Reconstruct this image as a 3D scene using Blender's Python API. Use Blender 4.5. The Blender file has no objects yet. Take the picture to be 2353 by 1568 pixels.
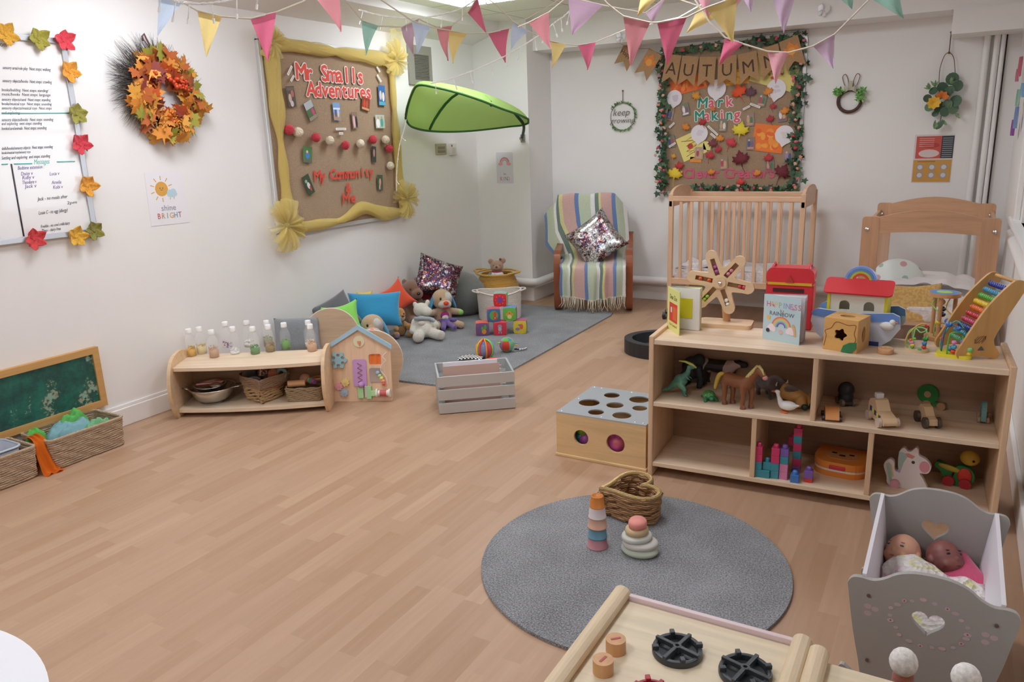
import bpy, math, random
from mathutils import Vector, Matrix, noise
C = bpy.context.scene.collection
PI = math.pi
def rad(a): return a * PI / 180
random.seed(7)
# ---------------------------------------------------------------- camera
CAMH = 1.5
FOC, PITCH, ROLL, YAW = 1764.27, .256493, -.0354317, -.527609
_fw = Vector((math.sin(YAW) * math.cos(PITCH), math.cos(YAW) * math.cos(PITCH), -math.sin(PITCH)))
_r0 = Vector((math.cos(YAW), -math.sin(YAW), 0)); _u0 = _r0.cross(_fw)
_rt = _r0 * math.cos(ROLL) + _u0 * math.sin(ROLL); _up = -_r0 * math.sin(ROLL) + _u0 * math.cos(ROLL)
def _ray(x, y): return _fw + _rt * ((x - 1176.5) / FOC) - _up * ((y - 784) / FOC)
def fl(x, y, z=0.0):          # where the sight line through a photo point meets a level surface
    d = _ray(x, y); return Vector((0, 0, CAMH)) + d * ((z - CAMH) / d.z)
def wx(x, y, X):              # ... meets a wall of constant X
    d = _ray(x, y); return Vector((0, 0, CAMH)) + d * (X / d.x)
def wy(x, y, Y):
    d = _ray(x, y); return Vector((0, 0, CAMH)) + d * (Y / d.y)
cam = bpy.data.cameras.new('camera'); co = bpy.data.objects.new('camera', cam); C.objects.link(co)
cam.sensor_width = 36; cam.lens = FOC / 2353 * 36; cam.clip_start = .02
co.matrix_world = Matrix.Translation((0, 0, CAMH)) @ Matrix((_rt, _up, -_fw)).transposed().to_4x4()
bpy.context.scene.camera = co
# ---------------------------------------------------------------- materials
MATS = {}
def _lin(c): return tuple(((v / 12.92) if v <= .04045 else ((v + .055) / 1.055) ** 2.4) for v in c)
def hx(h):
    h = h.lstrip('#'); return _lin(tuple(int(h[i:i + 2], 16) / 255 for i in (0, 2, 4)))
class N:
    def __init__(s, name):
        s.m = bpy.data.materials.new(name); s.m.use_nodes = True; s.t = s.m.node_tree; s.b = s.t.nodes['Principled BSDF']
    def n(s, typ, **k):
        x = s.t.nodes.new(typ)
        for a, v in k.items():
            if a.startswith('i_'): x.inputs[int(a[2:]) if a[2:].isdigit() else a[2:].replace('_', ' ')].default_value = v
            else: setattr(x, a, v)
        return x
    def l(s, a, b): s.t.links.new(a, b)
    def coord(s, scale=(1, 1, 1), out='Object', rot=(0, 0, 0)):
        tc = s.n('ShaderNodeTexCoord'); mp = s.n('ShaderNodeMapping'); s.l(tc.outputs[out], mp.inputs[0])
        mp.inputs['Scale'].default_value = scale; mp.inputs['Rotation'].default_value = rot; return mp.outputs[0]
    def ramp(s, fac, stops, interp='LINEAR'):
        r = s.n('ShaderNodeValToRGB'); r.color_ramp.interpolation = interp; s.l(fac, r.inputs[0]); e = r.color_ramp.elements
        while len(e) < len(stops): e.new(.5)
        for k, (p, c) in zip(e, stops): k.position = p; k.color = (*c[:3], 1)
        return r.outputs[0]
    def bump(s, h, st=.3, d=.002):
        b = s.n('ShaderNodeBump'); b.inputs['Strength'].default_value = st; b.inputs['Distance'].default_value = d
        s.l(h, b.inputs['Height']); s.l(b.outputs[0], s.b.inputs['Normal'])
def mat(col, rough=.55, metal=0, kind=None, alpha=None, name=None, **k):
    """plain, wood, cloth, fur ... material in one colour"""
    key = (col, rough, metal, kind, tuple(sorted(k.items())))
    if key in MATS: return MATS[key]
    c = hx(col); q = N(name or (kind or 'plain') + '_' + col.strip('#')); b = q.b
    b.inputs['Base Color'].default_value = (*c, 1); b.inputs['Roughness'].default_value = rough; b.inputs['Metallic'].default_value = metal
    dk = tuple(v * .78 for v in c); lt = tuple(min(1, v * 1.12) for v in c)
    if kind == 'wood':
        ax = k.get('ax', 0); sc = [28, 28, 28]; sc[ax] = 2.2
        no = q.n('ShaderNodeTexNoise', i_Scale=1.0, i_Detail=5.0, i_Roughness=.6, i_Distortion=.5); q.l(q.coord(tuple(sc)), no.inputs['Vector'])
        q.l(q.ramp(no.outputs[0], [(.3, tuple(v * .86 for v in c)), (.5, c), (.75, lt)]), b.inputs['Base Color'])
        q.bump(no.outputs[0], .08, .001)
    elif kind == 'cloth':
        w = q.n('ShaderNodeTexNoise', i_Scale=k.get('s', 400.0), i_Detail=3.0); q.l(q.coord(), w.inputs['Vector'])
        q.l(q.ramp(w.outputs[0], [(.3, dk), (.7, lt)]), b.inputs['Base Color']); q.bump(w.outputs[0], .4, .001)
        b.inputs['Sheen Weight'].default_value = .3
    elif kind == 'fur':
        w = q.n('ShaderNodeTexNoise', i_Scale=k.get('s', 190.0), i_Detail=6.0, i_Roughness=.75); q.l(q.coord(), w.inputs['Vector'])
        q.l(q.ramp(w.outputs[0], [(.32, tuple(v * .6 for v in c)), (.52, c), (.7, lt)]), b.inputs['Base Color']); q.bump(w.outputs[0], 1.0, .006)
        b.inputs['Sheen Weight'].default_value = .6; b.inputs['Roughness'].default_value = .95
    elif kind == 'speck':      # two colours in flecks
        c2 = hx(k.get('c2', '#ffffff')); w = q.n('ShaderNodeTexNoise', i_Scale=k.get('s', 60.0), i_Detail=2.0); q.l(q.coord(), w.inputs['Vector'])
        th = k.get('th', .5); q.l(q.ramp(w.outputs[0], [(th - .03, c), (th + .03, c2)]), b.inputs['Base Color'])
    elif kind == 'weave':      # woven seagrass / wicker / rope
        s = k.get('s', 90.0)
        w = q.n('ShaderNodeTexWave', bands_direction='Z', i_Scale=s, i_Distortion=3.0, i_Detail=2.0); w.inputs['Detail Scale'].default_value = 1.5
        q.l(q.coord(), w.inputs['Vector']); no = q.n('ShaderNodeTexNoise', i_Scale=s * .9, i_Detail=3.0); q.l(q.coord(), no.inputs['Vector'])
        mx = q.n('ShaderNodeMath', operation='MULTIPLY'); q.l(w.outputs[1], mx.inputs[0]); q.l(no.outputs[0], mx.inputs[1])
        q.l(q.ramp(mx.outputs[0], [(.02, tuple(v * .6 for v in c)), (.2, c), (.5, tuple(min(1, v * 1.5) for v in c))]), b.inputs['Base Color'])
        q.bump(mx.outputs[0], .9, .006)
    if k.get('sss'): b.inputs['Subsurface Weight'].default_value = k['sss']; b.inputs['Subsurface Radius'].default_value = (.01, .005, .003)
    if k.get('tr'):  b.inputs['Transmission Weight'].default_value = k['tr']; b.inputs['IOR'].default_value = k.get('ior', 1.2)
    if k.get('al'):  b.inputs['Alpha'].default_value = k['al']
    if k.get('coat'): b.inputs['Coat Weight'].default_value = k['coat']
    if k.get('em'):
        b.inputs['Emission Color'].default_value = (*c, 1); b.inputs['Emission Strength'].default_value = k['em']
    MATS[key] = q.m; return q.m
def fabric(col, tl=.35, hole=0):       # thin flag / tulle cloth that lets light through
    key = ('fab', col, tl, hole)
    if key in MATS: return MATS[key]
    q = N('thin_fabric_' + col.strip('#')); c = hx(col)
    w = q.n('ShaderNodeTexNoise', i_Scale=500.0, i_Detail=2.0); q.l(q.coord(), w.inputs['Vector'])
    cr = q.ramp(w.outputs[0], [(.3, tuple(v * .9 for v in c)), (.7, c)])
    d = q.n('ShaderNodeBsdfDiffuse'); t = q.n('ShaderNodeBsdfTranslucent'); q.l(cr, d.inputs[0]); q.l(cr, t.inputs[0])
    mx = q.n('ShaderNodeMixShader'); mx.inputs[0].default_value = tl; q.l(d.outputs[0], mx.inputs[1]); q.l(t.outputs[0], mx.inputs[2])
    out = q.t.nodes['Material Output']; q.t.nodes.remove(q.b); fin = mx
    if hole: # open net
        tp = q.n('ShaderNodeBsdfTransparent'); fin = q.n('ShaderNodeMixShader'); fin.inputs[0].default_value = hole; q.l(mx.outputs[0], fin.inputs[1]); q.l(tp.outputs[0], fin.inputs[2])
    q.l(fin.outputs[0], out.inputs[0])
    MATS[key] = q.m; return q.m
# ---------------------------------------------------------------- mesh builder
def rotz(a): return Matrix.Rotation(a, 4, 'Z')
def rotx(a): return Matrix.Rotation(a, 4, 'X')
def roty(a): return Matrix.Rotation(a, 4, 'Y')
def tr(x, y=0, z=0): return Matrix.Translation((x, y, z))
def sca(x, y=None, z=None): return Matrix.Diagonal((x, x if y is None else y, x if z is None else z, 1))
I4 = Matrix.Identity(4)
class MB:
    """gathers shapes into ONE mesh; m = material slot of each shape"""
    def __init__(s, *mats): s.v = []; s.f = []; s.mi = []; s.sm = []; s.mats = list(mats); s.T = I4
    def slot(s, m):
        if m not in s.mats: s.mats.append(m)
        return s.mats.index(m)
    def add(s, vs, fs, m=0, smooth=False, T=None):
        M = s.T @ T if T is not None else s.T
        if not isinstance(m, int): m = s.slot(m)
        o = len(s.v); s.v += [M @ Vector(v) for v in vs]
        flip = M.determinant() < 0
        for f in fs:
            s.f.append(tuple(o + i for i in (reversed(f) if flip else f))); s.mi.append(m); s.sm.append(smooth)
        return s
    def box(s, c, d, m=0, T=None):
        x, y, z = c; a, b, e = d[0] / 2, d[1] / 2, d[2] / 2
        vs = [(x + i * a, y + j * b, z + k * e) for i in (-1, 1) for j in (-1, 1) for k in (-1, 1)]
        return s.add(vs, [(0, 1, 3, 2), (4, 6, 7, 5), (0, 4, 5, 1), (2, 3, 7, 6), (0, 2, 6, 4), (1, 5, 7, 3)], m, False, T)
    def bb(s, x0, x1, y0, y1, z0, z1, m=0, T=None): return s.box(((x0 + x1) / 2, (y0 + y1) / 2, (z0 + z1) / 2), (x1 - x0, y1 - y0, z1 - z0), m, T)
    def lathe(s, prof, m=0, seg=24, T=None, smooth=True, a0=0, a1=2 * PI, sx=1, sy=1):
        full = abs(a1 - a0 - 2 * PI) < 1e-6; n = seg if full else seg + 1; vs = []; fs = []
        for r, z in prof:
            for i in range(n):
                a = a0 + (a1 - a0) * i / seg; vs.append((r * math.cos(a) * sx, r * math.sin(a) * sy, z))
        for j in range(len(prof) - 1):
            for i in range(seg):
                i2 = (i + 1) % n if full else i + 1
                fs.append((j * n + i, j * n + i2, (j + 1) * n + i2, (j + 1) * n + i))
        return s.add(vs, fs, m, smooth, T)
    def cyl(s, a, b, r, m=0, seg=16, r2=None, smooth=True, cap=True):
        a = Vector(a); b = Vector(b); d = b - a; L = d.length
        if L < 1e-7: return s
        q = d.to_track_quat('Z', 'Y').to_matrix().to_4x4(); T = Matrix.Translation(a) @ q; r2 = r if r2 is None else r2
        s.lathe([(r, 0), (r2, L)], m, seg, T, smooth)
        if cap:
            for z, rr, rev in ((0, r, True), (L, r2, False)):
                vs = [(rr * math.cos(2 * PI * i / seg), rr * math.sin(2 * PI * i / seg), z) for i in range(seg)]
                f = tuple(range(seg)); s.add(vs, [f[::-1] if rev else f], m, False, T)
        return s
    def sph(s, c, r, m=0, seg=16, rings=10, T=None, rot=None):
        if not hasattr(r, '__len__'): r = (r, r, r)
        M = Matrix.Translation(Vector(c)) @ (rot if rot is not None else I4) @ sca(*r)
        if T is not None: M = T @ M
        prof = [(math.sin(PI * j / rings), -math.cos(PI * j / rings)) for j in range(rings + 1)]
        prof[0] = (.0001, -1); prof[-1] = (.0001, 1)
        return s.lathe(prof, m, seg, M, True)
    def ico(s, c, r, m=0): return s.sph(c, r, m, 8, 5)
    def tube(s, pts, r, m=0, seg=8, closed=False, smooth=True, cap=True):
        pts = [Vector(p) for p in pts]; n = len(pts); rs = r if hasattr(r, '__len__') else [r] * n
        vs = []; fs = []; t0 = None; nrm = None
        for i, p in enumerate(pts):
            a = pts[(i - 1) % n] if (closed or i > 0) else p; b = pts[(i + 1) % n] if (closed or i < n - 1) else p
            t = (b - a); t = t.normalized() if t.length > 1e-9 else Vector((0, 0, 1))
            if nrm is None: nrm = t.orthogonal().normalized()
            else:
                nrm = nrm - t * nrm.dot(t); nrm = nrm.normalized() if nrm.length > 1e-6 else t.orthogonal().normalized()
            bn = t.cross(nrm)
            for k in range(seg):
                an = 2 * PI * k / seg; vs.append(p + (nrm * math.cos(an) + bn * math.sin(an)) * rs[i])
        for i in range(n if closed else n - 1):
            j = (i + 1) % n
            for k in range(seg):
                k2 = (k + 1) % seg; fs.append((i * seg + k, i * seg + k2, j * seg + k2, j * seg + k))
        if cap and not closed: fs += [tuple(range(seg))[::-1], tuple((n - 1) * seg + k for k in range(seg))]
        return s.add(vs, fs, m, smooth)
    def prism(s, pts, h, m=0, T=None, holes=(), z0=0, smooth=False):
        """outline in XY extruded from z0 to z0+h, with real holes"""
        from mathutils.geometry import tessellate_polygon
        loops = [[Vector((p[0], p[1], 0)) for p in L] for L in [pts] + list(holes)]
        flat = [p for L in loops for p in L]; n = len(flat)
        tris = tessellate_polygon(loops)
        vs = [(p.x, p.y, z0) for p in flat] + [(p.x, p.y, z0 + h) for p in flat]; fs = []
        for t in tris:
            a, b, c = (flat[i] for i in t); up = (b - a).cross(c - a).z > 0
            q = t if up else t[::-1]
            fs.append(tuple(i + n for i in q)); fs.append(tuple(q[::-1]))
        s.add(vs, fs, m, False, T)
        o = 0
        for k, L in enumerate(loops):
            area = sum(L[i].x * L[(i + 1) % len(L)].y - L[(i + 1) % len(L)].x * L[i].y for i in range(len(L)))
            ccw = (area > 0) == (k == 0); sv = []; sf = []; ln = len(L)
            for p in L: sv += [(p.x, p.y, z0), (p.x, p.y, z0 + h)]
            for i in range(ln):
                j = (i + 1) % ln; f = (2 * i, 2 * j, 2 * j + 1, 2 * i + 1); sf.append(f if ccw else f[::-1])
            s.add(sv, sf, m, smooth, T); o += ln
        return s
    def sheet(s, fn, nu, nv, m=0, T=None, smooth=True, mf=None):
        vs = [fn(u / nu, v / nv) for v in range(nv + 1) for u in range(nu + 1)]
        if mf is None:
            return s.add(vs, [(v * (nu + 1) + u, v * (nu + 1) + u + 1, (v + 1) * (nu + 1) + u + 1, (v + 1) * (nu + 1) + u) for v in range(nv) for u in range(nu)], m, smooth, T)
        by = {}
        for v in range(nv):
            for u in range(nu): by.setdefault(mf((u + .5) / nu, (v + .5) / nv), []).append((v * (nu + 1) + u, v * (nu + 1) + u + 1, (v + 1) * (nu + 1) + u + 1, (v + 1) * (nu + 1) + u))
        M = s.T @ T if T is not None else s.T; o = len(s.v); s.v += [M @ Vector(q) for q in vs]
        for mm, fs in by.items():
            mm = mm if isinstance(mm, int) else s.slot(mm)
            for f in fs: s.f.append(tuple(o + i for i in f)); s.mi.append(mm); s.sm.append(smooth)
        return s
    def text(s, body, size, m=0, T=None, h=.001, font_w=1.0, align='CENTER', thick=0.0):
        cu = bpy.data.curves.new('t', 'FONT'); cu.body = body; cu.size = size; cu.align_x = align; cu.align_y = 'CENTER'
        cu.extrude = h / 2; cu.resolution_u = 2; cu.offset = thick
        ob = bpy.data.objects.new('t', cu); me = ob.to_mesh()
        vs = [(v.co.x * font_w, v.co.y, v.co.z + h / 2) for v in me.vertices]; fs = [tuple(p.vertices) for p in me.polygons]
        s.add(vs, fs, m, False, T); ob.to_mesh_clear(); bpy.data.objects.remove(ob); bpy.data.curves.remove(cu); return s
    def build(s, name, parent=None, bevel=0, sub=0, solid=0, loc=None, rz=None, weld=False, seg=2):
        me = bpy.data.meshes.new(name); me.from_pydata([tuple(v) for v in s.v], [], s.f)
        for m in s.mats: me.materials.append(m)
        me.polygons.foreach_set('material_index', s.mi); me.polygons.foreach_set('use_smooth', s.sm); me.update()
        o = bpy.data.objects.new(name, me); C.objects.link(o)
        if parent is not None: o.parent = parent
        if loc is not None: o.location = loc
        if rz is not None: o.rotation_euler.z = rz
        if weld: w = o.modifiers.new('w', 'WELD'); w.merge_threshold = .0002
        if solid: w = o.modifiers.new('s', 'SOLIDIFY'); w.thickness = solid; w.offset = 0
        if bevel: w = o.modifiers.new('b', 'BEVEL'); w.width = bevel; w.segments = seg; w.limit_method = 'ANGLE'; w.angle_limit = rad(50)
        if sub: w = o.modifiers.new('d', 'SUBSURF'); w.levels = sub; w.render_levels = sub
        return o
def one(name, m, fn, parent=None, **k):
    b = MB(m); fn(b); return b.build(name, parent, **k)
def tag(o, label=None, cat=None, group=None, kind=None):
    for a, v in (('label', label), ('category', cat), ('group', group), ('kind', kind)):
        if v: o[a] = v
    return o
def thing(name, label, cat, loc=(0, 0, 0), rz=0, group=None, M=None):
    o = bpy.data.objects.new(name, None); C.objects.link(o); o.empty_display_size = .05
    if M is not None: o.matrix_world = M
    else: o.location = loc; o.rotation_euler = (0, 0, rz)
    return tag(o, label, cat, group)
def dup(o, loc=None, rz=None, label=None, parent=None, M=None):
    c = o.copy(); C.objects.link(c)
    if parent is not None: c.parent = parent
    if M is not None: c.matrix_world = M
    if loc is not None: c.location = loc
    if rz is not None: c.rotation_euler = (0, 0, rz)
    if label: c['label'] = label
    for ch in list(o.children): dup(ch, parent=c)
    return c
def struct(o): o['kind'] = 'structure'; return o
def blob(name, parts, m, parent=None, vox=.004, smooth=6, loc=None, rz=None, M=None, disp=0, flat=False):
    """one continuous soft body grown from overlapping ellipsoids and tapered limbs"""
    b = MB(m)
    for p in parts:
        if p[0] == 'c':   # capsule chain: points and radii
            pts, rs = p[1], p[2]
            for i in range(len(pts) - 1):
                n = 5
                b.tube([Vector(pts[i]).lerp(Vector(pts[i + 1]), k / n) for k in range(n + 1)], [rs[i] + (rs[i + 1] - rs[i]) * k / n for k in range(n + 1)], 0, 10)
            for q, r in zip(pts, rs): b.sph(q, r, 0, 12, 8)
        else: b.sph(p[0], p[1], 0, 16, 12, rot=(p[2] if len(p) > 2 else None))
    o = b.build(name, parent, loc=loc, rz=rz)
    if M is not None: o.matrix_local = M
    w = o.modifiers.new('r', 'REMESH'); w.mode = 'VOXEL'; w.voxel_size = vox; w.use_smooth_shade = True
    if smooth: w = o.modifiers.new('s', 'SMOOTH'); w.iterations = smooth; w.factor = .6
    if disp:
        tx = bpy.data.textures.get('fuzz') or bpy.data.textures.new('fuzz', 'CLOUDS'); tx.noise_scale = .012
        w = o.modifiers.new('d', 'DISPLACE'); w.texture = tx; w.strength = disp; w.mid_level = .5
    return o
def circ(r, n=24, cx=0, cy=0, a0=0, a1=2 * PI, ry=None):
    full = abs(a1 - a0 - 2 * PI) < 1e-6; k = n if full else n + 1
    return [(cx + r * math.cos(a0 + (a1 - a0) * i / n), cy + (ry or r) * math.sin(a0 + (a1 - a0) * i / n)) for i in range(k)]
def rrect(w, h, r, cx=0, cy=0, n=5):
    out = []
    for sx, sy, a in ((1, 1, 0), (-1, 1, PI / 2), (-1, -1, PI), (1, -1, 1.5 * PI)):
        for i in range(n + 1):
            t = a + PI / 2 * i / n; out.append((cx + sx * (w / 2 - r) + r * math.cos(t), cy + sy * (h / 2 - r) + r * math.sin(t)))
    return out
def heart(w, cx=0, cy=0, n=28):
    out = []
    for i in range(n):
        t = 2 * PI * i / n; x = 16 * math.sin(t) ** 3; y = 13 * math.cos(t) - 5 * math.cos(2 * t) - 2 * math.cos(3 * t) - math.cos(4 * t)
        out.append((cx + x * w / 32, cy + (y + 2) * w / 32))
    return out[::-1]
def smoothpts(P, n=6, closed=False):
    P = [Vector(p) for p in P]; m = len(P); out = []
    for i in range(m if closed else m - 1):
        p0 = P[(i - 1) % m] if (closed or i > 0) else P[i]; p1 = P[i]; p2 = P[(i + 1) % m]; p3 = P[(i + 2) % m] if (closed or i < m - 2) else p2
        for k in range(n):
            t = k / n; out.append(.5 * ((2 * p1) + (p2 - p0) * t + (2 * p0 - 5 * p1 + 4 * p2 - p3) * t * t + (3 * p1 - p0 - 3 * p2 + p3) * t ** 3))
    if not closed: out.append(P[-1])
    return out
def lerp(a, b, t): return a + (b - a) * t
def frame3(o, x, z):           # matrix with origin o, local x along x and local z along z
    x = Vector(x).normalized(); z = Vector(z).normalized(); y = z.cross(x).normalized(); x = y.cross(z)
    return Matrix.Translation(o) @ Matrix((x, y, z)).transposed().to_4x4()
# leaf outlines (unit size)
MAPLE = [(0, -.5), (.06, -.12), (.34, -.2), (.3, -.06), (.52, .06), (.4, .14), (.44, .34), (.24, .24), (.18, .3), (.2, .4), (.12, .4), (0, .6), (-.12, .4), (-.2, .4), (-.18, .3), (-.24, .24), (-.44, .34), (-.4, .14), (-.52, .06), (-.3, -.06), (-.34, -.2), (-.06, -.12)][::-1]
def leafmesh(b, T, size, m=0, cup=.12, pts=MAPLE):
    c = (0, .08, 0); vs = [(0, .05 * size, cup * size * .3)] + [(x * size, y * size, cup * size * (.4 - 1.6 * (x * x + y * y)) ) for x, y in pts]
    n = len(pts); fs = [(0, 1 + i, 1 + (i + 1) % n) for i in range(n)]
    b.add(vs, fs, m, True, T)
# ================================================================ the room
XL, XR, YB, YP, XP, ZC, YR = -4.004, .33, 6.80, 6.34, -3.441, 2.52, -2.4
def wallmat(col, name):
    q = N(name); c = hx(col); n1 = q.n('ShaderNodeTexNoise', i_Scale=1.3, i_Detail=4.0); q.l(q.coord(), n1.inputs['Vector'])
    q.l(q.ramp(n1.outputs[0], [(.3, tuple(v * .965 for v in c)), (.7, c)]), q.b.inputs['Base Color']); q.b.inputs['Roughness'].default_value = .75
    n2 = q.n('ShaderNodeTexNoise', i_Scale=60.0, i_Detail=3.0); q.l(q.coord(), n2.inputs['Vector']); q.bump(n2.outputs[0], .12, .002); return q.m
M_wall = wallmat('#f1efed', 'white_painted_wall'); M_trim = mat('#f0eeec', .4, name='white_gloss_paint')
def floormat():
    q = N('wood_strip_vinyl'); g = q.coord(rot=(0, 0, 0))
    sep = q.n('ShaderNodeSeparateXYZ'); q.l(g, sep.inputs[0])
    def mth(op, a, b=None, c=None):
        n_ = q.n('ShaderNodeMath', operation=op)
        for i_, v_ in enumerate((a, b, c)):
            if v_ is None: continue
            if isinstance(v_, (int, float)): n_.inputs[i_].default_value = v_
            else: q.l(v_, n_.inputs[i_])
        return n_.outputs[0]
    row = mth('FLOOR', mth('DIVIDE', sep.outputs[0], .066)); wn = q.n('ShaderNodeTexWhiteNoise', noise_dimensions='1D'); q.l(row, wn.inputs['W'])
    col = mth('FLOOR', mth('ADD', mth('DIVIDE', sep.outputs[1], .40), mth('MULTIPLY', wn.outputs[0], 7.3)))
    w2 = q.n('ShaderNodeTexWhiteNoise', noise_dimensions='2D'); cb = q.n('ShaderNodeCombineXYZ'); q.l(row, cb.inputs[0]); q.l(col, cb.inputs[1]); q.l(cb.outputs[0], w2.inputs['Vector'])
    no = q.n('ShaderNodeTexNoise', noise_dimensions='4D', i_Scale=1.0, i_Detail=6.0, i_Roughness=.6, i_Distortion=.5); q.l(q.coord((34, 2.0, 1)), no.inputs['Vector']); q.l(mth('MULTIPLY', w2.outputs[0], 9.0), no.inputs['W'])
    a3 = q.n('ShaderNodeMath', operation='MULTIPLY_ADD'); a3.inputs[1].default_value = .55; q.l(no.outputs[0], a3.inputs[0]); q.l(mth('MULTIPLY', w2.outputs[0], .36), a3.inputs[2])
    q.l(q.ramp(a3.outputs[0], [(.15, hx('#aa8668')), (.4, hx('#b49277')), (.6, hx('#bb997e')), (.85, hx('#c7a88c'))]), q.b.inputs['Base Color'])
    q.b.inputs['Roughness'].default_value = .42; q.b.inputs['Specular IOR Level'].default_value = .35
    q.bump(a3.outputs[0], .05, .001); return q.m
struct(one('floor', floormat(), lambda b: b.bb(XL - .1, XR + .1, YR - .1, YB + .1, -.05, 0)))
struct(one('wall_left', M_wall, lambda b: b.bb(XL - .1, XL, YR - .1, YB + .1, 0, ZC)))
struct(one('wall_back', M_wall, lambda b: b.bb(XL - .1, XR + .2, YB, YB + .1, 0, ZC)))
struct(one('pillar', M_wall, lambda b: b.bb(XL, XP, YP, YB, 0, ZC)))
struct(one('wall_rear', M_wall, lambda b: b.bb(XL - .1, XR + .2, YR - .1, YR, 0, ZC)))
# right wall: low panelled wall with a run of windows over it
WZ0, WZ1, WY0, WY1 = .93, 2.12, .6, 5.35
def rw(b):
    b.bb(XR, XR + .16, YR - .1, YB + .1, 0, WZ0); b.bb(XR, XR + .16, YR - .1, YB + .1, WZ1, ZC)
    b.bb(XR, XR + .16, YR - .1, WY0, WZ0, WZ1); b.bb(XR, XR + .16, WY1, YB + .1, WZ0, WZ1)
struct(one('wall_right', M_wall, rw))
def winframe(b):
    for y in (WY0, 1.8, 3.0, 4.2, WY1): b.bb(XR + .02, XR + .10, y - .045, y + .045, WZ0, WZ1)
    for z in (WZ0 + .02, WZ1 - .03, 1.75): b.bb(XR + .025, XR + .095, WY0, WY1, z - .03, z + .03)
w1 = struct(one('window_1', M_trim, winframe, bevel=.006))
q = N('window_glass'); q.b.inputs['Transmission Weight'].default_value = 1; q.b.inputs['Roughness'].default_value = 0; q.b.inputs['IOR'].default_value = 1.02; q.b.inputs['Base Color'].default_value = (.9, .95, .97, 1)
one('glass_pane', q.m, lambda b: b.bb(XR + .055, XR + .06, WY0, WY1, WZ0, WZ1), w1)
struct(one('trim_1', M_trim, lambda b: (b.bb(XR - .05, XR + .03, WY0 - .1, 5.75, WZ0 - .03, WZ0)), bevel=.008))       # window board
struct(one('trim_2', M_trim, lambda b: (b.bb(XR - .02, XR, YR, 5.75, .78, .86), b.cyl((XR - .025, YR, .82), (XR - .025, 5.75, .82), .03)), bevel=.004))       # dado rail
struct(one('trim_3', M_trim, lambda b: b.bb(XR - .035, XR, 5.5, 6.6, .86, 2.12), bevel=.008))                        # wide casing past the window
# ceiling of tiles
def ceilmat():
    q = N('ceiling_tiles'); br = q.n('ShaderNodeTexBrick'); br.offset = 0; br.squash = 1
    for k, v in (('Scale', 1), ('Mortar Size', .006), ('Mortar Smooth', .3), ('Brick Width', .6), ('Row Height', .6)): br.inputs[k].default_value = v
    br.inputs['Color1'].default_value = (*hx('#efeee8'), 1); br.inputs['Color2'].default_value = (*hx('#eae9e2'), 1); br.inputs['Mortar'].default_value = (*hx('#a9a69e'), 1)
    mp = q.n('ShaderNodeMapping'); tc = q.n('ShaderNodeTexCoord'); q.l(tc.outputs['Object'], mp.inputs[0]); mp.inputs['Location'].default_value = (3.45, -4.72, 0); q.l(mp.outputs[0], br.inputs['Vector'])
    q.l(br.outputs[0], q.b.inputs['Base Color']); q.b.inputs['Roughness'].default_value = .9; return q.m
struct(one('ceiling', ceilmat(), lambda b: b.bb(XL - .1, XR + .1, YR - .1, YB + .1, ZC, ZC + .05)))
def prof(pts, y0, y1): # extrude an XZ outline along Y
    return lambda b: b.prism([(x, z) for x, z in pts], y1 - y0, 0, Matrix(((1, 0, 0, 0), (0, 0, -1, y1), (0, 1, 0, 0), (0, 0, 0, 1))))
struct(one('trim_4', M_wall, prof([(XL, 2.345), (-3.72, 2.445), (-3.72, ZC), (XL, ZC)], YR, YP)))                    # boxed soffit along the left wall
struct(one('trim_5', M_wall, lambda b: b.bb(XP, XR, 6.46, YB, 2.262, ZC)))                                            # bulkhead over the back wall
struct(one('trim_6', M_wall, lambda b: b.bb(-.155, XR, 6.44, YB, 2.10, 2.262)))                                       # lower boxed piece at its right end
def skirt(b): b.bb(XL, XL + .018, YR, YP, 0, .105); b.bb(XL, XL + .010, YR, YP, .105, .125)
struct(one('baseboard_left', M_trim, skirt, bevel=.004))
struct(one('baseboard_back', M_trim, lambda b: (b.bb(XL, XP + .018, YP - .018, YP, 0, .125), b.bb(XP, XP + .018, YP, YB, 0, .125), b.bb(XP, XR, YB - .018, YB, 0, .125)), bevel=.004))
struct(one('baseboard_right', M_trim, lambda b: b.bb(XR - .02, XR, YR, YB, 0, .12), bevel=.005))
# low boxed heating pipe along the back
pz = .19
struct(one('trim_7', M_trim, lambda b: b.tube([(XL + .03, YP - .04, pz - .02), (XL + .06, YP - .06, pz), (XP + .02, YP - .06, pz), (XP + .06, YP - .02, pz), (XP + .06, YB - .1, pz), (XP + .1, YB - .06, pz), (XR, YB - .06, pz)], .037, 0, 14)))
# upright pipes in the far right corner
for i, (px, r) in enumerate(((2267, .022), (2290, .02), (2304, .015))):
    x = wy(px, 110, YB - .03).x; struct(one('trim_%d' % (8 + i), M_trim, lambda b: b.cyl((x, YB - .03, 0), (x, YB - .03, 2.10), r)))
gx1, gx2 = wy(2298, 110, YB).x, wy(2312, 110, YB).x
struct(one('trim_11', mat('#4a403c', .8, name='painted_gap_shade'), lambda b: (b.bb(gx1 - .004, gx1 + .004, YB - .030, YB - .001, .2, 2.10), b.bb(gx2 - .004, gx2 + .004, YB - .012, YB - .001, .2, 2.10))))  # dark strips painted in for the shade in the gaps by the pipes
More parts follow.
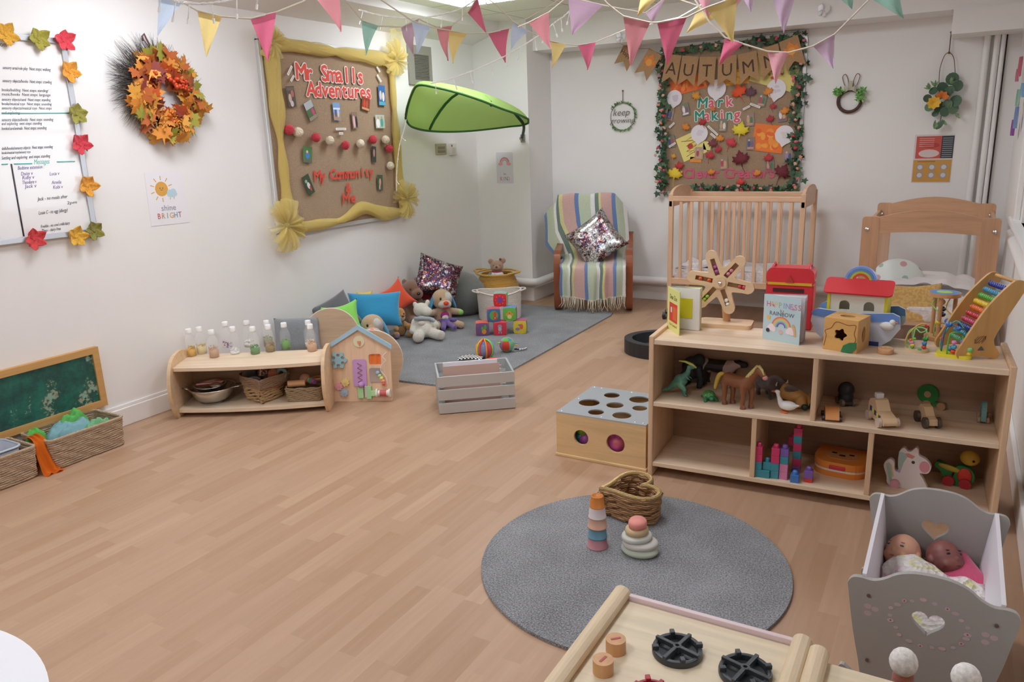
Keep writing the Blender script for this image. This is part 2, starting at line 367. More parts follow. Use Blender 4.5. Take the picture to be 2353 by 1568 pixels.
# ================================================================ light
panel = mat('#f2f7ff', .4, em=12.0, name='lit_panel')
pf = mat('#e8e8e6', .4, name='panel_frame')
lab = ['square ceiling light panel in the tiles above the leaf canopy', 'square ceiling light panel between the bunting strings overhead', 'square ceiling light panel nearest the camera']
LP = [(-3.15, 5.02), (-1.35, 5.02), (-3.15, 2.62), (-1.35, 2.62), (-3.15, .22), (-1.35, .22)]
for i, (x, y) in enumerate(LP):
    t = thing('ceiling_light', lab[0] if i == 0 else 'square ceiling light panel set in the ceiling tiles', 'ceiling light', (x, y, ZC), 0, 'ceiling light panels')
    one('light_frame', pf, lambda b: [b.bb(*q) for q in ((-.3, .3, -.3, -.285, -.012, -.001), (-.3, .3, .285, .3, -.012, -.001), (-.3, -.285, -.285, .285, -.012, -.001), (.285, .3, -.285, .285, -.012, -.001))], t)
    one('diffuser', panel, lambda b: b.bb(-.285, .285, -.285, .285, -.03, -.002), t)  # dropped below the tiles so its added glowing sides brighten the ceiling
W = bpy.data.worlds.new('daylight'); bpy.context.scene.world = W; W.use_nodes = True
nt = W.node_tree; bg = nt.nodes['Background']; bg.inputs[0].default_value = (.86, .93, 1, 1); bg.inputs[1].default_value = 4.5
vs = bpy.context.scene.view_settings; bpy.context.scene.display_settings.display_device = 'sRGB'
vs.view_transform = 'Standard'; vs.look = 'None'; vs.gamma = 1; vs.use_curve_mapping = False; vs.exposure = 0.6
cy = bpy.context.scene.cycles; cy.use_denoising = True; cy.max_bounces = 8; cy.diffuse_bounces = 5; cy.transparent_max_bounces = 12; cy.caustics_refractive = False; cy.caustics_reflective = False; cy.sample_clamp_indirect = 6
# ================================================================ things on the left wall and the pillar
_ML = Matrix(((0, 0, 1, 0), (1, 0, 0, 0), (0, 1, 0, 0), (0, 0, 0, 1)))      # local x -> +Y, y -> +Z, z -> +X
_MB = Matrix(((1, 0, 0, 0), (0, 0, -1, 0), (0, 1, 0, 0), (0, 0, 0, 1)))     # local x -> +X, y -> +Z, z -> -Y
def onL(px, py, a=0, off=.001):
    p = wx(px, py, XL); return Matrix.Translation((XL + off, p.y, p.z)) @ _ML @ rotz(rad(a))
def onP(px, py, a=0, off=.001):
    p = wy(px, py, YP); return Matrix.Translation((p.x, YP - off, p.z)) @ _MB @ rotz(rad(a))
def onB(px, py, a=0, off=.001):
    p = wy(px, py, YB); return Matrix.Translation((p.x, YB - off, p.z)) @ _MB @ rotz(rad(a))
def art(b, items, z=.001):
    """flat printed or drawn shapes, each a hair above the last"""
    for k, it in enumerate(items):
        h = .0004; zz = z + k * .00005; t = it[0]; m = b.slot(mat(it[-1], .6))
        if t == 'r': b.prism([(it[1] - it[3] / 2, it[2] - it[4] / 2), (it[1] + it[3] / 2, it[2] - it[4] / 2), (it[1] + it[3] / 2, it[2] + it[4] / 2), (it[1] - it[3] / 2, it[2] + it[4] / 2)], h, m, z0=zz)
        elif t == 'R': b.prism([(-it[3] / 2, -it[4] / 2), (it[3] / 2, -it[4] / 2), (it[3] / 2, it[4] / 2), (-it[3] / 2, it[4] / 2)], h, m, T=tr(it[1], it[2]) @ rotz(rad(it[5])), z0=zz)
        elif t == 'c': b.prism(circ(it[3], 16, it[1], it[2]), h, m, z0=zz)
        elif t == 'e': b.prism(circ(it[3], 16, it[1], it[2], ry=it[4]), h, m, z0=zz)
        elif t == 'p': b.prism(it[1], h, m, z0=zz)
        elif t == 'a':  # arch band: cx, cy, r outer, r inner
            b.prism(circ(it[3], 16, it[1], it[2], 0, PI) + circ(it[4], 16, it[1], it[2], 0, PI)[::-1], h, m, z0=zz)
        elif t == 't': b.text(it[1], it[4], m, T=tr(it[2], it[3], zz), h=h, font_w=it[5] if len(it) > 6 else 1)
        elif t == 'l': b.tube([(x, y, zz) for x, y in it[1]], it[2], m, 4)
def card(name, label, cat, M, w, h, base, items, group=None, th=.001, r=0):
    b = MB(mat(base, .6)); b.prism(rrect(w, h, r) if r else [(-w / 2, -h / 2), (w / 2, -h / 2), (w / 2, h / 2), (-w / 2, h / 2)], th, 0)
    art(b, items, th); o = b.build(name); o.matrix_world = M; return tag(o, label, cat, group)
# ---- whiteboard
A = wx(141, 96, XL); Bb = wx(211, 531, XL); y1 = (A.y + Bb.y) / 2; y0 = y1 - 1.2; z1, z0 = A.z, Bb.z
M = Matrix.Translation((XL, (y0 + y1) / 2, (z0 + z1) / 2)) @ _ML
t = thing('whiteboard', 'large framed whiteboard covered in handwriting, edged with felt leaves', 'whiteboard', M=M)
w, h = y1 - y0, z1 - z0
one('writing_surface', mat('#f1efee', .25, coat=.4), lambda b: b.box((0, 0, .008), (w, h, .012)), t)
def fr(b):
    for s in (-1, 1):
        b.box((0, s * (h / 2), .012), (w + .03, .028, .024)); b.box((s * (w / 2), 0, .012), (.028, h, .024))
one('whiteboard_frame', mat('#b9b9bd', .35, .5), fr, t, bevel=.003)
def L2(px, py):  # board-local coordinates of a photo point
    p = wx(px, py, XL); return (p.y - (y0 + y1) / 2, p.z - (z0 + z1) / 2)
b = MB(mat('#3c3a44', .6))
lines = [(2, 156, 165, 'sensory area/role play  Next steps: walking', .6), (2, 186, 165, 'sensory objects/books  Next steps: crawling', .6), (0, 207, 160, 'books/building  Next steps: standing/', .55), (0, 217, 160, 'music/books  Next steps: language', .55),
         (0, 229, 165, 'sensory objects/sand  Next steps: standing', .55), (0, 239, 165, 'books/musical toys  Next steps: sounding', .55), (0, 249, 168, 'sensory objects/musical toys  Next steps', .55), (0, 260, 60, 'and exploring', .5),
         (0, 276, 170, 'sensory objects/books  Next steps: sounding', .6), (0, 285, 140, 'and exploring  next steps: standing', .55), (0, 296, 150, 'books/cars/animals  Next steps: sounding', .6),
         (0, 342, 172, 'dolls/books/sensory objects  Next steps: sounding', .6), (0, 352, 97, 'books/musical toys/sensory toys', .5), (0, 364, 172, 'Settling and exploring  and steps: standing', .6),
         (83, 458, 190, 'Jack - no meals after', .7), (150, 467, 175, '2pm', .6), (85, 490, 190, 'Louie C - no egg (allergy)', .7), (90, 521, 192, "Freddie - no cow's milk/dairy", .6), (92, 531, 160, 'Theo - dairy free', .6)]
def wline(b, x0, py, x1, s, k, m=0):
    a = L2(x0, py); c = L2(x1, py - 1.0); wd = max(.03, c[0] - a[0]); n = len(s); sz = .021 * (k / .6)
    fw = wd / (n * .62 * sz); b.text(s, sz, m, T=tr(a[0], a[1], .0145) @ Matrix(((1, .25, 0, 0), (.012, 1, 0, 0), (0, 0, 1, 0), (0, 0, 0, 1))), font_w=min(1.5, max(.55, fw)), align='LEFT', h=.0005)
for q in lines: wline(b, *q)
b.tube([(*L2(22, 377), .0145), (*L2(38, 470), .0145), (*L2(51, 543), .0145)], .004, 0, 5)
tl = b.slot(mat('#5fc6bc', .6)); pu = b.slot(mat('#7a63a8', .6))
for x0, x1, y in ((0, 158, 261), (0, 14, 378), (28, 70, 377), (127, 168, 372)): b.tube([(*L2(x0, y), .0145), (*L2(x1, y - 1), .0145)], .003, tl, 5)
wline(b, 74, 373, 122, 'Messages', 1.0, tl)
for x0, y, x1, s in ((37, 387, 125, 'Bedtime extension :'), (44, 400, 85, 'Daisy v'), (110, 400, 143, 'Luca v'), (47, 409, 85, 'Ruby v'), (47, 420, 90, 'Theodore v'), (115, 420, 145, 'Amelia'), (54, 429, 96, 'Jack v'), (118, 431, 150, 'Kobi v')): wline(b, x0, y, x1, s, .7, pu)
b.text('on', .03, 0, T=tr(*L2(3, 103), .0145), h=.0005)
b.build('handwriting', t)
# ---- felt leaves round the whiteboard
FELT = [(6, 80, '#e0a93a', 'yellow felt leaf at the top edge of the whiteboard, cut by the photo edge'), (82, 90, '#a39a3c', 'olive felt leaf on the top edge of the whiteboard'), (140, 94, '#d8404c', 'red felt leaf on the top corner of the whiteboard'),
        (153, 165, '#e39b35', 'orange felt leaf high on the side of the whiteboard under the red corner leaf'), (170, 262, '#9a9440', 'olive felt leaf halfway down the side of the whiteboard'), (178, 332, '#d9414f', 'red felt leaf on the side of the whiteboard beside the writing'),
        (194, 427, '#e5a139', 'orange felt leaf low on the side of the whiteboard'), (210, 530, '#8f8a3e', 'olive felt leaf on the bottom corner of the whiteboard'), (168, 543, '#e6b23f', 'yellow felt leaf on the bottom edge next to the corner leaf'), (72, 549, '#d94548', 'red felt leaf on the bottom edge of the whiteboard')]
for i, (px, py, c, lb) in enumerate(FELT):
    b = MB(mat(c, .95, kind='cloth', s=150.0)); r = random.Random(i)
    for k in range(5):
        a = 2 * PI * k / 5 + r.random() * .4; L = .035 + .008 * r.random()
        leafmesh(b, tr(0), .085, 0) if False else None
        b.sheet(lambda u, v, a=a, L=L: ((lambda q, s: (q * math.cos(a) - s * math.sin(a), q * math.sin(a) + s * math.cos(a), .006 + .016 * (q / .05) ** 2 + .004 * math.sin(s * 200)))(u * 1.45 * L, (v - .5) * 2 * .024 * math.sin(PI * min(1, .18 + .82 * u)) ** .7)), 6, 5)
    b.cyl((-.002, 0, .005), (-.002, 0, .012), .008)
    b.tube([(0, 0, .006), (.004, -.03, .008), (.0, -.046, .01)], .0025, 0, 5)
    o = b.build('felt_leaf', solid=.002); o.matrix_world = onL(px, py, r.uniform(-50, 50), .02)
    tag(o, lb, 'leaf decoration', 'felt leaves around the whiteboard')
# ---- shine bright poster
card('poster', 'white poster of a sun and cloud reading shine BRIGHT', 'poster', onL(384, 456, -1), .255, .30, '#eeecf0', [
    ('c', -.03, .055, .042, '#dda64e')] + [('R', -.03 + .062 * math.cos(a), .055 + .062 * math.sin(a), .024, .005, math.degrees(a), '#dda64e') for a in [rad(k * 36 + 18) for k in range(10)] if not (-1.2 < (a if a < PI else a - 2 * PI) < .1)] +
    [('e', .035, .022, .035, .016, '#b9d4df'), ('c', .02, .032, .018, '#b9d4df'), ('c', .045, .034, .02, '#b9d4df'), ('R', .02, -.002, .003, .012, 0, '#e0a0a0'), ('R', .045, 0, .003, .012, 0, '#e0a0a0'),
     ('c', -.04, .06, .003, '#6a4a2a'), ('c', -.022, .06, .003, '#6a4a2a'), ('l', [(-.038, .052, ), (-.031, .048), (-.024, .052)], .001, '#6a4a2a'),
     ('t', 'shine', 0, -.055, .048, '#9a9ba6')] + [('t', ch, -.07 + k * .028, -.1, .046, '.85', c)[:5] + (.85, c) for k, (ch, c) in enumerate(zip('BRIGHT', ('#c95a66', '#c98a5a', '#5f9a8a', '#d9a24f', '#6d8fae', '#b35f7c')))])
# ---- autumn wreath
M = onL(370, 217, 0, .004)
t = thing('autumn_wreath', 'round wreath of orange maple leaves and berries with dark feathery twigs', 'wreath', M=M)
rnd = random.Random(3)
b = MB(mat('#4f4843', .9), mat('#6f655e', .9))
for i in range(1100):
    a = rnd.uniform(0, 2 * PI); side = math.cos(a - rad(150)); base = .155; L = .065 + max(0, side) * .075 + rnd.uniform(-.03, .04)
    if rnd.random() < .45 and side < 0: continue
    p = Vector((base * math.cos(a), base * 1.05 * math.sin(a), rnd.uniform(.005, .035))); d = a + rnd.uniform(-.35, .35) + .25
    q1 = p + Vector((math.cos(d), math.sin(d), 0)) * L * .6; q2 = q1 + Vector((math.cos(d + rnd.uniform(-.5, .5)), math.sin(d + rnd.uniform(-.5, .5)), rnd.uniform(-.1, .3))) * L * .55
    b.tube([p, q1, q2], [.0015, .0012, .0003], rnd.choice((0, 0, 1)), 3, cap=False)
for k in range(7):   # the thick dark plumes on one side
    a = rad(95 + k * 22); c = Vector((math.cos(a), math.sin(a), 0)); b.tube([c * .12 + Vector((0, 0, .01)), c * .19 + Vector((0, 0, .02)), c * (.235)], [.012, .009, .002], 0, 6)
b.lathe([(.13, .005), (.15, .03), (.17, .005)], 0, 30)
b.build('twigs', t)
b = MB(*[mat(c, .7) for c in ('#c8571e', '#d88a34', '#a84420', '#a09a3c', '#84342c', '#d89a3c', '#b8602a')])
for i in range(150):
    a = rnd.uniform(0, 2 * PI); r = .140 + rnd.uniform(-.06, .075) + (.02 if math.sin(a) < 0 else 0); sz = rnd.uniform(.07, .125)
    mi = rnd.choice((0, 1, 2, 6, 5, 4)) if r < .17 else rnd.choice((1, 3, 5, 6))
    leafmesh(b, tr(r * math.cos(a), r * math.sin(a) * 1.08, rnd.uniform(.03, .075)) @ rotz(rnd.uniform(0, 6.28)) @ rotx(rnd.uniform(-.7, .7)) @ roty(rnd.uniform(-.7, .7)), sz, mi)
for i in range(90):   # golden sprays
    a = rad(rnd.choice((rnd.uniform(165, 260), rnd.uniform(270, 300)))); r = .16 + rnd.uniform(-.04, .05); b.sph((r * math.cos(a), r * math.sin(a) + rnd.uniform(-.02, .02), rnd.uniform(.06, .085)), (.004, .012, .004), 5, 6, 4, rot=rotz(rnd.uniform(0, 3)))
b.build('wreath_leaves', t)
for cx, cy, n, m in ((.1, .05, 22, 0), (-.02, -.11, 14, 1), (-.07, .1, 9, 0), (.06, .06, 8, 0)):
    b = MB(mat('#c8431e', .35), mat('#d97826', .35))
    for k in range(n): b.sph((cx + rnd.gauss(0, .018), cy + rnd.gauss(0, .014), .08 + rnd.uniform(-.01, .012)), .0085 if cx != .06 else .014, m, 8, 6)
    b.build('berries', t)
b = MB(mat('#6f4a4c', .6)); b.tube([(-.075, .28, .01), (-.085, .30, .02), (-.07, .315, .02), (-.06, .29, .02), (-.03, .2, .04)], .005, 0, 6); b.tube([(-.078, .29, .012), (-.05, .24, .03), (-.015, .17, .05)], .003, 0, 5)
b.build('hanging_loop', t)
# ---- Mr Smalls board
yA, yB2, zA, zB2 = 3.752, 5.10, .928, 2.183; cy_, cz_ = (yA + yB2) / 2, (zA + zB2) / 2; w, h = yB2 - yA, zB2 - zA
t = thing('notice_board', 'hessian covered notice board edged in yellow tulle with red cut-out letters and snapshots', 'notice board', M=Matrix.Translation((XL, cy_, cz_)) @ _ML)
def fr(b):
    for s in (-1, 1): b.box((0, s * h / 2, .014), (w + .03, .03, .028)); b.box((s * w / 2, 0, .014), (.03, h, .028))
one('board_frame', mat('#cfcfcd', .4, .3), fr, t, bevel=.004)
hess = mat('#a58b70', .95, kind='cloth', s=160.0)
b = MB(hess); b.sheet(lambda u, v: ((u - .5) * (w - .03), (v - .5) * (h - .03), .02 + .006 * noise.noise(Vector((u * 5, v * 5, 1))) + .012 * max(0, noise.noise(Vector((u * 6 + v * 5, v * 3 - u * 3, 4)))) * max(0, 1 - v * 2.5)), 40, 40); b.build('hessian', t)
def S2(px, py): p = wx(px, py, XL + .025); return (p.y - cy_, p.z - cz_)
def letter(b, ch, size, T, m_hi, m_lo=None):
    """a chunky cut-out letter, with a paler paper border behind it"""
    if m_lo is not None:
        for k in range(8): b.text(ch, size, m_lo, T=T @ tr(.075 * size * math.cos(k * PI / 4), .075 * size * math.sin(k * PI / 4), k * .0002), h=.0005)
    for k in range(5): a = k * 2 * PI / 5; b.text(ch, size, m_hi, T=T @ tr(.028 * size * math.cos(a), .028 * size * math.sin(a), .0022 + k * .0002), h=.0005)
def lettering(t, to_local, s, px, py, wpx, size, cols, lo, zz, tilt=.06):
    x, y = to_local(px, py); x1 = to_local(px + wpx, py)[0]; n = len(s); b = None
    for k, ch in enumerate(s + ' '):
        if ch == ' ':
            if b: b.build('cut_out_word', t)
            b = None; continue
        b = b or MB(); T = tr(lerp(x, x1, (k + .5) / n), y, zz) @ rotz(random.uniform(-tilt, tilt))
        letter(b, ch, size, T, mat(cols[k % len(cols)], .7), mat(lo, .7) if lo else None)
for q_ in (('Mr Smalls', 681, 166, 152, .15, '#f6ece8'), ('Adventures', 706, 206, 145, .14, '#f6ece8'), ('My Community', 722, 406, 135, .105, None), ('&', 791, 433, 16, .095, None), ('Me', 786, 458, 32, .11, None)): lettering(t, S2, *q_[:5], ['#dc5040'], q_[5], .03)
tul = fabric('#fbeaa0', .5, .36); tul2 = fabric('#fdf0b4', .55, .5)
# tulle swags along the frame
def swag(p0, p1, r0, seed, wav=0):
    b = MB(tul, tul2); rr = random.Random(seed); p0 = Vector(p0); p1 = Vector(p1); n = 26; d = (p1 - p0); nrm = Vector((-d.y, d.x, 0)).normalized()
    for s in range(3):
        ph = rr.uniform(0, 6)
        def f(u, v, s=s, ph=ph):
            p = p0.lerp(p1, u); r = r0 * (1 + .35 * math.sin(u * 9 + ph) + .2 * math.sin(u * 23 + ph)) ; a = v * 2 * PI + u * (3 + s)
            off = wav * math.exp(-((u - .62) / .13) ** 2)
            return tuple(p + nrm * (math.cos(a) * r * (1 - .2 * s) + off) + Vector((0, 0, .045 + math.sin(a) * r * .45)))
        b.sheet(f, n, 9, s % 2)
    return b.build('tulle_trim', t)
hw, hh = w / 2, h / 2
swag((-hw + .03, hh - .02, 0), (hw, hh - .05, 0), .04, 1); swag((-hw + .075, hh, 0), (-hw + .075, -hh, 0), .05, 2); swag((hw - .03, hh, 0), (hw - .03, -hh + .02, 0), .038, 3); swag((-hw + .02, -hh + .03, 0), (hw, -hh + .03, 0), .042, 4, .075)
def bow(name, x, y, sz, seed):
    b = MB(tul, tul2); rr = random.Random(seed)
    for k in range(26):
        a = rr.uniform(0, 2 * PI); L = sz * rr.uniform(.6, 1.15); wd = sz * rr.uniform(.3, .55); tl_ = rr.uniform(.1, .9)
        b.sheet(lambda u, v, a=a, L=L, wd=wd, tl_=tl_: (x + math.cos(a) * L * u - math.sin(a) * (v - .5) * wd * (.25 + u), y + math.sin(a) * L * u + math.cos(a) * (v - .5) * wd * (.25 + u), .055 + .05 * tl_ * math.sin(u * 2.4) + .014 * math.sin(v * 9 + a)), 5, 6, k % 2)
    b.sph((x, y, .06), (.03, .03, .025), 1, 10, 6); return b.build(name, t)
bow('tulle_bow', -hw + .03, -hh + .06, .16, 5); bow('tulle_bow', hw + .02, -hh + .13, .15, 6); bow('tulle_bow', -hw + .07, hh - .02, .11, 7); bow('tulle_bow', hw + .0, hh - .05, .14, 8)
b = MB(tul2); b.sheet(lambda u, v: (hw - .02 + .10 * v + .12 * u * v, hh - .1 + .36 * u, .05 + .02 * math.sin(v * 8)), 8, 6); b.build('tulle_tail', t)
# string of yarn balls across the board
G = [(664, 298, 1), (685, 304, 0), (726, 316, 1), (758, 323, 0), (794, 334, 1), (828, 330, 0), (857, 321, 1), (886, 321, 0), (894, 342, 1), (897, 381, 0)]
t2 = thing('ball_garland', 'garland of red and cream yarn balls strung across the hessian board', 'garland', (XL + .05, 4.3, 1.5))
pts = []
for px, py, c in G:
    p = wx(px, py, XL + .055); r = .034 if px < 700 else .031
    b = MB(mat('#cf3848' if c else '#efe3cb', .9, kind='cloth', s=120.0)); b.sph((0, 0, 0), r, 0, 16, 12); 
    for k in range(10):
        a = Vector((random.gauss(0, 1), random.gauss(0, 1), random.gauss(0, 1))).normalized(); o_ = a.orthogonal().normalized(); q_ = a.cross(o_)
        b.tube([(o_ * math.cos(j * PI / 7) + q_ * math.sin(j * PI / 7)) * r for j in range(14)], .0022, 0, 4, closed=True)
    b.build('yarn_ball', t2, loc=(p.x - XL - .05, p.y - 4.3, p.z - 1.5)); pts.append((p.x - XL - .05, p.y - 4.3, p.z - 1.5 + r * 1.1))
one('string', mat('#a08a70', .9), lambda b: b.tube(smoothpts(pts, 5), .0018, 0, 4), t2)
# snapshots and caption strips
SN = [(660, 223, .075, .135, 4, '#4d4338', 'tall snapshot with a dark background pinned near the left edge of the hessian board', [('e', -.012, -.01, .014, .03, '#c9b2a8'), ('e', .014, .02, .014, .024, '#b9685a'), ('e', 0, -.045, .015, .02, '#d0c4c4'), ('r', 0, .05, .07, .02, '#6a5a48')]),
      (705, 255, .085, .13, 24, '#4f6b41', 'tilted snapshot of a green lawn and pink coat on the hessian board', [('r', 0, .04, .08, .05, '#b4bac0'), ('e', .018, -.015, .013, .028, '#d0447a'), ('r', 0, -.05, .08, .022, '#9a8a7a')]),
      (765, 257, .075, .125, 0, '#7ea4d6', 'snapshot of figures under a blue sky, central on the hessian board', [('r', 0, -.035, .072, .05, '#b08f78'), ('e', -.012, -.01, .01, .03, '#4a5f8c'), ('e', .014, -.01, .01, .03, '#d0d0d8'), ('r', 0, .02, .07, .012, '#e8e8f0')]),
      (807, 277, .062, .12, 3, '#8d7566', 'snapshot of a couple in pink and black under the title Adventures', [('e', -.011, -.01, .012, .045, '#e5b4bc'), ('e', .014, -.012, .011, .042, '#26262c')]),
      (832, 240, .09, .095, -12, '#8a3f28', 'red toned snapshot tilted under the word Adventures', [('e', -.018, 0, .012, .03, '#d0452c'), ('e', .012, 0, .012, .03, '#b8583a'), ('r', 0, -.035, .08, .015, '#caa070')]),
      (869, 220, .08, .15, -2, '#3a6ca8', 'tall blue snapshot of two people near the right edge of the hessian board', [('e', -.016, 0, .015, .035, '#d8c4b8'), ('e', .016, -.01, .014, .035, '#e4e2e6'), ('r', 0, -.06, .076, .025, '#58b0c4')]),
      (865, 280, .11, .10, 0, '#b9c4b4', 'square snapshot in white and teal low on the right of the hessian board', [('e', -.025, -.012, .022, .034, '#efeef0'), ('e', .02, -.005, .016, .036, '#4aa79a'), ('c', -.02, .028, .011, '#c79c84'), ('c', .02, .03, .011, '#c79c84')]),
      (698, 356, .085, .11, -8, '#4f7a46', 'snapshot of a blue figure on grass under the yarn balls', [('e', 0, -.005, .02, .022, '#4a7fc4'), ('c', -.005, .02, .01, '#d8b8a0'), ('r', 0, -.042, .08, .02, '#6a6660')]),
      (851, 355, .05, .12, -6, '#3c3f3a', 'narrow dark snapshot hung under the last yarn balls', [('e', 0, .01, .01, .03, '#c98a88')]),
      (700, 425, .07, .14, 22, '#36482c', 'tilted dark green snapshot low on the left of the hessian board', [('e', 0, -.005, .014, .024, '#e0dede'), ('e', .008, -.03, .008, .02, '#c9444c'), ('e', -.01, .03, .012, .012, '#9ab0a0')]),
      (865, 420, .065, .12, -5, '#4a5a40', 'snapshot of a child in white and red beside the words My Community', [('e', 0, .005, .012, .028, '#d8a8a0'), ('e', -.006, -.035, .005, .02, '#e8e4e4'), ('e', .008, -.035, .005, .02, '#c43c44')])]
for px, py, w_, h_, a, base, lb, it in SN: card('snapshot', lb, 'photograph', onL(px, py, a, .036), w_, h_, base, it, 'snapshots on the hessian board')
for px, py, w_, a, lb in ((657, 163, .075, 52, 'longer white caption strip left of the red title on the hessian board'), (663, 181, .05, 48, 'shorter white caption strip left of the red title on the hessian board'), (861, 160, .05, -50, 'upper white caption strip right of the red title'),
                         (863, 181, .065, -50, 'lower white caption strip right of the red title'), (775, 297, .11, 0, 'wide white caption strip under the blue sky snapshot'), (775, 307, .045, 0, 'small white caption strip above the central yarn balls')):
    card('caption_strip', lb, 'caption strip', onL(px, py, a, .036), w_, .017, '#eeeae6', [('r', 0, 0, w_ * .8, .003, '#8a8480')], 'caption strips on the hessian board')
# ---- vent, switches
M = onL(963, 151, 0, 0); t = thing('wall_vent', 'grey louvred ventilation grille high on the left wall', 'vent', M=M)
one('vent_frame', mat('#98958a', .5), lambda b: b.prism([(-.16, -.155), (.16, -.155), (.16, .155), (-.16, .155)], .018, 0, holes=[[(-.085, -.115), (.12, -.115), (.12, .085), (-.085, .085)]]), t, bevel=.003)
def lv(b):
    b.bb(-.09, .125, -.12, .09, .001, .003)
    for k in range(17): b.box((.0175, -.108 + k * .0118, .012), (.205, .009, .002), T=None)
one('louvres', mat('#757268', .5), lv, t)
M = onL(1012, 343, 0, 0); t = thing('switch_plate', 'beige double fuse switch plate on the wall beneath the leaf canopy', 'switch', M=M)
one('plate', mat('#b5ad93', .5), lambda b: b.box((0, 0, .006), (.16, .095, .012)), t, bevel=.003); one('rocker', mat('#8f886f', .5), lambda b: (b.box((0, .012, .014), (.10, .022, .006)), b.box((0, -.02, .013), (.11, .02, .004))), t, bevel=.002)
M = onL(1038.5, 343, 0, 0); t = thing('switch_box', 'small white switch box with red light beside the beige plate', 'switch', M=M)
one('plate', mat('#e3e1db', .4), lambda b: b.box((0, 0, .01), (.10, .105, .02)), t, bevel=.004); one('indicator', mat('#b0302c', .3), lambda b: b.cyl((-.03, .03, .02), (-.03, .03, .024), .008), t); one('rocker', mat('#d3d1c9', .4), lambda b: b.box((.005, -.01, .021), (.04, .05, .006)), t, bevel=.002)
# ---- be kind poster on the pillar
card('poster', 'pale poster with a pink rainbow reading be KIND on the pillar', 'poster', onP(1160, 386, 0), .178, .282, '#d9d7dc', [
    ('a', 0, .045, .052, .042, '#c9757c'), ('a', 0, .045, .040, .032, '#d99a92'), ('a', 0, .045, .030, .022, '#a9a8a6'), ('e', -.045, .035, .026, .014, '#e0a3ab'), ('e', .045, .035, .026, .014, '#e0a3ab'), ('c', -.035, .045, .014, '#e0a3ab'), ('c', .04, .045, .014, '#e0a3ab'),
    ('t', 'be', 0, -.055, .03, '#8a8a90')] + [('t', ch, -.039 + k * .026, -.10, .05, .8, c) for k, (ch, c) in enumerate(zip('KIND', ('#c9606a', '#5c8f86', '#6f7f8f', '#d79a52')))])
# ---- leaf canopy
def LP3(px, py, Y): return wy(px, py, Y)
near = [LP3(932, 272, 5.1), LP3(937, 245, 5.02), LP3(948, 213, 4.95), LP3(962, 196, 4.92), LP3(1000, 201, 4.95), LP3(1050, 213, 5.05), LP3(1105, 231, 5.25), LP3(1150, 249, 5.48), LP3(1190, 263, 5.75), LP3(1214, 274, 5.95)]
far = [LP3(932, 272, 5.1), LP3(940, 287, 5.18), LP3(955, 295, 5.3), LP3(985, 301, 5.5), LP3(1030, 303, 5.72), LP3(1080, 301, 5.9), LP3(1130, 296, 6.03), LP3(1170, 291, 6.1), LP3(1200, 288, 6.12), LP3(1214, 283, 6.06)]
near = smoothpts(near, 4); far = smoothpts(far, 4); nn = len(near)
t = thing('leaf_canopy', 'large green fabric leaf canopy arching out from the pillar above the corner', 'canopy', LP3(1203, 318, YP))
org = t.location.copy()
def cs(u, v):
    k = u * (nn - 1); i = min(nn - 2, int(k)); a = near[i].lerp(near[i + 1], k - i); c = far[i].lerp(far[i + 1], k - i)
    p = a.lerp(c, v); p = p + Vector((0, 0, .17 * math.sin(PI * v) ** .8 * math.sin(PI * min(1, u * .98 + .02)) ** .7)); return tuple(p - org)
b = MB(fabric('#bfe088', .5)); b.sheet(cs, 36, 14, 0); b.build('leaf_fabric', t)
dg = mat('#2f6a2c', .7); rim = [Vector(cs(i / 36, 0)) for i in range(37)] + [Vector(cs(i / 36, 1)) for i in range(36, -1, -1)]
one('rim', dg, lambda b: b.tube(rim, .009, 0, 6), t)
def ribs(b):
    b.tube([Vector(cs(u, v)) - Vector((0, 0, .012)) for u, v in [(lerp(0.01, .58, k / 8), lerp(.5, .03, k / 8)) for k in range(9)]], .008, 0, 6)
    b.tube([Vector(cs(u, v)) - Vector((0, 0, .012)) for u, v in [(lerp(.34, .72, k / 10), lerp(.98, .06, k / 10)) for k in range(11)]], .011, 0, 6)
one('rib', dg, ribs, t)
one('arm', mat('#2a4a30', .5), lambda b: b.tube(smoothpts([Vector(cs(u_, v_)) - Vector((0, 0, .024)) for u_, v_ in ((.72, .04), (.76, .25), (.81, .5), (.86, .75), (.91, .97))] + [Vector((0, -.03, 0))], 5), .013, 0, 8), t)
one('wall_bracket', mat('#9a9a8a', .4, .3), lambda b: (b.box((0, -.012, 0), (.04, .024, .07)), b.cyl((0, -.02, 0), (0, -.05, 0), .016)), t, bevel=.003)
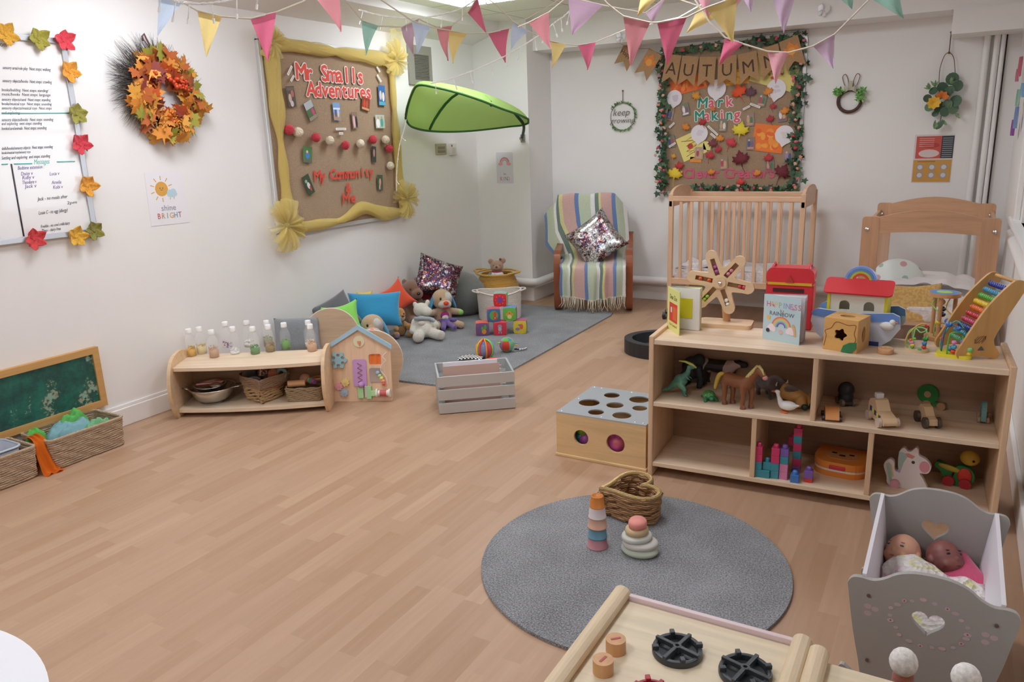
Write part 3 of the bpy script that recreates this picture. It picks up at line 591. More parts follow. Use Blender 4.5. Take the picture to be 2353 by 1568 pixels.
# ================================================================ bunting and fairy lights hung across the room
def at(px, py, d): return Vector((0, 0, CAMH)) + _ray(px, py).normalized() * d
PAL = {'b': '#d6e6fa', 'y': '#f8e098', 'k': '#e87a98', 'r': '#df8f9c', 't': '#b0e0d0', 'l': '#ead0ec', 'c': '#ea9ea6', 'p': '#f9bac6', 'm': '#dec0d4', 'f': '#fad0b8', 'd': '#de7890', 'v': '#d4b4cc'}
def bunting(label, d0, items, ends):
    """items: flags (colour, left top, right top, tip) as photo points; ends: string runs on"""
    t = thing('bunting', label, 'bunting', group='bunting strings overhead'); pts = []
    def P(p, dd=0): return at(p[0], p[1], d0(p[0]) + dd)
    if ends[0]:
        pts += [P(p) for p in ends[0]]
        if ends[0][0][1] < 2: pts = [Vector((pts[0].x - .1, pts[0].y + .05, ZC))] + pts
    t.location = org = P(items[0][1])
    for c, a, b_, tip in items:
        A_, B_, T_ = P(a), P(b_), P(tip); pts += [A_, B_]
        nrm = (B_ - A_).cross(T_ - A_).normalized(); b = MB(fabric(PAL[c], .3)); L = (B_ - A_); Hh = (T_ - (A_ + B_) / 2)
        cur = random.uniform(-.018, .018)
        def f(u, v): w = (1 - v) + .02 * v; m_ = (A_ + B_) / 2; return tuple(m_ + L * (u - .5) * w + Hh * v + nrm * (cur * math.sin(v * 3) + .006 * math.sin(u * 6 + v * 4)) - org)
        b.sheet(f, 5, 8)
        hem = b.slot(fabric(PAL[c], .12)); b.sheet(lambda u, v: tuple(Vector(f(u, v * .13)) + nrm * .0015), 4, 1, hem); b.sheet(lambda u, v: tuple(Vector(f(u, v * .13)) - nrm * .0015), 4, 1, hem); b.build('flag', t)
    if ends[1]:
        pts += [P(p) for p in ends[1]]
        if ends[1][-1][1] < 2: pts.append(Vector((pts[-1].x + .1, pts[-1].y, ZC)))
    one('string', mat('#ded6c4', .9), lambda b: b.tube([p - org for p in pts], .0035, 0, 6), t); return t
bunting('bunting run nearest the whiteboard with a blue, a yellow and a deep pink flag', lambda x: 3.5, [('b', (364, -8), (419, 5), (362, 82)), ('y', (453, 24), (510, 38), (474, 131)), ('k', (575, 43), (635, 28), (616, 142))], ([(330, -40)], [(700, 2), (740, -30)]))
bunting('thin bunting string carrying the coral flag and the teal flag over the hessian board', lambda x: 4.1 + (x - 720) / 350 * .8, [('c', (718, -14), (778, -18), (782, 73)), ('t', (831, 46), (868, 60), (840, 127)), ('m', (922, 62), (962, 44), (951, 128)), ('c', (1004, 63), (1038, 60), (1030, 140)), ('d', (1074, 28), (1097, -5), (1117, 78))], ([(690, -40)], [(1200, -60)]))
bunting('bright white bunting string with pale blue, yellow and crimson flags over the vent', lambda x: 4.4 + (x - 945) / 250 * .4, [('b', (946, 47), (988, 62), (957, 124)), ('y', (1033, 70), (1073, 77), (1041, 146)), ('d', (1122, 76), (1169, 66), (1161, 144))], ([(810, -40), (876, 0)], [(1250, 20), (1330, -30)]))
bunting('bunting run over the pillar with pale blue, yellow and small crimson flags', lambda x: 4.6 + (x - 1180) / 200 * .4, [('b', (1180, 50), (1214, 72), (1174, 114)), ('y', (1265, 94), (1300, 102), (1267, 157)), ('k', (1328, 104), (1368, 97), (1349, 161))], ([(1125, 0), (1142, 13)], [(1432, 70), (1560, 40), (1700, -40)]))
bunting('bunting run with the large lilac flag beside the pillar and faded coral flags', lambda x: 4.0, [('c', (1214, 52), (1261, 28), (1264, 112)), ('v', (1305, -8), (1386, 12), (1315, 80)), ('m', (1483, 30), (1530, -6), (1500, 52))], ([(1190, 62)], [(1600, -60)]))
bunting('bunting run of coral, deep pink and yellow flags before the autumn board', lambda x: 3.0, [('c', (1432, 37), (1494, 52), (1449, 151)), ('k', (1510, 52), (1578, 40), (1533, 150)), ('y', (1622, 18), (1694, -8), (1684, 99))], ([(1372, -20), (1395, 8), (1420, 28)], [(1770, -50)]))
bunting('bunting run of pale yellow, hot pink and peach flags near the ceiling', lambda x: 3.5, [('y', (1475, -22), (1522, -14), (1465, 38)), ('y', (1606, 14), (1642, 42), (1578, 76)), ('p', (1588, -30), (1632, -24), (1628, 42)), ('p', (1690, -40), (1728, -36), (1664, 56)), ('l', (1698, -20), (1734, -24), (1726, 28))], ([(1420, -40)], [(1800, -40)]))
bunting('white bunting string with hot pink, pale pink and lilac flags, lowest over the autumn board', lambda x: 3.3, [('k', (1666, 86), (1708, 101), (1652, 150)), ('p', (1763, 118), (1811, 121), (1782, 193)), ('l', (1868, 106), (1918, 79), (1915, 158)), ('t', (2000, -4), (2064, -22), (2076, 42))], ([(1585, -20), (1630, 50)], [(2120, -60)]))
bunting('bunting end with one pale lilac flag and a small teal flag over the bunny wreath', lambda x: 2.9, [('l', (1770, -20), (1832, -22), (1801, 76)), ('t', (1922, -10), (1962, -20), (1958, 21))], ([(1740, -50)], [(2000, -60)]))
def fairy(label, pts, d, n, drops):
    P = [at(x, y, d if not isinstance(d, tuple) else lerp(d[0], d[1], i / (len(pts) - 1))) for i, (x, y) in enumerate(pts)]
    S = smoothpts(P, 8); t = thing('fairy_lights', label, 'string lights', S[0], group='strings of unlit fairy lights'); org = S[0]
    w = mat('#f2f1ee', .4)
    def wires(b):
        for ph in (0, PI): b.tube([p - org + Vector((math.cos(i * 1.6 + ph), 0, math.sin(i * 1.6 + ph))) * .003 for i, p in enumerate(S)], .0026, 0, 5)
    one('cable', w, wires, t)
    for k in range(n):
        i = int((k + .5) / n * (len(S) - 1)); p = S[i] - org; dn = Vector((random.uniform(-.02, .02), random.uniform(-.01, .01), -.05 if not drops else drops)) if True else 0
        b = MB(w); b.tube([p, p + dn * .5, p + dn], .0022, 0, 5); b.cyl(p + dn, p + dn * 1.35, .0045, 0, 8); b.build('bulb', t)
fairy('twisted white fairy lights sagging in front of the blue and yellow flags', [(360, -30), (395, 0), (435, 8), (495, 6), (560, -8), (620, -40)], 3.2, 6, 0)
fairy('white fairy lights sagging from the ceiling panel past the lilac flag', [(825, 22), (880, 36), (950, 42), (1010, 34), (1070, 14), (1130, -30)], 4.6, 7, 0)
fairy('white fairy lights rising from the leaf canopy towards the autumn board', [(990, 192), (1050, 176), (1130, 144), (1190, 112), (1240, 80), (1275, 52), (1304, 30), (1350, -20)], (4.95, 4.2), 12, 0)
fairy('thin fairy light wire hanging down behind the tip of the leaf canopy', [(933, 275), (928, 300), (918, 335), (912, 385), (911, 440)], 5.95, 4, -.02)
# glittery butterflies on wires at the bulkhead
for px, py, lb in ((1908, 40, 'pale glitter butterfly on a wire over the bunny wreath'), (1462, 97, 'pale glitter butterfly on a wire left of the autumn board')):
    M = onB(px, py, -20, .36) @ sca(.62); t = thing('butterfly_decoration', lb, 'butterfly', M=M); w = mat('#f4f2f4', .3, .1, al=.55)
    for sx in (-1, 1):
        one('wing', w, lambda b: (b.sheet(lambda u, v: (sx * (.005 + .07 * u), .0 + (v - .35) * .11 * math.sin(PI * (.15 + .85 * u)) + .035 * u, .04 * u), 6, 5), b.sheet(lambda u, v: (sx * (.005 + .045 * u), -.03 * u + (v - .6) * .07 * math.sin(PI * (.15 + .85 * u)), .03 * u), 6, 4)), t, solid=.001)
    one('body', w, lambda b: b.sph((0, 0, 0), (.005, .03, .005), 0, 8, 6), t)
    one('wire', mat('#8d857a', .5), lambda b: b.tube(smoothpts([(0, -.02, 0), (-.03, -.06, -.08), (-.04, -.07, -.2), (.02, -.09, -.3)], 5), .0018, 0, 4), t)
# ================================================================ things on the back wall
# ---- keep growing hoop
M = onB(1432, 268, 0, .012); t = thing('leafy_hoop', 'small wire hoop with green leaves and the words keep growing', 'wreath', M=M); R_ = .118
one('wire_hoop', mat('#4b4640', .5), lambda b: b.tube([(R_ * math.cos(a * PI / 20), R_ * math.sin(a * PI / 20), 0) for a in range(40)], .0028, 0, 6, closed=True), t)
gm = [mat(c, .6) for c in ('#4f7a42', '#6f9a5a', '#3f6638')]
def lf(b, x, y, z, a, L, m, wd=.4, tilt=.3):
    b.sheet(lambda u, v: (u * L, (v - .5) * 2 * wd * L * .5 * math.sin(PI * (.08 + .92 * u) * .98) ** .8, .1 * L * math.sin(PI * u)), 4, 3, m, T=tr(x, y, z) @ rotz(a) @ roty(-tilt))
b = MB(*gm)
for k in range(110):
    a = random.choice((random.uniform(-.6, 2.6), random.uniform(-2.4, -.9))); lf(b, R_ * math.cos(a), R_ * math.sin(a), .002, a + random.uniform(-1.8, 1.8), random.uniform(.016, .032), k % 3)
b.build('leaves', t)
b = MB(mat('#57504a', .6)); b.text('keep', .085, 0, T=tr(-.01, .035, 0) @ Matrix(((1, .3, 0, 0), (0, 1, 0, 0), (0, 0, 1, 0), (0, 0, 0, 1))), h=.002, thick=-.001); b.text('growing', .072, 0, T=tr(0, -.035, 0) @ Matrix(((1, .3, 0, 0), (0, 1, 0, 0), (0, 0, 1, 0), (0, 0, 0, 1))), h=.002, thick=-.001); b.build('wire_lettering', t)
one('hanging_cord', mat('#6f5c4c', .8), lambda b: (b.tube([(.0, R_, 0), (.0, R_ + .1, 0)], .003, 0, 5), b.sph((0, R_ + .105, 0), .008, 0, 8, 6)), t)
# ---- Mark Making board
P1 = wy(1515, 106, YB); P2 = wy(1862, 72, YB); P3 = wy(1528, 446, YB)
bx0, bx1, bz1, bz0 = (P1.x + P3.x) / 2 - .005, P2.x - .01, (P1.z + P2.z) / 2, P3.z - .0; bw, bh = bx1 - bx0, bz1 - bz0
cx_, cz_ = (bx0 + bx1) / 2, (bz0 + bz1) / 2
t = thing('notice_board', 'hessian notice board of autumn leaves and paintings reading Mark Making Clever Creators', 'notice board', M=Matrix.Translation((cx_, YB, cz_)) @ _MB)
def fr(b): b.prism(rrect(bw, bh, .06), .03, 0, holes=[rrect(bw - .05, bh - .05, .04)[::-1]])
one('board_frame', mat('#b9b5b0', .35, .4), fr, t, bevel=.003)
one('hessian', hess, lambda b: b.prism(rrect(bw - .04, bh - .04, .04), .014, 0), t)
def K2(px, py): p = wy(px, py, YB - .02); return (p.x - cx_, p.z - cz_)
GR, PK_ = '#2f8f7c', '#dc6474'
lettering(t, K2, 'Mark', 1605, 238, 80, .12, [GR, PK_], '#efe9e2', .016, .1); lettering(t, K2, 'Making', 1599, 268, 103, .12, [GR, PK_], '#efe9e2', .016, .1); lettering(t, K2, 'Clever Creators', 1573, 400, 208, .12, ['#cf5f7c'], None, .016, .1)
def brd(px, py, a=0, off=.018): return onB(px, py, a, off)
sp = 'paintings and cut-outs on the autumn board'
def paint(px, py, w_, h_, a, base, lb, it, th=.001): return card('painting', lb, 'painting', brd(px, py, a), w_, h_, base, it, sp)
rr = random.Random(5)
def splash(cols, w_, h_, n, r=.02): return [('e', rr.uniform(-w_ / 2 + r, w_ / 2 - r), rr.uniform(-h_ / 2 + r, h_ / 2 - r), rr.uniform(.5, 1) * r, rr.uniform(.4, 1) * r, rr.choice(cols)) for _ in range(n)]
paint(1583, 194, .32, .13, 12, '#e8702c', 'orange painted sheet directly under the letters A U T', splash(['#f08c3a', '#e0562a', '#f0a04a'], .32, .13, 26))
paint(1688, 178, .24, .12, 3, '#e8a43a', 'yellow and orange painted sheet under the letters U M', splash(['#f0bc4c', '#e8803a', '#f5c95c'], .24, .12, 20))
paint(1780, 170, .36, .20, -18, '#e2d27c', 'pale yellow painted sheet with red scribbles in the upper corner of the autumn board', splash(['#b8643c', '#c4433a', '#a87c50'], .2, .12, 16, .015))
paint(1590, 335, .22, .21, 22, '#e8dc82', 'pale yellow painting with brown scribbles low on the left of the autumn board', [('l', [(-.07 + .14 * ((k * 7) % 10) / 10, -.07 + .014 * k) for k in range(11)], .0025, '#b05a34'), ('l', [(.07 - .13 * ((k * 3) % 7) / 7, -.08 + .015 * k) for k in range(11)], .002, '#a8703c'), ('c', -.01, .0, .025, '#c43f3a')])
paint(1626, 335, .07, .07, -8, '#e9de8a', 'small pale yellow scrap beside the scribbled painting', [])
paint(1767, 318, .255, .22, -8, '#ec7a2e', 'large orange painting on the right of the autumn board', splash(['#f0963c', '#e8662c', '#f3a33f'], .25, .2, 26, .03))
paint(1600, 367, .10, .045, -3, '#e8943a', 'small torn orange strip above the word Clever', [])
for px, py, w_, lb, cc in ((1552, 226, .1, 'white paper balloon shape at the upper left of the autumn board', '#d3c4d4'), (1649, 205, .115, 'white paper balloon shape over the word Mark', '#d9d2d6'), (1785, 205, .115, 'white paper balloon shape under the pale pink flag', '#d6cbd4'),
                           (1609, 307, .11, 'white paper balloon shape on the scribbled yellow painting', '#dccfdc'), (1804, 310, .112, 'white paper balloon shape on the large orange painting', '#ddd6d2')):
    b = MB(mat('#e6e0e4', .6)); w_ *= 1.35; b.prism(circ(w_ / 2, 24, 0, 0, rad(-70), rad(250)) + [(-.004, -w_ * .66)], .002); art(b, [('e', rr.uniform(-.02, .02), rr.uniform(-.02, .02), .02, .012, cc) for _ in range(5)], .002)
    o = b.build('paper_balloon'); o.matrix_world = brd(px, py, rr.uniform(-8, 8), .026); tag(o, lb, 'paper cut-out', 'paper balloons on the autumn board')
LV = [(1702, 214, '#e8542c', .135, 'bright orange maple leaf right of the word Mark'), (1703, 302, '#e6cf35', .145, 'yellow maple leaf in the middle of the autumn board'), (1705, 368, '#6e1f2c', .15, 'dark red maple leaf at the lower middle of the autumn board'),
      (1553, 402, '#e8c735', .145, 'yellow maple leaf in the lower left corner of the autumn board'), (1798, 398, '#6a1c2b', .145, 'dark red maple leaf in the lower right corner of the autumn board'), (1601, 223, '#dc9a38', .09, 'small gold leaf between two paper balloons'), (1727, 215, '#6a4452', .10, 'purple leaf beside the bright orange leaf'),
      (1768, 213, '#e08a3a', .085, 'small orange leaf on the balloon under the pink flag'), (1578, 294, '#dd8836', .08, 'small orange leaf above the scribbled painting'), (1617, 283, '#b3303a', .07, 'red leaf over the balloon on the scribbled painting'), (1656, 320, '#dd8a38', .08, 'small orange leaf below the yellow middle leaf'),
      (1640, 332, '#7d3a44', .09, 'maroon leaf beside the pale yellow scrap'), (1633, 359, '#c23640', .085, 'red leaf below the maroon leaf'), (1654, 345, '#b8323e', .07, 'small red leaf between the maroon leaf and the large dark leaf'), (1681, 330, '#c9404a', .10, 'pinkish red leaf under the yellow middle leaf'), (1772, 275, '#b03040', .07, 'small red leaf above the orange painting'),
      (1768, 365, '#b8323c', .085, 'red leaf under the orange painting'), (1806, 257, '#dc8a3c', .08, 'orange leaf near the ivy on the right edge'), (1637, 397, '#e08a3a', .07, 'orange leaf lying over the word Clever'), (1743, 399, '#e08f3a', .07, 'orange leaf lying over the word Creators'), (1704, 420, '#d0443a', .08, 'red leaf under the word Creators'),
      (1564, 383, '#b8383a', .09, 'red leaf above the word Clever'), (1550, 360, '#e0a03c', .05, 'tiny orange leaf at the left ivy edge'), (1778, 246, '#b53a48', .06, 'small crimson leaf right of the caption strips'), (1640, 252, '#dc7f3c', .05, 'tiny orange leaf between the words Mark and Making')]
for px, py, c, sz, lb in LV:
    b = MB(mat(c, .7)); leafmesh(b, tr(0), sz, 0, .1); b.tube([(0, -sz * .4, .004), (.01, -sz * .7, .006)], .0015, 0, 4); o = b.build('maple_leaf', solid=.0012); o.matrix_world = brd(px, py, rr.uniform(-30, 30), .034); tag(o, lb, 'leaf', 'leaves on the autumn board')
SN = [(1576, 252, 'snapshot under the first paper balloon on the autumn board'), (1724, 275, 'snapshot just above the orange painting on the autumn board'), (1662, 288, 'snapshot with a lilac corner below the word Making'), (1540, 262, 'pink toned snapshot against the left ivy on the autumn board'), (1544, 325, 'snapshot between the ivy and the scribbled painting'),
      (1664, 375, 'snapshot left of the large dark red leaf'), (1752, 230, 'snapshot beside the balloon under the pink flag'), (1798, 265, 'green toned snapshot near the right ivy'), (1812, 358, 'snapshot low against the right ivy'), (1726, 330, 'pink snapshot left of the orange painting'), (1608, 352, 'snapshot below the scribbled painting'), (1770, 380, 'blue toned snapshot right of the large dark red leaf')]
pc = ['#c99a86', '#4a5f86', '#e6dede', '#8a5f7a', '#567a5c', '#a88ab0', '#caa878', '#b8485a']
for px, py, lb in SN: card('snapshot', lb, 'photograph', brd(px, py, rr.uniform(-12, 12), .022), .072, .105, rr.choice(['#9a8578', '#87786e', '#b29a8c', '#7d7f70']), [('e', -.012, .0, .012, .028, rr.choice(pc)), ('e', .014, -.008, .012, .03, rr.choice(pc)), ('r', 0, -.036, .05, .015, rr.choice(pc)), ('c', -.012, .028, .008, '#d9b49c')], 'snapshots on the autumn board')
for px, py, w_, a, lb in ((1546, 288, .06, 40, 'white caption strip beside the left ivy'), (1717, 248, .06, 25, 'shorter white caption strip right of the word Making'), (1737, 243, .09, -22, 'longer white caption strip right of the word Making'), (1640, 300, .12, -42, 'long white caption strip slanting below the word Making'), (1641, 312, .06, -40, 'short white caption strip by the slanting one'), (1547, 333, .07, 30, 'white caption strip on the left edge snapshot')):
    card('caption_strip', lb, 'caption strip', brd(px, py, a, .028), w_, .018, '#e9e4df', [('r', 0, 0, w_ * .8, .003, '#8a8480')], 'caption strips on the autumn board')
# ivy garland with roses round the board
t = thing('ivy_garland', 'ivy garland with small pink roses framing the autumn notice board', 'garland', M=Matrix.Translation((cx_, YB, cz_)) @ _MB)
IVY = [(0, 0), (.5, -.25), (.42, .1), (.75, .42), (.33, .45), (0, 1), (-.33, .45), (-.75, .42), (-.42, .1), (-.5, -.25)][::-1]
path = [(-bw / 2 + .02, -bh / 2 + .01), (-bw / 2 + .02, bh / 2 - .07), (bw / 2 - .05, bh / 2 - .04), (bw / 2 - .035, -bh / 2 + .04), (.0, -bh / 2 + .05), (-bw / 2 + .3, -bh / 2 + .07)]
dens = [125, 62, 110, 60, 22]; segs = []
im = [mat(c, .55) for c in ('#2c4a30', '#3f6140', '#23402a', '#51704c')]
names = []
for s_ in range(5):
    a, c = Vector((*path[s_], 0)), Vector((*path[s_ + 1], 0)); b = MB(*im); n_ = dens[s_]
    for k in range(n_):
        u = (k + rr.random()) / n_; p = a.lerp(c, u); wdt = .028 if s_ in (0, 2) else .016
        T = tr(p.x + rr.gauss(0, wdt if s_ in (0, 2) else .02), p.y + rr.gauss(0, .02 if s_ in (0, 2) else wdt * .8), rr.uniform(.035, .075)) @ rotz(rr.uniform(0, 6.28)) @ rotx(rr.uniform(-.6, .6)) @ roty(rr.uniform(-.6, .6))
        leafmesh(b, T, rr.uniform(.03, .052), rr.randrange(4), .2, IVY)
    b.tube([a.lerp(c, k / 20) + Vector((rr.gauss(0, .008), rr.gauss(0, .008), .04)) for k in range(21)], .003, 0, 5); b.build('ivy_strand', t)
rc = [mat(c, .7) for c in ('#d8707c', '#d99a84', '#c8485c', '#dcae98')]
nr = 0
for s_ in range(5):
    a, c = Vector((*path[s_], 0)), Vector((*path[s_ + 1], 0)); n_ = (22, 9, 20, 12, 2)[s_]
    for k in range(n_):
        p = a.lerp(c, (k + .5 * rr.random() + .2) / n_) + Vector((rr.gauss(0, .02), rr.gauss(0, .012), .08)); b = MB(rc[rr.randrange(4)])
        for q_ in range(4): b.sph(p + Vector((rr.gauss(0, .004), rr.gauss(0, .004), rr.uniform(0, .006))), (.012, .009, .009), 0, 7, 5, rot=rotz(q_))
        b.build('rose', t)
# paper clip tags at the board edge
# ---- hessian AUTUMN banner
t = thing('autumn_banner', 'brown hessian pennant banner reading Happy AUTUMN with maple leaves', 'banner', (cx_, YB - .1, 1.9)); org = t.location.copy()
def Q(px, py): return wy(px, py, YB - .10) - org
bt = mat('#b08a63', .95, kind='cloth', s=220.0); ink = mat('#4a3428', .8)
PN = [('Happy', (1435, 99), (1469, 112), .045), ('*', (1490, 112), (1522, 126), 0), ('A', (1532, 124), (1566, 128), .14), ('U', (1568, 128), (1606, 131), .14), ('T', (1608, 131), (1646, 130), .14), ('U', (1650, 130), (1693, 126), .14), ('M', (1695, 126), (1738, 116), .14), ('N', (1740, 115), (1788, 100), .14), ('*', (1790, 98), (1833, 80), 0)]
L_ = .235
for s_, a, c, sz in PN:
    A_, B_ = Q(*a), Q(*c); dx = (B_ - A_); wv = dx.length; ex = dx.normalized(); ez = Vector((ex.z * -1, 0, ex.x)); 
    if ez.z > 0: ez = -ez
    if s_ in ('Happy',) or a[0] == 1490: ez = (ez + Vector((-.35, 0, 0))).normalized()
    M = Matrix.Translation((A_ + B_) / 2) @ Matrix((ex, -ez, Vector((0, -1, 0)))).transposed().to_4x4()
    b = MB(bt, ink); h2 = L_ if sz != .045 else .2; b.prism([(-wv / 2, 0), (-wv / 2, -h2), (0, -h2 + .055), (wv / 2, -h2), (wv / 2, 0)], .0025, 0)
    if s_ == '*':
        m_ = b.slot(mat('#e0833a', .7)); leafmesh(b, tr(0, -.1, .004), .13, m_, .0)
        b.cyl((0, -.1, .003), (0, -.1, .0045), .03, b.slot(mat('#e8a04a', .7)), 10)
    elif s_ == 'Happy': b.text('Happy', .055, 1, T=tr(0, -.08, .003), h=.0008)
    else: b.text(s_, sz, 1, T=tr(0, -.115, .003), h=.0008)
    o = b.build('pennant', t); o.matrix_local = M
one('string', mat('#8f7a5c', .9), lambda b: b.tube([Q(1385, 92), Q(1410, 86)] + [Q(*p) for q_ in PN for p in (q_[1], q_[2])] + [Q(1850, 72)], .0022, 0, 5), t)
# ---- bunny wreath
M = onB(1953, 232, 0, .02); t = thing('bunny_wreath', 'small brown twig wreath with bunny ears and green sprigs', 'wreath', M=M); R_ = .083
one('twig_ring', mat('#5a4238', .9, kind='weave', s=60.0), lambda b: b.tube([(R_ * math.cos(a * PI / 18), R_ * math.sin(a * PI / 18), 0) for a in range(36)], .013, 0, 8, closed=True), t)
for sx in (-1, 1): one('ear', mat('#7a5f50', .8), lambda b: b.tube(smoothpts([(sx * .015, R_ + .02, 0), (sx * .02, R_ + .07, .005), (sx * .04, R_ + .115, .005), (sx * .062, R_ + .10, .005), (sx * .05, R_ + .05, 0), (sx * .03, R_ + .01, 0)], 4), .003, 0, 5), t)
one('bow', fabric('#d8d2c0', .3), lambda b: [b.sheet(lambda u, v: (sx * (.005 + .04 * u), R_ + .005 + (v - .5) * .05 * (u + .2), .02 + .012 * math.sin(PI * u)), 5, 4) for sx in (-1, 1)] + [b.sheet(lambda u, v: ((v - .5) * .03, R_ - .005 + .07 * u, .018), 3, 3)], t)
for sx in (-1, 1):
    b = MB(*[mat(c, .6) for c in ('#4f8a3c', '#6fae54', '#8cc06a')])
    for k in range(70): lf(b, sx * (.055 + rr.random() * .05), R_ - .02 - rr.random() * (.05 if sx < 0 else .09) + .03, .02 + rr.random() * .02, rr.uniform(0, 6.28), rr.uniform(.018, .036), k % 3, .35, rr.uniform(0, .9))
    b.build('sprig', t)
# ---- hanging eucalyptus
M = onB(2168, 240, 0, .03); t = thing('hanging_greenery', 'hanging hoop of eucalyptus leaves with a yellow and orange flower', 'greenery', M=M)
def B2(px, py): p = wy(px, py, YB); c = wy(2168, 240, YB); return (p.x - c.x, p.z - c.z)
one('cord', mat('#6d4f40', .8), lambda b: (b.tube([(*B2(2186, 75), 0), (*B2(2181, 121), 0)], .0035, 0, 5), b.sph((*B2(2186, 75), 0), .008, 0, 8, 6), b.sph((*B2(2181, 122), 0), .009, 0, 8, 6), b.tube(smoothpts([(*B2(2158, 195), 0), (*B2(2160, 160), 0), (*B2(2170, 130), 0), (*B2(2181, 122), 0), (*B2(2192, 135), 0), (*B2(2195, 175), 0)], 5), .0025, 0, 5)), t)
b = MB(*[mat(c, .65) for c in ('#54705a', '#6a8568', '#47624c', '#7fa06a')])
def disc(x, y, r, m, z=.03): b.sheet(lambda u, v: (u * r * math.cos(v * 2 * PI), u * r * math.sin(v * 2 * PI), .15 * r * u * u), 2, 12, m, T=tr(x, y, z) @ rotx(rr.uniform(-.5, .5)) @ roty(rr.uniform(-.5, .5)))
for px, py, r in ((2188, 182, .045), (2200, 198, .04), (2166, 203, .042), (2132, 227, .03), (2197, 233, .043), (2158, 246, .04), (2137, 247, .034), (2146, 210, .032), (2176, 216, .04), (2190, 250, .04), (2170, 258, .036), (2150, 262, .025), (2178, 240, .035), (2184, 208, .03), (2160, 222, .03)): disc(*B2(px, py), r, rr.randrange(3), rr.uniform(.02, .06))
for px, py, a, L in ((2147, 296, 50, .07), (2138, 205, 130, .05), (2165, 275, 280, .06), (2195, 262, 340, .05), (2150, 200, 100, .06), (2185, 193, 60, .05)): 
    x, y = B2(px, py)
    for k in range(7): lf(b, x, y, .03, rad(a) + rr.uniform(-.7, .7), L * rr.uniform(.6, 1), 3 if k % 2 else 1, .3)
x, y = B2(2152, 284); lf(b, x, y - .04, .03, rad(50), .08, 0, .5)
b.tube([(*B2(2168, 240), .02), (*B2(2160, 285), .03)], .003, 2, 5); b.build('eucalyptus_leaves', t)
b = MB(mat('#e8b53a', .7), mat('#d9782c', .7))
for k in range(12):
    x, y = B2(2147, 237) if k < 8 else B2(2165, 225); lf(b, x, y, .06, k * .8, .055, 0 if k < 8 else 1, .7, .5)
b.build('flower', t)
# ---- information poster
t = card('information_poster', 'laminated notice in red, black and orange on the back wall beside the window', 'poster', onB(2143, 365, 0, .001), .265, .36, '#d9d4d2', [('r', -.035, .085, .17, .165, '#c9564a'), ('e', -.03, .04, .07, .03, '#dcc8c4'), ('e', -.02, .10, .06, .02, '#b84038'), ('r', .09, .085, .082, .165, '#3a3f45')] +
    [('r', .09, .15 - k * .015, .066, .004, '#a8acb0') for k in range(10)] + [('r', -.05, .15 - k * .014, .10, .003, '#e6c8c0') for k in range(5)] + [('r', 0, -.09, .255, .165, '#cf9a4a')] + [('c', x, y, .024, '#8f9fb4') for x in (-.08, 0, .08) for y in (-.062, -.122)] + [('c', x, y, .017, '#d8cfd0') for x in (-.08, 0, .08) for y in (-.062, -.122)] + [('r', -.04, -.02, .12, .007, '#a8702c')])
# ---- feather decorations in the window
b = thing('feather_garland', 'string of pastel paper feathers hanging at the window', 'garland', wx(2345, 100, .26)); org = b.location.copy(); fz = []
for px, py, c, L in ((2347, 130, '#e08a9a', .12), (2340, 158, '#df9aa8', .08), (2342, 205, '#a8d0bc', .10), (2338, 245, '#9cb4dc', .13), (2330, 275, '#b070bc', .10), (2352, 190, '#9cc0d8', .08)):
    p = wx(px, py, .26) - org; q_ = MB(fabric(c, .4))
    for s in range(3): q_.sheet(lambda u, v: (0.01 * math.sin(v * 5), (v - .5) * .09 * math.sin(PI * (.1 + .85 * u)) + .5 * (s - 1) * .06 * u, -L * u), 5, 4)
    q_.build('paper_feather', b, loc=p); fz.append(p)
one('thread', mat('#e8e4e0', .6), lambda q_: q_.tube([(0, 0, .25)] + fz, .0012, 0, 4), b)
# ================================================================ along the left wall
WOOD = mat('#dcc2a0', .45, kind='wood'); WOODX = mat('#e4cdb0', .45, kind='wood', ax=0); EDGE = mat('#dcbc96', .5, kind='wood'); BEECH = mat('#d3a071', .45, kind='wood', ax=2); BEECHX = mat('#d3a071', .45, kind='wood', ax=0)
def LM(o, ang): return Matrix.Translation(o) @ rotz(ang)
# sequin-style green board on the wall
t = thing('green_flip_board', 'wooden framed green board with worn patches low on the left wall', 'board', M=Matrix.Translation((XL, 1.86, .325)) @ _ML); w, h = 1.0, .335
one('board_frame', mat('#c99a5e', .5, kind='wood'), lambda b: b.prism([(-w / 2, -h / 2), (w / 2, -h / 2), (w / 2, h / 2), (-w / 2, h / 2)], .03, 0, holes=[[(-w / 2 + .035, -h / 2 + .035), (-w / 2 + .035, h / 2 - .035), (w / 2 - .035, h / 2 - .035), (w / 2 - .035, -h / 2 + .035)]]), t, bevel=.003)
q = N('green_sequin_cloth'); n1 = q.n('ShaderNodeTexNoise', i_Scale=9.0, i_Detail=9.0, i_Roughness=.75); q.l(q.coord(), n1.inputs['Vector'])
n2 = q.n('ShaderNodeTexNoise', i_Scale=45.0, i_Detail=4.0); q.l(q.coord(), n2.inputs['Vector']); n3 = q.n('ShaderNodeTexNoise', i_Scale=7.0, i_Detail=7.0, i_Roughness=.7); q.l(q.coord(), n3.inputs['Vector'])
gx = q.n('ShaderNodeSeparateXYZ'); q.l(q.coord(), gx.inputs[0]); ad = q.n('ShaderNodeMath', operation='MULTIPLY_ADD'); ad.inputs[1].default_value = .22; q.l(gx.outputs[0], ad.inputs[0]); q.l(n3.outputs[0], ad.inputs[2])
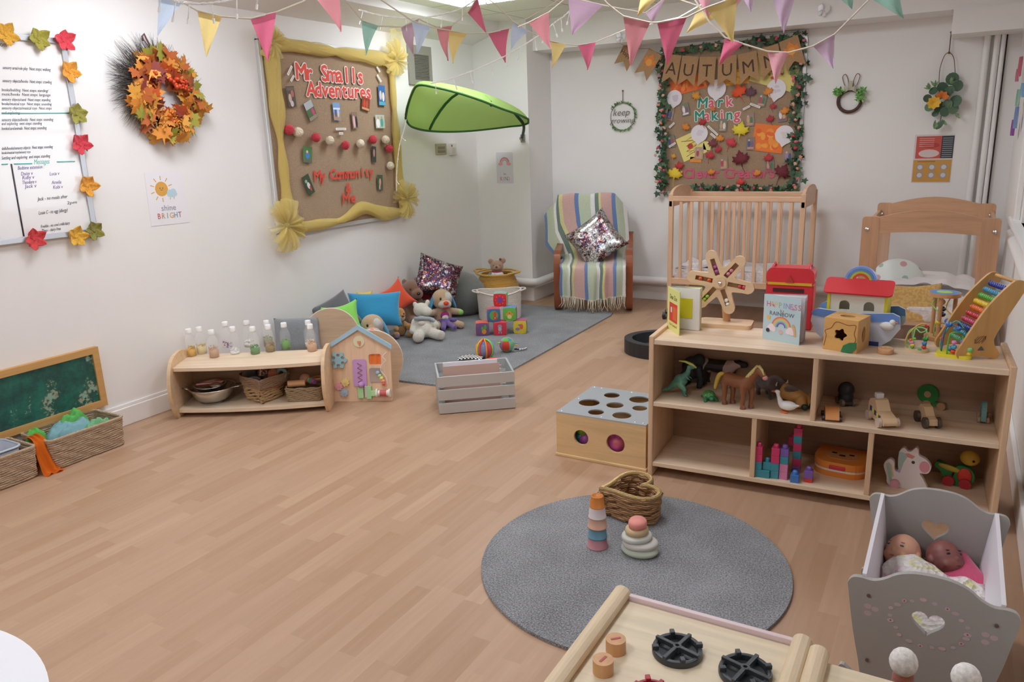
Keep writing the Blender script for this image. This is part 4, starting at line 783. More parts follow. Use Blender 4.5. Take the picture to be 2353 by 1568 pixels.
mx = q.n('ShaderNodeMix', data_type='RGBA'); q.l(q.ramp(ad.outputs[0], [(.63, (0, 0, 0)), (.655, (1, 1, 1))]), mx.inputs[0]); q.l(q.ramp(n1.outputs[0], [(.35, hx('#0c2f2a')), (.5, hx('#124c40')), (.68, hx('#1e6b58'))]), mx.inputs[6])
q.l(q.ramp(n2.outputs[0], [(.42, hx('#2c5a4a')), (.5, hx('#9a9078')), (.6, hx('#7fae9a'))]), mx.inputs[7]); q.l(mx.outputs[2], q.b.inputs['Base Color']); q.b.inputs['Roughness'].default_value = .6; q.bump(n2.outputs[0], .6, .003)
one('green_panel', q.m, lambda b: b.box((0, 0, .012), (w - .06, h - .06, .014)), t)
# coil woven baskets
SEA = mat('#c6ab8e', .85, kind='weave', s=70.0); SEA2 = mat('#c8a67c', .85, kind='weave', s=45.0)
def coils(b, outline, z0, z1, r, m=0, wob=.3, seg=6):
    n = max(2, int((z1 - z0) / (r * 1.7))); 
    for i in range(n):
        f = (i + .5) / n; P = outline(f); z = lerp(z0, z1, f); ph = i * 1.3
        b.tube([(x + wob * r * math.sin(k * 1.9 + ph), y + wob * r * math.cos(k * 2.3 + ph), z + wob * r * math.sin(k * 1.1 + ph)) for k, (x, y) in enumerate(P)], r, m, seg, closed=True)
def rbasket(label, M, w, d, h, group=None, r=.0058, m=SEA, flare=1.06, name='storage_basket'):
    t = thing(name, label, 'basket', M=M, group=group)
    def ol(f):
        s = lerp(1 / flare, 1, f); P = rrect(w * s, d * s, .025, n=3); out = []
        for i in range(len(P)):
            a = Vector(P[i]); c = Vector(P[(i + 1) % len(P)]); k = max(1, int((c - a).length / .03))
            out += [tuple(a.lerp(c, j / k)) for j in range(k)]
        return out
    one('woven_body', m, lambda b: (coils(b, ol, .004, h, r), b.prism([(x * .99, y * .99) for x, y in ol(0)], .006, 0, z0=.001)), t)
    one('rim', m, lambda b: b.tube([(x, y, h + r * .6) for x, y in ol(1)], r * 1.4, 0, 8, closed=True), t); return t
b1 = rbasket('long seagrass basket full of green, blue and orange scarves under the green board', LM((-3.852, 2.085, 0), PI / 2), .39, .26, .15, 'seagrass baskets under the green board')
one('liner_tag', mat('#efeeee', .6), lambda b: b.box((.15, -.05, .125), (.004, .035, .035)), b1)
rbasket('seagrass basket holding a grey plastic crate, cut by the photo edge', LM((-3.858, 1.63, 0), PI / 2), .40, .25, .15, 'seagrass baskets under the green board')
t = thing('plastic_basket', 'pale grey perforated plastic basket sitting in the left seagrass basket', 'basket', LM((-3.87, 1.64, .012), PI / 2).translation, PI / 2)
def pbk(b):
    n = 24
    def ol(s): return rrect(.30 * s, .19 * s, .04, n=5)
    P0, P1 = ol(.86), ol(1); k = len(P0)
    b.add([(x, y, .0) for x, y in P0] + [(x, y, .155) for x, y in P1], [(i, (i + 1) % k, k + (i + 1) % k, k + i) for i in range(k)] + [tuple(range(k))], 0, True)
one('shell', mat('#b4b9c4', .5), pbk, t, solid=.003); one('rim', mat('#c0c5cf', .45), lambda b: b.tube([(x, y, .155) for x, y in rrect(.305, .195, .04, n=5)], .006, 0, 6, closed=True), t)
def scarf(label, c, x0, y0, z0, rx, ry, rz_, seed, lean=0):
    rr_ = random.Random(seed); b = MB(fabric(c, .35))
    def f(u, v):
        a = u * 2 * PI; r = math.sin(v * PI * .5) ; nz = noise.noise(Vector((math.cos(a) * r * 2.2 + seed, math.sin(a) * r * 2.2, seed))) ; n2_ = noise.noise(Vector((math.cos(a) * r * 6, math.sin(a) * r * 6 + seed, 3)))
        return (rx * r * math.cos(a) * (1 + .15 * nz), ry * r * math.sin(a) * (1 + .15 * nz), rz_ * (math.cos(v * PI * .5) * 1.0 + .4 * nz + .09 * n2_))
    b.sheet(f, 60, 26); o = b.build('scarf', loc=(x0, y0, z0)); tag(o, label, 'scarf', 'play scarves in the seagrass basket')
p = fl(165, 985, .13); scarf('pale blue gauzy scarf heaped in the middle of the right seagrass basket', '#9fcfd8', -3.86, 2.06, .08, .10, .12, .10, 1)
scarf('bright green scarf at the back of the right seagrass basket', '#7fd878', -3.92, 2.13, .10, .05, .08, .10, 2)
scarf('bright green scarf at the near end of the right seagrass basket', '#7fdc70', -3.92, 1.93, .10, .05, .05, .075, 3)
scarf('pale green scarf along the front edge of the right seagrass basket', '#9ad8a4', -3.79, 2.17, .10, .05, .08, .06, 6)
b = MB(fabric('#ee7a2c', .3)); pth = [(-3.90, 1.89, .15), (-3.82, 1.872, .172), (-3.765, 1.868, .16), (-3.745, 1.864, .11), (-3.73, 1.868, .05), (-3.715, 1.872, .012), (-3.69, 1.88, .008)]; S_ = smoothpts(pth, 4)
b.sheet(lambda u, v: tuple(S_[min(len(S_) - 1, int(v * (len(S_) - 1)))] + Vector((0.008 * math.sin(u * 12), (u - .5) * (.045 + .05 * v), .008 * math.sin(u * 14 + v * 5)))), 16, len(S_) - 1)
o = b.build('scarf'); tag(o, 'orange scarf spilling between the two seagrass baskets onto the floor', 'scarf', 'play scarves in the seagrass basket')
# ---- curved low shelf with sensory bottles
Fl = fl(412, 962); Fr = fl(750, 946); ca = math.atan2(Fr.y - Fl.y, Fr.x - Fl.x); CL = (Fr - Fl).length; CM = LM(Fl, ca); D_, BZ = .30, .30
t = thing('low_curved_shelf', 'low pale wooden shelf unit with rounded ends and a row of bottles on top', 'shelf', M=CM)
def bow_(x): return -.03 * math.sin(PI * min(1, max(0, x / CL)))
def board(z, th): return lambda b: b.prism([(x, bow_(x) + .012) for x in [CL * i / 16 for i in range(17)]] + [(CL, D_), (0, D_)], th, 0, z0=z)
one('top_board', WOODX, board(BZ - .02, .02), t, bevel=.003); one('bottom_board', WOODX, board(.03, .02), t, bevel=.003)
one('back_panel', mat('#bf9f82', .5, kind='wood'), lambda b: b.bb(0, CL, D_ - .012, D_, .05, BZ - .02), t)
endp = [(.0, .0), (-.035, .06), (-.055, .14), (-.05, .22), (-.025, .29), (.03, .345), (.10, .365), (.18, .365), (.25, .34), (.31, .29), (.32, .0)]
endp = [tuple(p)[:2] for p in smoothpts([(x, z, 0) for x, z in endp], 4)]
for x in (-.02, CL):
    one('side_panel', EDGE if x > 0 else EDGE, lambda b: b.prism(endp, .02, 0, T=Matrix(((0, 0, 1, x), (1, 0, 0, 0), (0, 1, 0, 0), (0, 0, 0, 1)))), t, bevel=.003)
# rounded divider panels behind it
for (px, py, Rr, hh_, a, lb) in ((770, 842, .185, .42, -52, 'tall round-topped wooden divider panel behind the low shelf, further one'), (862, 893, .19, .385, -58, 'round-topped wooden divider panel right behind the activity house')):
    p = fl(px, py); t = thing('divider_panel', lb, 'divider', M=LM(p, rad(a + 90)), group='round-topped divider panels')
    pts = [(-Rr, 0), (Rr, 0)] + [(Rr * math.cos(q_), hh_ - Rr + Rr * math.sin(q_)) for q_ in [PI * k / 28 for k in range(29)]]
    pts = [(-Rr * .8, 0), (Rr * .8, 0)] + [(Rr * math.cos(q_), hh_ - Rr + Rr * math.sin(q_)) for q_ in [-.6 + (PI + 1.2) * k / 34 for k in range(35)]]
    one('panel', mat('#d6bb9c', .5, kind='wood'), lambda b: b.prism(pts, .018, 0, T=_MB), t, bevel=.003)
    one('edge_strip', mat('#e9e6e0', .5), lambda b: b.tube([(x * 1.0, 0.009 - .018, z) for x, z in pts[2:]], .004, 0, 5), t)
# sensory bottles
clear = mat('#fdfdfd', .05, al=.11, name='clear_plastic'); capm = mat('#f4f4f3', .4)
def bottle(px, py, fill, fc, label, sc=1):
    p = fl(px, py, BZ); t = thing('sensory_bottle', label, 'bottle', p, random.random() * 6, 'sensory bottles on the low shelf'); r = .0315 * sc
    prof_ = [(.0001, .001), (r * .9, .001), (r, .006), (r, .092), (r * .92, .108), (r * .6, .128), (r * .46, .136), (r * .46, .15)]
    one('bottle_body', clear, lambda b: b.lathe(prof_, 0, 20), t)
    one('cap', capm, lambda b: (b.lathe([(.0001, .140), (r * .56, .140), (r * .58, .144), (r * .56, .166), (r * .5, .169), (.0001, .169)], 0, 20)), t)
    b = MB(*[mat(c, .7) for c in fc]); rr_ = random.Random(px)
    if fill: b.lathe([(.0001, .003), (r * .86, .003), (r * .88, fill * .8), (r * .5, fill * .95), (.0001, fill)], 0, 14)
    for k in range(70 if fill else 25):
        a = rr_.random() * 6.28; q_ = r * .8 * rr_.random() ** .5; z = rr_.uniform(.01, (fill or .03) + .012); s_ = rr_.uniform(.003, .006)
        b.sph((q_ * math.cos(a), q_ * math.sin(a), z), (s_, s_ * .5, s_ * 1.6), rr_.randrange(len(fc)), 5, 4, rot=rotx(rr_.random() * 3) @ rotz(rr_.random() * 3))
    b.build('filling', t)
BT = [(441, 818, .05, ('#d9a83a', '#e5bd58', '#c9932e'), 'bottle of yellow pasta at the far left of the low shelf'), (465, 813, .052, ('#e0cf9c', '#d5c08a'), 'bottle of pale yellow grain behind the yellow pasta bottle'), (493, 821, .056, ('#c9a184', '#b98e70', '#dab89c'), 'bottle of tan oats, third along the low shelf front'),
      (524, 800, .0, ('#9a7ab0', '#5f8fa8', '#c44f5c'), 'nearly clear bottle with a patterned strip at the back of the low shelf'), (541, 813, .02, ('#eeeeec', '#dfe2e2'), 'clear bottle with a little white filling at the front of the low shelf'), (573, 797, .03, ('#e4e2de', '#f0eeea'), 'clear bottle with white fluff behind the green and white bottle'),
      (587, 813, .045, ('#5f8f50', '#7fa86c', '#e9efe8'), 'bottle of green leaves and white pieces in the middle of the low shelf'), (622, 808, .045, ('#8f7a44', '#c07a70', '#6d7a40'), 'bottle of olive leaves and pink pieces right of the green and white bottle'), (618, 797, .06, ('#7a8048', '#9a9458'), 'bottle of olive leaves at the back of the low shelf'),
      (658, 803, .055, ('#5c9444', '#79ae58', '#4a7e3a'), 'bottle of fresh green leaves alone on the low shelf'), (713, 797, .03, ('#e0d8cc', '#cfc0aa'), 'back bottle of the pair at the right end of the low shelf'), (718, 807, .055, ('#cfa886', '#ddbb9c'), 'bottle of sandy grain in front at the right end of the low shelf')]
for q_ in BT: bottle(*q_)
# colander bowls
steel = mat('#c9c4bd', .22, .95); BM = CM @ tr(.165, .13, .05)
t = thing('colander', 'large stainless steel colander bowl with handles on the low shelf', 'bowl', M=BM)
def bowl(r, h, th=.002): return [(.0001, .012), (r * .5, .012), (r * .8, h * .4), (r * .95, h * .8), (r, h), (r * 1.08, h), (r * 1.08, h - .003), (r * .97, h * .8 - .002), (r * .8, h * .4 - .004), (r * .5, .008), (.0001, .008)]
one('bowl', steel, lambda b: (b.lathe(bowl(.125, .10), 0, 36), b.lathe([(.06, 0), (.062, .012)], 0, 24)), t)
for sx in (-1, 1): one('handle', steel, lambda b: b.tube([(sx * .13, -.035, .095), (sx * .165, -.03, .10), (sx * .172, 0, .10), (sx * .165, .03, .10), (sx * .13, .035, .095)], .004, 0, 6), t)
t = tag(one('mixing_bowl', steel, lambda b: b.lathe(bowl(.085, .05), 0, 30)), 'smaller stainless steel bowl nested in the colander', 'bowl'); t.matrix_world = BM @ tr(-.01, .0, .065) @ rotx(.05)
t = thing('pink_utensil', 'pink plastic utensil lying in the small steel bowl', 'utensil', M=BM @ tr(-.03, -.01, .118) @ rotz(.2)); one('handle', mat('#e88f98', .4), lambda b: b.box((0, 0, 0), (.11, .018, .006)), t, bevel=.002); one('paddle', mat('#e8a48c', .4), lambda b: b.lathe([(.0001, 0), (.028, .001), (.03, .006), (.0001, .006)], 0, 16, T=tr(.07, .005, 0)), t)
t = tag(one('steel_lid', steel, lambda b: b.lathe([(.0001, .012), (.02, .011), (.035, .002), (.036, 0), (.0001, -.001)], 0, 20)), 'small round steel lid lying on the front of the nested bowl', 'lid'); t.matrix_world = BM @ tr(.04, -.05, .12)
# heart baskets, rectangular basket
def hbasket(name, label, M, w, h, m, r, cat='basket', group=None, rimc=None):
    t = thing(name, label, cat, M=M, group=group); ol = lambda f: heart(w * lerp(.93, 1, f), n=44)
    one('woven_body', m, lambda b: (coils(b, ol, .006, h, r, wob=.55), b.prism(heart(w * .9), .006, 0, z0=.001)), t)
    one('rim', rimc or m, lambda b: b.tube([(x, y, h + r * .3) for x, y in ol(1.03)], r * .8, 0, 6, closed=True), t); return t
hbasket('heart_basket', 'rustic heart-shaped basket at the bottom of the stack on the low shelf', CM @ tr(.46, .135, .05) @ rotz(.15), .22, .085, SEA2, .0085, group='heart baskets on the low shelf')
hbasket('heart_basket', 'fine woven heart-shaped basket of balls stacked on the rustic one', CM @ tr(.47, .125, .142) @ rotz(.1), .29, .06, mat('#c2a084', .85, kind='weave', s=120.0), .005, group='heart baskets on the low shelf')
HB = CM @ tr(.47, .125, .142)
for dx, dy, dz, r, c, lb, cat in ((-.085, .03, .055, .045, '#2f2428', 'dark bristly ball at the left of the upper heart basket', 'ball'), (.05, .03, .055, .033, '#d98358', 'orange ball in the middle of the upper heart basket', 'ball'), (.0, -.005, .055, .028, '#c9a58c', 'brown patterned cup in the upper heart basket', 'cup'), (.10, .03, .055, .035, '#7fa6b0', 'teal ring-shaped toy at the right of the upper heart basket', 'ring'), (-.045, -.02, .042, .03, '#6f6a74', 'grey brush head low in the upper heart basket', 'brush')):
    if cat == 'ball': o = one('ball', mat(c, .8, kind='fur'), lambda b: b.sph((0, 0, 0), r, 0, 20, 14))
    elif cat == 'ring': o = one('ring_toy', mat(c, .5), lambda b: b.tube([(r * .75 * math.cos(k * PI / 9), r * .75 * math.sin(k * PI / 9), 0) for k in range(18)], r * .33, 0, 8, closed=True, )); 
    elif cat == 'cup': o = one('cup', mat(c, .6, kind='speck', c2='#4a3a34', s=90.0), lambda b: b.lathe([(.0001, 0), (r * .9, 0), (r, .04), (r * .93, .04), (r * .84, .004), (.0001, .004)], 0, 20))
    else: o = one('brush', mat(c, .9, kind='fur'), lambda b: b.sph((0, 0, 0), (r * 1.3, r, r * .6)))
    o.matrix_world = HB @ tr(dx, dy, dz) @ (rotx(rad(70)) if cat == 'ring' else rotx(-.5)); tag(o, lb, cat)
rb = CM @ tr(.715, .125, .05)
t = thing('wicker_tray', 'small rectangular wicker basket of wooden instruments at the right end of the low shelf', 'basket', M=rb)
olr = lambda f: [p for p in rrect(.21 * lerp(.95, 1, f), .15 * lerp(.95, 1, f), .02, n=3)]
def olr2(f):
    P = olr(f); out = []
    for i in range(len(P)):
        a = Vector(P[i]); c = Vector(P[(i + 1) % len(P)]); k = max(1, int((c - a).length / .012)); out += [tuple(a.lerp(c, j / k)) for j in range(k)]
    return out
one('woven_body', mat('#c8ab88', .85, kind='weave', s=130.0), lambda b: (coils(b, olr2, .004, .085, .005, wob=.5), b.prism(olr(0), .005, 0)), t)
tag(one('wooden_block', BEECHX, lambda b: b.cyl((-.05, 0, 0), (.05, 0, 0), .02)), 'wooden cylinder block lying on the wicker basket', 'block').matrix_world = rb @ tr(-.045, -.03, .10) @ rotz(.1)
tag(one('castanet', mat('#c99a7c', .5), lambda b: b.sph((0, 0, 0), (.032, .032, .016), 0, 18, 10)), 'round wooden castanet behind the wooden cylinder', 'instrument').matrix_world = rb @ tr(-.01, .035, .11) @ rotx(.9)
tag(one('wooden_ring', BEECHX, lambda b: b.tube([(.03 * math.cos(k * PI / 9), .03 * math.sin(k * PI / 9), 0) for k in range(18)], .006, 0, 8, closed=True)), 'plain wooden ring at the back of the wicker basket', 'ring').matrix_world = rb @ tr(.06, .05, .105)
t = thing('bell_rattle', 'rainbow wooden rattle with coloured discs in the wicker basket', 'rattle', M=rb @ tr(.03, -.0, .105) @ rotz(-.7))
for k, c in enumerate(('#c94f9c', '#e8c03c', '#4fb04f', '#3f9fd0', '#e0503f', '#8f5fb0')): one('disc', mat(c, .4), lambda b: b.cyl((k * .011 - .02, 0, 0), (k * .011 - .012, 0, 0), .019 - abs(k - 2.5) * .002), t)
one('handle', BEECHX, lambda b: b.cyl((-.07, 0, 0), (-.02, 0, 0), .007), t)
# ---- activity house
HL = fl(763, 923); HR = fl(903, 921); ha = math.atan2(HR.y - HL.y, HR.x - HL.x); hw_ = (HR - HL).length
HM = LM(HL, ha) @ rotx(-rad(7)) @ Matrix(((1, 0, 0, 0), (0, 0, -1, 0), (0, 1, 0, 0), (0, 0, 0, 1)))
t = thing('activity_house', 'wooden house-shaped activity board with blue roof, gears and windows', 'toy', M=HM); W_ = hw_; EH, AH = .335, .455
pin = mat('#e4c2a2', .5, kind='wood', ax=1)
one('board', pin, lambda b: b.prism([(0, 0), (W_, 0), (W_, EH), (W_ / 2, AH - .01), (0, EH)], .018, 0, holes=[[(x + W_ * .745, y + .255) for x, y in rrect(.075, .065, .012)][::-1]], z0=-.01), t, bevel=.002)
bl = mat('#a3c4d6', .5)
def roof(b):
    b.prism([(-.015, EH - .02), (-.015, EH + .006), (W_ / 2, AH + .012), (W_ + .012, EH + .006), (W_ + .012, EH - .02), (W_ / 2, AH - .018)], .016, 0, z0=.008)
one('roof_trim', bl, roof, t, bevel=.002)
one('zigzag_panel', mat('#c79ad0', .5), lambda b: (b.prism([(x + W_ * .49, y + .175) for x, y in rrect(.082, .165, .014)], .006, 0, z0=.008), b.tube([(W_ * .49 + (.014 if k % 2 else -.012), .235 - k * .0145, .015) for k in range(9)], .003, mat('#a8705c', .6), 5)), t)
one('sliding_knob', mat('#c294d2', .4), lambda b: b.sph((W_ * .51, .105, .022), .019), t)
def petal(b):
    b.prism([((.046 + .008 * math.cos(6 * a)) * math.cos(a) + .058, (.046 + .008 * math.cos(6 * a)) * math.sin(a) + .255) for a in [2 * PI * k / 60 for k in range(60)]], .010, 0, z0=.01, holes=[circ(.0105, 10, .058 + .032 * math.cos(a), .255 + .032 * math.sin(a))[::-1] for a in [rad(30 + 60 * k) for k in range(6)]])
one('rotary_dial', mat('#9cc6d4', .45), petal, t, bevel=.001)
def gear(b, x, y, r, n=8): b.prism([((r * (1.0 if (k // 2) % 2 else .76)) * math.cos(2 * PI * k / (4 * n) * 1) + x, (r * (1.0 if (k // 2) % 2 else .76)) * math.sin(2 * PI * k / (4 * n)) + y) for k in range(4 * n)], .008, 0, z0=.01); b.cyl((x, y, .01), (x, y, .022), .006)
for x, y, r, c in ((.052, .095, .026, '#e8a7b4'), (.092, .12, .027, '#ead48c'), (.082, .055, .027, '#a7bcd2')): one('gear', mat(c, .5), lambda b: gear(b, x, y, r), t)
one('clock_face', mat('#ddd9b8', .5), lambda b: b.prism(circ(.034, 24, W_ * .5, .365), .004, 0, z0=.008), t); one('carrot_pointer', mat('#e8875a', .5), lambda b: b.prism([(W_ * .5 - .008, .368), (W_ * .5 + .012, .368), (W_ * .5 + .006, .338)], .008, 0, z0=.012), t)
one('cloth_flap', mat('#ee7c38', .9, kind='cloth'), lambda b: b.sheet(lambda u, v: (W_ * .745 + (u - .5) * .072, .255 + (v - .5) * .062, .002 + .004 * math.sin(u * 14)), 14, 3), t)
one('mirror', mat('#cfcdd6', .08, .9), lambda b: b.prism([(x + W_ * .745, y + .16) for x, y in rrect(.075, .085, .01)], .004, 0, z0=.008), t)
one('brush_bristle', mat('#8f6a5c', .9), lambda b: b.sph((W_ * .80, .165, .015), (.010, .022, .008)), t)
for x, y, w2, h2, c in ((.185, .055, .035, .07, '#a9d69c'), (.235, .055, .03, .08, '#a9d69c'), (.262, .05, .03, .035, '#b4dca4')): one('green_latch', mat(c, .5), lambda b: b.box((x, y, .016), (w2, h2, .016)), t, bevel=.003)
one('latch_bolt', mat('#d4d0cc', .3, .5), lambda b: b.box((.215, .06, .018), (.012, .07, .01)), t, bevel=.002)
one('roller', mat('#e9e2da', .5), lambda b: (b.cyl((W_ - .088, .053, .025), (W_ - .012, .053, .025), .018), b.cyl((W_ - .094, .053, .025), (W_ - .084, .053, .025), .026), b.cyl((W_ - .018, .053, .025), (W_ - .008, .053, .025), .026), b.cyl((W_ - .07, .053, .025), (W_ - .03, .053, .025), .0188, mat('#c9605c', .5))), t)
for k, (c, x, y) in enumerate((('#9fb8c8', .275, .175), ('#b8d890', .285, .157), ('#ecd880', .296, .143), ('#f0a080', .305, .125), ('#e06a5c', .307, .11))): one('bead', mat(c, .4), lambda b: b.sph((x + .02, y, .02), .0125, 0, 12, 8), t)
one('bead_cord', mat('#f2f0ec', .6), lambda b: b.tube(smoothpts([(W_ - .02, .30, .015), (W_ - .045, .275, .02), (W_ - .028, .25, .02), (W_ - .05, .225, .02), (W_ - .06, .19, .02), (W_ - .03, .145, .02), (W_ - .025, .10, .02)], 4), .002, 0, 5), t)
# ---- slatted crate with pads
GL = fl(1010, 954); GR = fl(1185, 939); ga = math.atan2(GR.y - GL.y, GR.x - GL.x); gw = (GR - GL).length; GM = LM(GL, ga); gd, gh = .30, .225
grey = mat('#bab8b4', .55, name='grey_paint'); t = thing('slatted_crate', 'grey painted slatted wooden crate holding ring bound pads', 'crate', M=GM)
def slats(b, y0_, y1_):
    for z in (.004, .083, .162): b.bb(0, gw, y0_, y1_, z, z + .061)
one('front_slats', grey, lambda b: slats(b, 0, .012), t, bevel=.002); one('back_slats', grey, lambda b: slats(b, gd - .012, gd), t, bevel=.002)
for x in (.0, gw - .012): one('side_board', mat('#a9b0b0', .55), lambda b: b.bb(x, x + .012, .012, gd - .012, 0, gh), t, bevel=.002)
one('base', grey, lambda b: b.bb(.012, gw - .012, .012, gd - .012, .002, .012), t)
t = thing('ring_bound_pad', 'ring bound pad with a dusky pink cover standing in the grey crate', 'pad', M=GM @ tr(.205, .10, .014) @ rotx(-.12))
one('cover', mat('#c9a698', .6), lambda b: b.bb(-.165, .165, -.012, -.009, 0, .235), t); one('pages', mat('#eee8ea', .7), lambda b: b.bb(-.162, .162, -.009, .010, 0, .232), t)
one('spiral_binding', mat('#c9c9c6', .3, .8), lambda b: [b.tube([(.168 + .012 * math.cos(a), .014 * math.sin(a), .02 + k * .02) for a in [2 * PI * j / 10 for j in range(10)]], .0014, 0, 4, closed=True) for k in range(11)], t)
tag(one('paper_pad', mat('#e9e4e8', .7), lambda b: b.bb(-.16, .16, -.006, .006, 0, .24)), 'white paper pad standing behind the dusky pink one in the crate', 'pad').matrix_world = GM @ tr(.205, .17, .014) @ rotx(-.05)
# ---- rugs
def rugmat(c, nm, dents=()):
    q = N(nm); n1 = q.n('ShaderNodeTexNoise', i_Scale=170.0, i_Detail=2.0, i_Roughness=.8); q.l(q.coord(), n1.inputs['Vector']); n2 = q.n('ShaderNodeTexNoise', i_Scale=5.0, i_Detail=3.0); q.l(q.coord(), n2.inputs['Vector'])
    m_ = q.n('ShaderNodeMath', operation='MULTIPLY_ADD'); m_.inputs[1].default_value = .22; q.l(n2.outputs[0], m_.inputs[0]); q.l(n1.outputs[0], m_.inputs[2]); k = hx(c)
    q.l(q.ramp(m_.outputs[0], [(.40, tuple(v * .30 for v in k)), (.58, k), (.74, tuple(min(1, v * 2.0) for v in k))]), q.b.inputs['Base Color']); q.b.inputs['Roughness'].default_value = .98; q.b.inputs['Sheen Weight'].default_value = .3
    q.bump(n1.outputs[0], .9, .006); return q.m
tag(one('play_rug', rugmat('#77797c', 'grey_carpet'), lambda b: b.prism([(-3.97, 3.68), (-2.48, 3.79), (-2.50, 6.0), (-2.53, 6.12), (-3.97, 6.12)], .012), bevel=.004), 'large rectangular grey rug under the soft toys in the corner', 'rug')
# ---- cushions
def pillow(label, M, w, h, t_, m, name='cushion', group='cushions in the cosy corner', seam=None, wr=.25, pts=.10):
    b = MB(m); n = 22
    def f(u, v, s):
        U, V = 2 * u - 1, 2 * v - 1; e = max(0, (1 - U ** 4) * (1 - V ** 4)) ** .55
        x = w / 2 * U * (1 - pts * (1 - V * V) * abs(U)); y = h / 2 * V * (1 - pts * (1 - U * U) * abs(V)); nz = noise.noise(Vector((x * 9, y * 9, s * 3 + w * 7)))
        return (x, y, s * t_ / 2 * e * (1 + wr * nz))
    b.sheet(lambda u, v: f(u, v, 1), n, n); b.sheet(lambda u, v: f(1 - u, v, -1), n, n)
    o = b.build(name, weld=True); o.matrix_world = M; return tag(o, label, 'cushion', group)
def facing(p, az, tilt=0, roll=0):   # local x across, y up, z out of the face; az = compass of the face
    return Matrix.Translation(p) @ rotz(rad(az) + PI / 2) @ rotx(PI / 2 - rad(tilt)) @ rotz(rad(roll))
pillow('fluffy pale grey cushion leaning on the wall behind the low shelf', facing(wx(684, 774, -3.82), -40, 25, -4), .30, .27, .14, mat('#90959a', .9, kind='fur'), pts=.04)
pillow('dark grey cushion behind the lime and blue ones', facing(wx(774, 726, -3.88), -45, 20, 26), .29, .29, .09, mat('#6c6c70', .9, kind='cloth'))
pillow('lime green cushion between the divider and the blue cushion', facing(wx(789, 742, -3.70), -50, 22, 10), .27, .30, .11, mat('#8fe060', .85, kind='cloth'), pts=.2)
pillow('quilted bright blue cushion in the middle of the soft toy corner', facing(wx(862, 712, -3.76), -48, 20, -2), .40, .27, .13, mat('#3098c8', .85, kind='cloth'))
pillow('orange red cushion with one pointed corner up behind the blue one', facing(wx(912, 685, -3.88), -40, 15, 32), .24, .26, .09, mat('#ea5836', .85, kind='cloth'), pts=.22)
pillow('red cushion just showing behind the sequin cushion', facing(wx(965, 668, -3.90), -40, 15, 10), .2, .2, .08, mat('#c83848', .85, kind='cloth'))
pillow('yellow cushion just showing above the blue one', facing(wx(840, 695, -3.93), -40, 10, 0), .12, .17, .06, mat('#e6c84a', .85, kind='cloth'))
def sequin(sil, nm):
    q = N(nm); v = q.n('ShaderNodeTexVoronoi', i_Scale=110.0); q.l(q.coord(), v.inputs['Vector']); n1 = q.n('ShaderNodeTexNoise', i_Scale=11.0, i_Detail=6.0, i_Roughness=.8); q.l(q.coord(), n1.inputs['Vector'])
    sp_ = q.n('ShaderNodeSeparateColor'); q.l(v.outputs['Color'], sp_.inputs[0])
    dark = q.ramp(sp_.outputs[0], [(0, hx('#2c2430')), (.25, hx('#6b3a55')), (.45, hx('#3f4a78')), (.6, hx('#8c3f4c')), (.75, hx('#4f3f38')), (.88, hx('#c98a58')), (.97, hx('#c8c6d8'))], 'CONSTANT')
    lt_ = q.ramp(sp_.outputs[0], [(0, hx('#9a9c9e')), (.3, hx('#d8d8d6')), (.55, hx('#b8b4a8')), (.8, hx('#f4f4f2'))], 'CONSTANT')
    m_ = q.n('ShaderNodeMix', data_type='RGBA'); q.l(q.ramp(n1.outputs[0], [(sil, (0, 0, 0)), (sil + .04, (1, 1, 1))]), m_.inputs[0]); q.l(dark, m_.inputs[6]); q.l(lt_, m_.inputs[7]); q.l(m_.outputs[2], q.b.inputs['Base Color'])
    q.b.inputs['Metallic'].default_value = .75; q.b.inputs['Roughness'].default_value = .28; q.bump(sp_.outputs[1], .8, .006); return q.m
pillow('mermaid sequin cushion standing on its corner against the wall', facing(wx(1007, 640, -3.74), -30, 18, -24), .40, .34, .15, sequin(.54, 'sequins_dark'), wr=.1, pts=.08)
bb_ = MB(mat('#72746f', .9, kind='fur')); bb_.lathe([(.0001, 0), (.17, .0), (.23, .05), (.25, .13), (.22, .24), (.14, .33), (.05, .37), (.0001, .375)], 0, 30)
o = bb_.build('bean_bag', loc=fl(1035, 728) + Vector((.02, .14, .012))); tag(o, 'speckled dark grey bean bag behind the floppy eared puppy', 'bean bag')
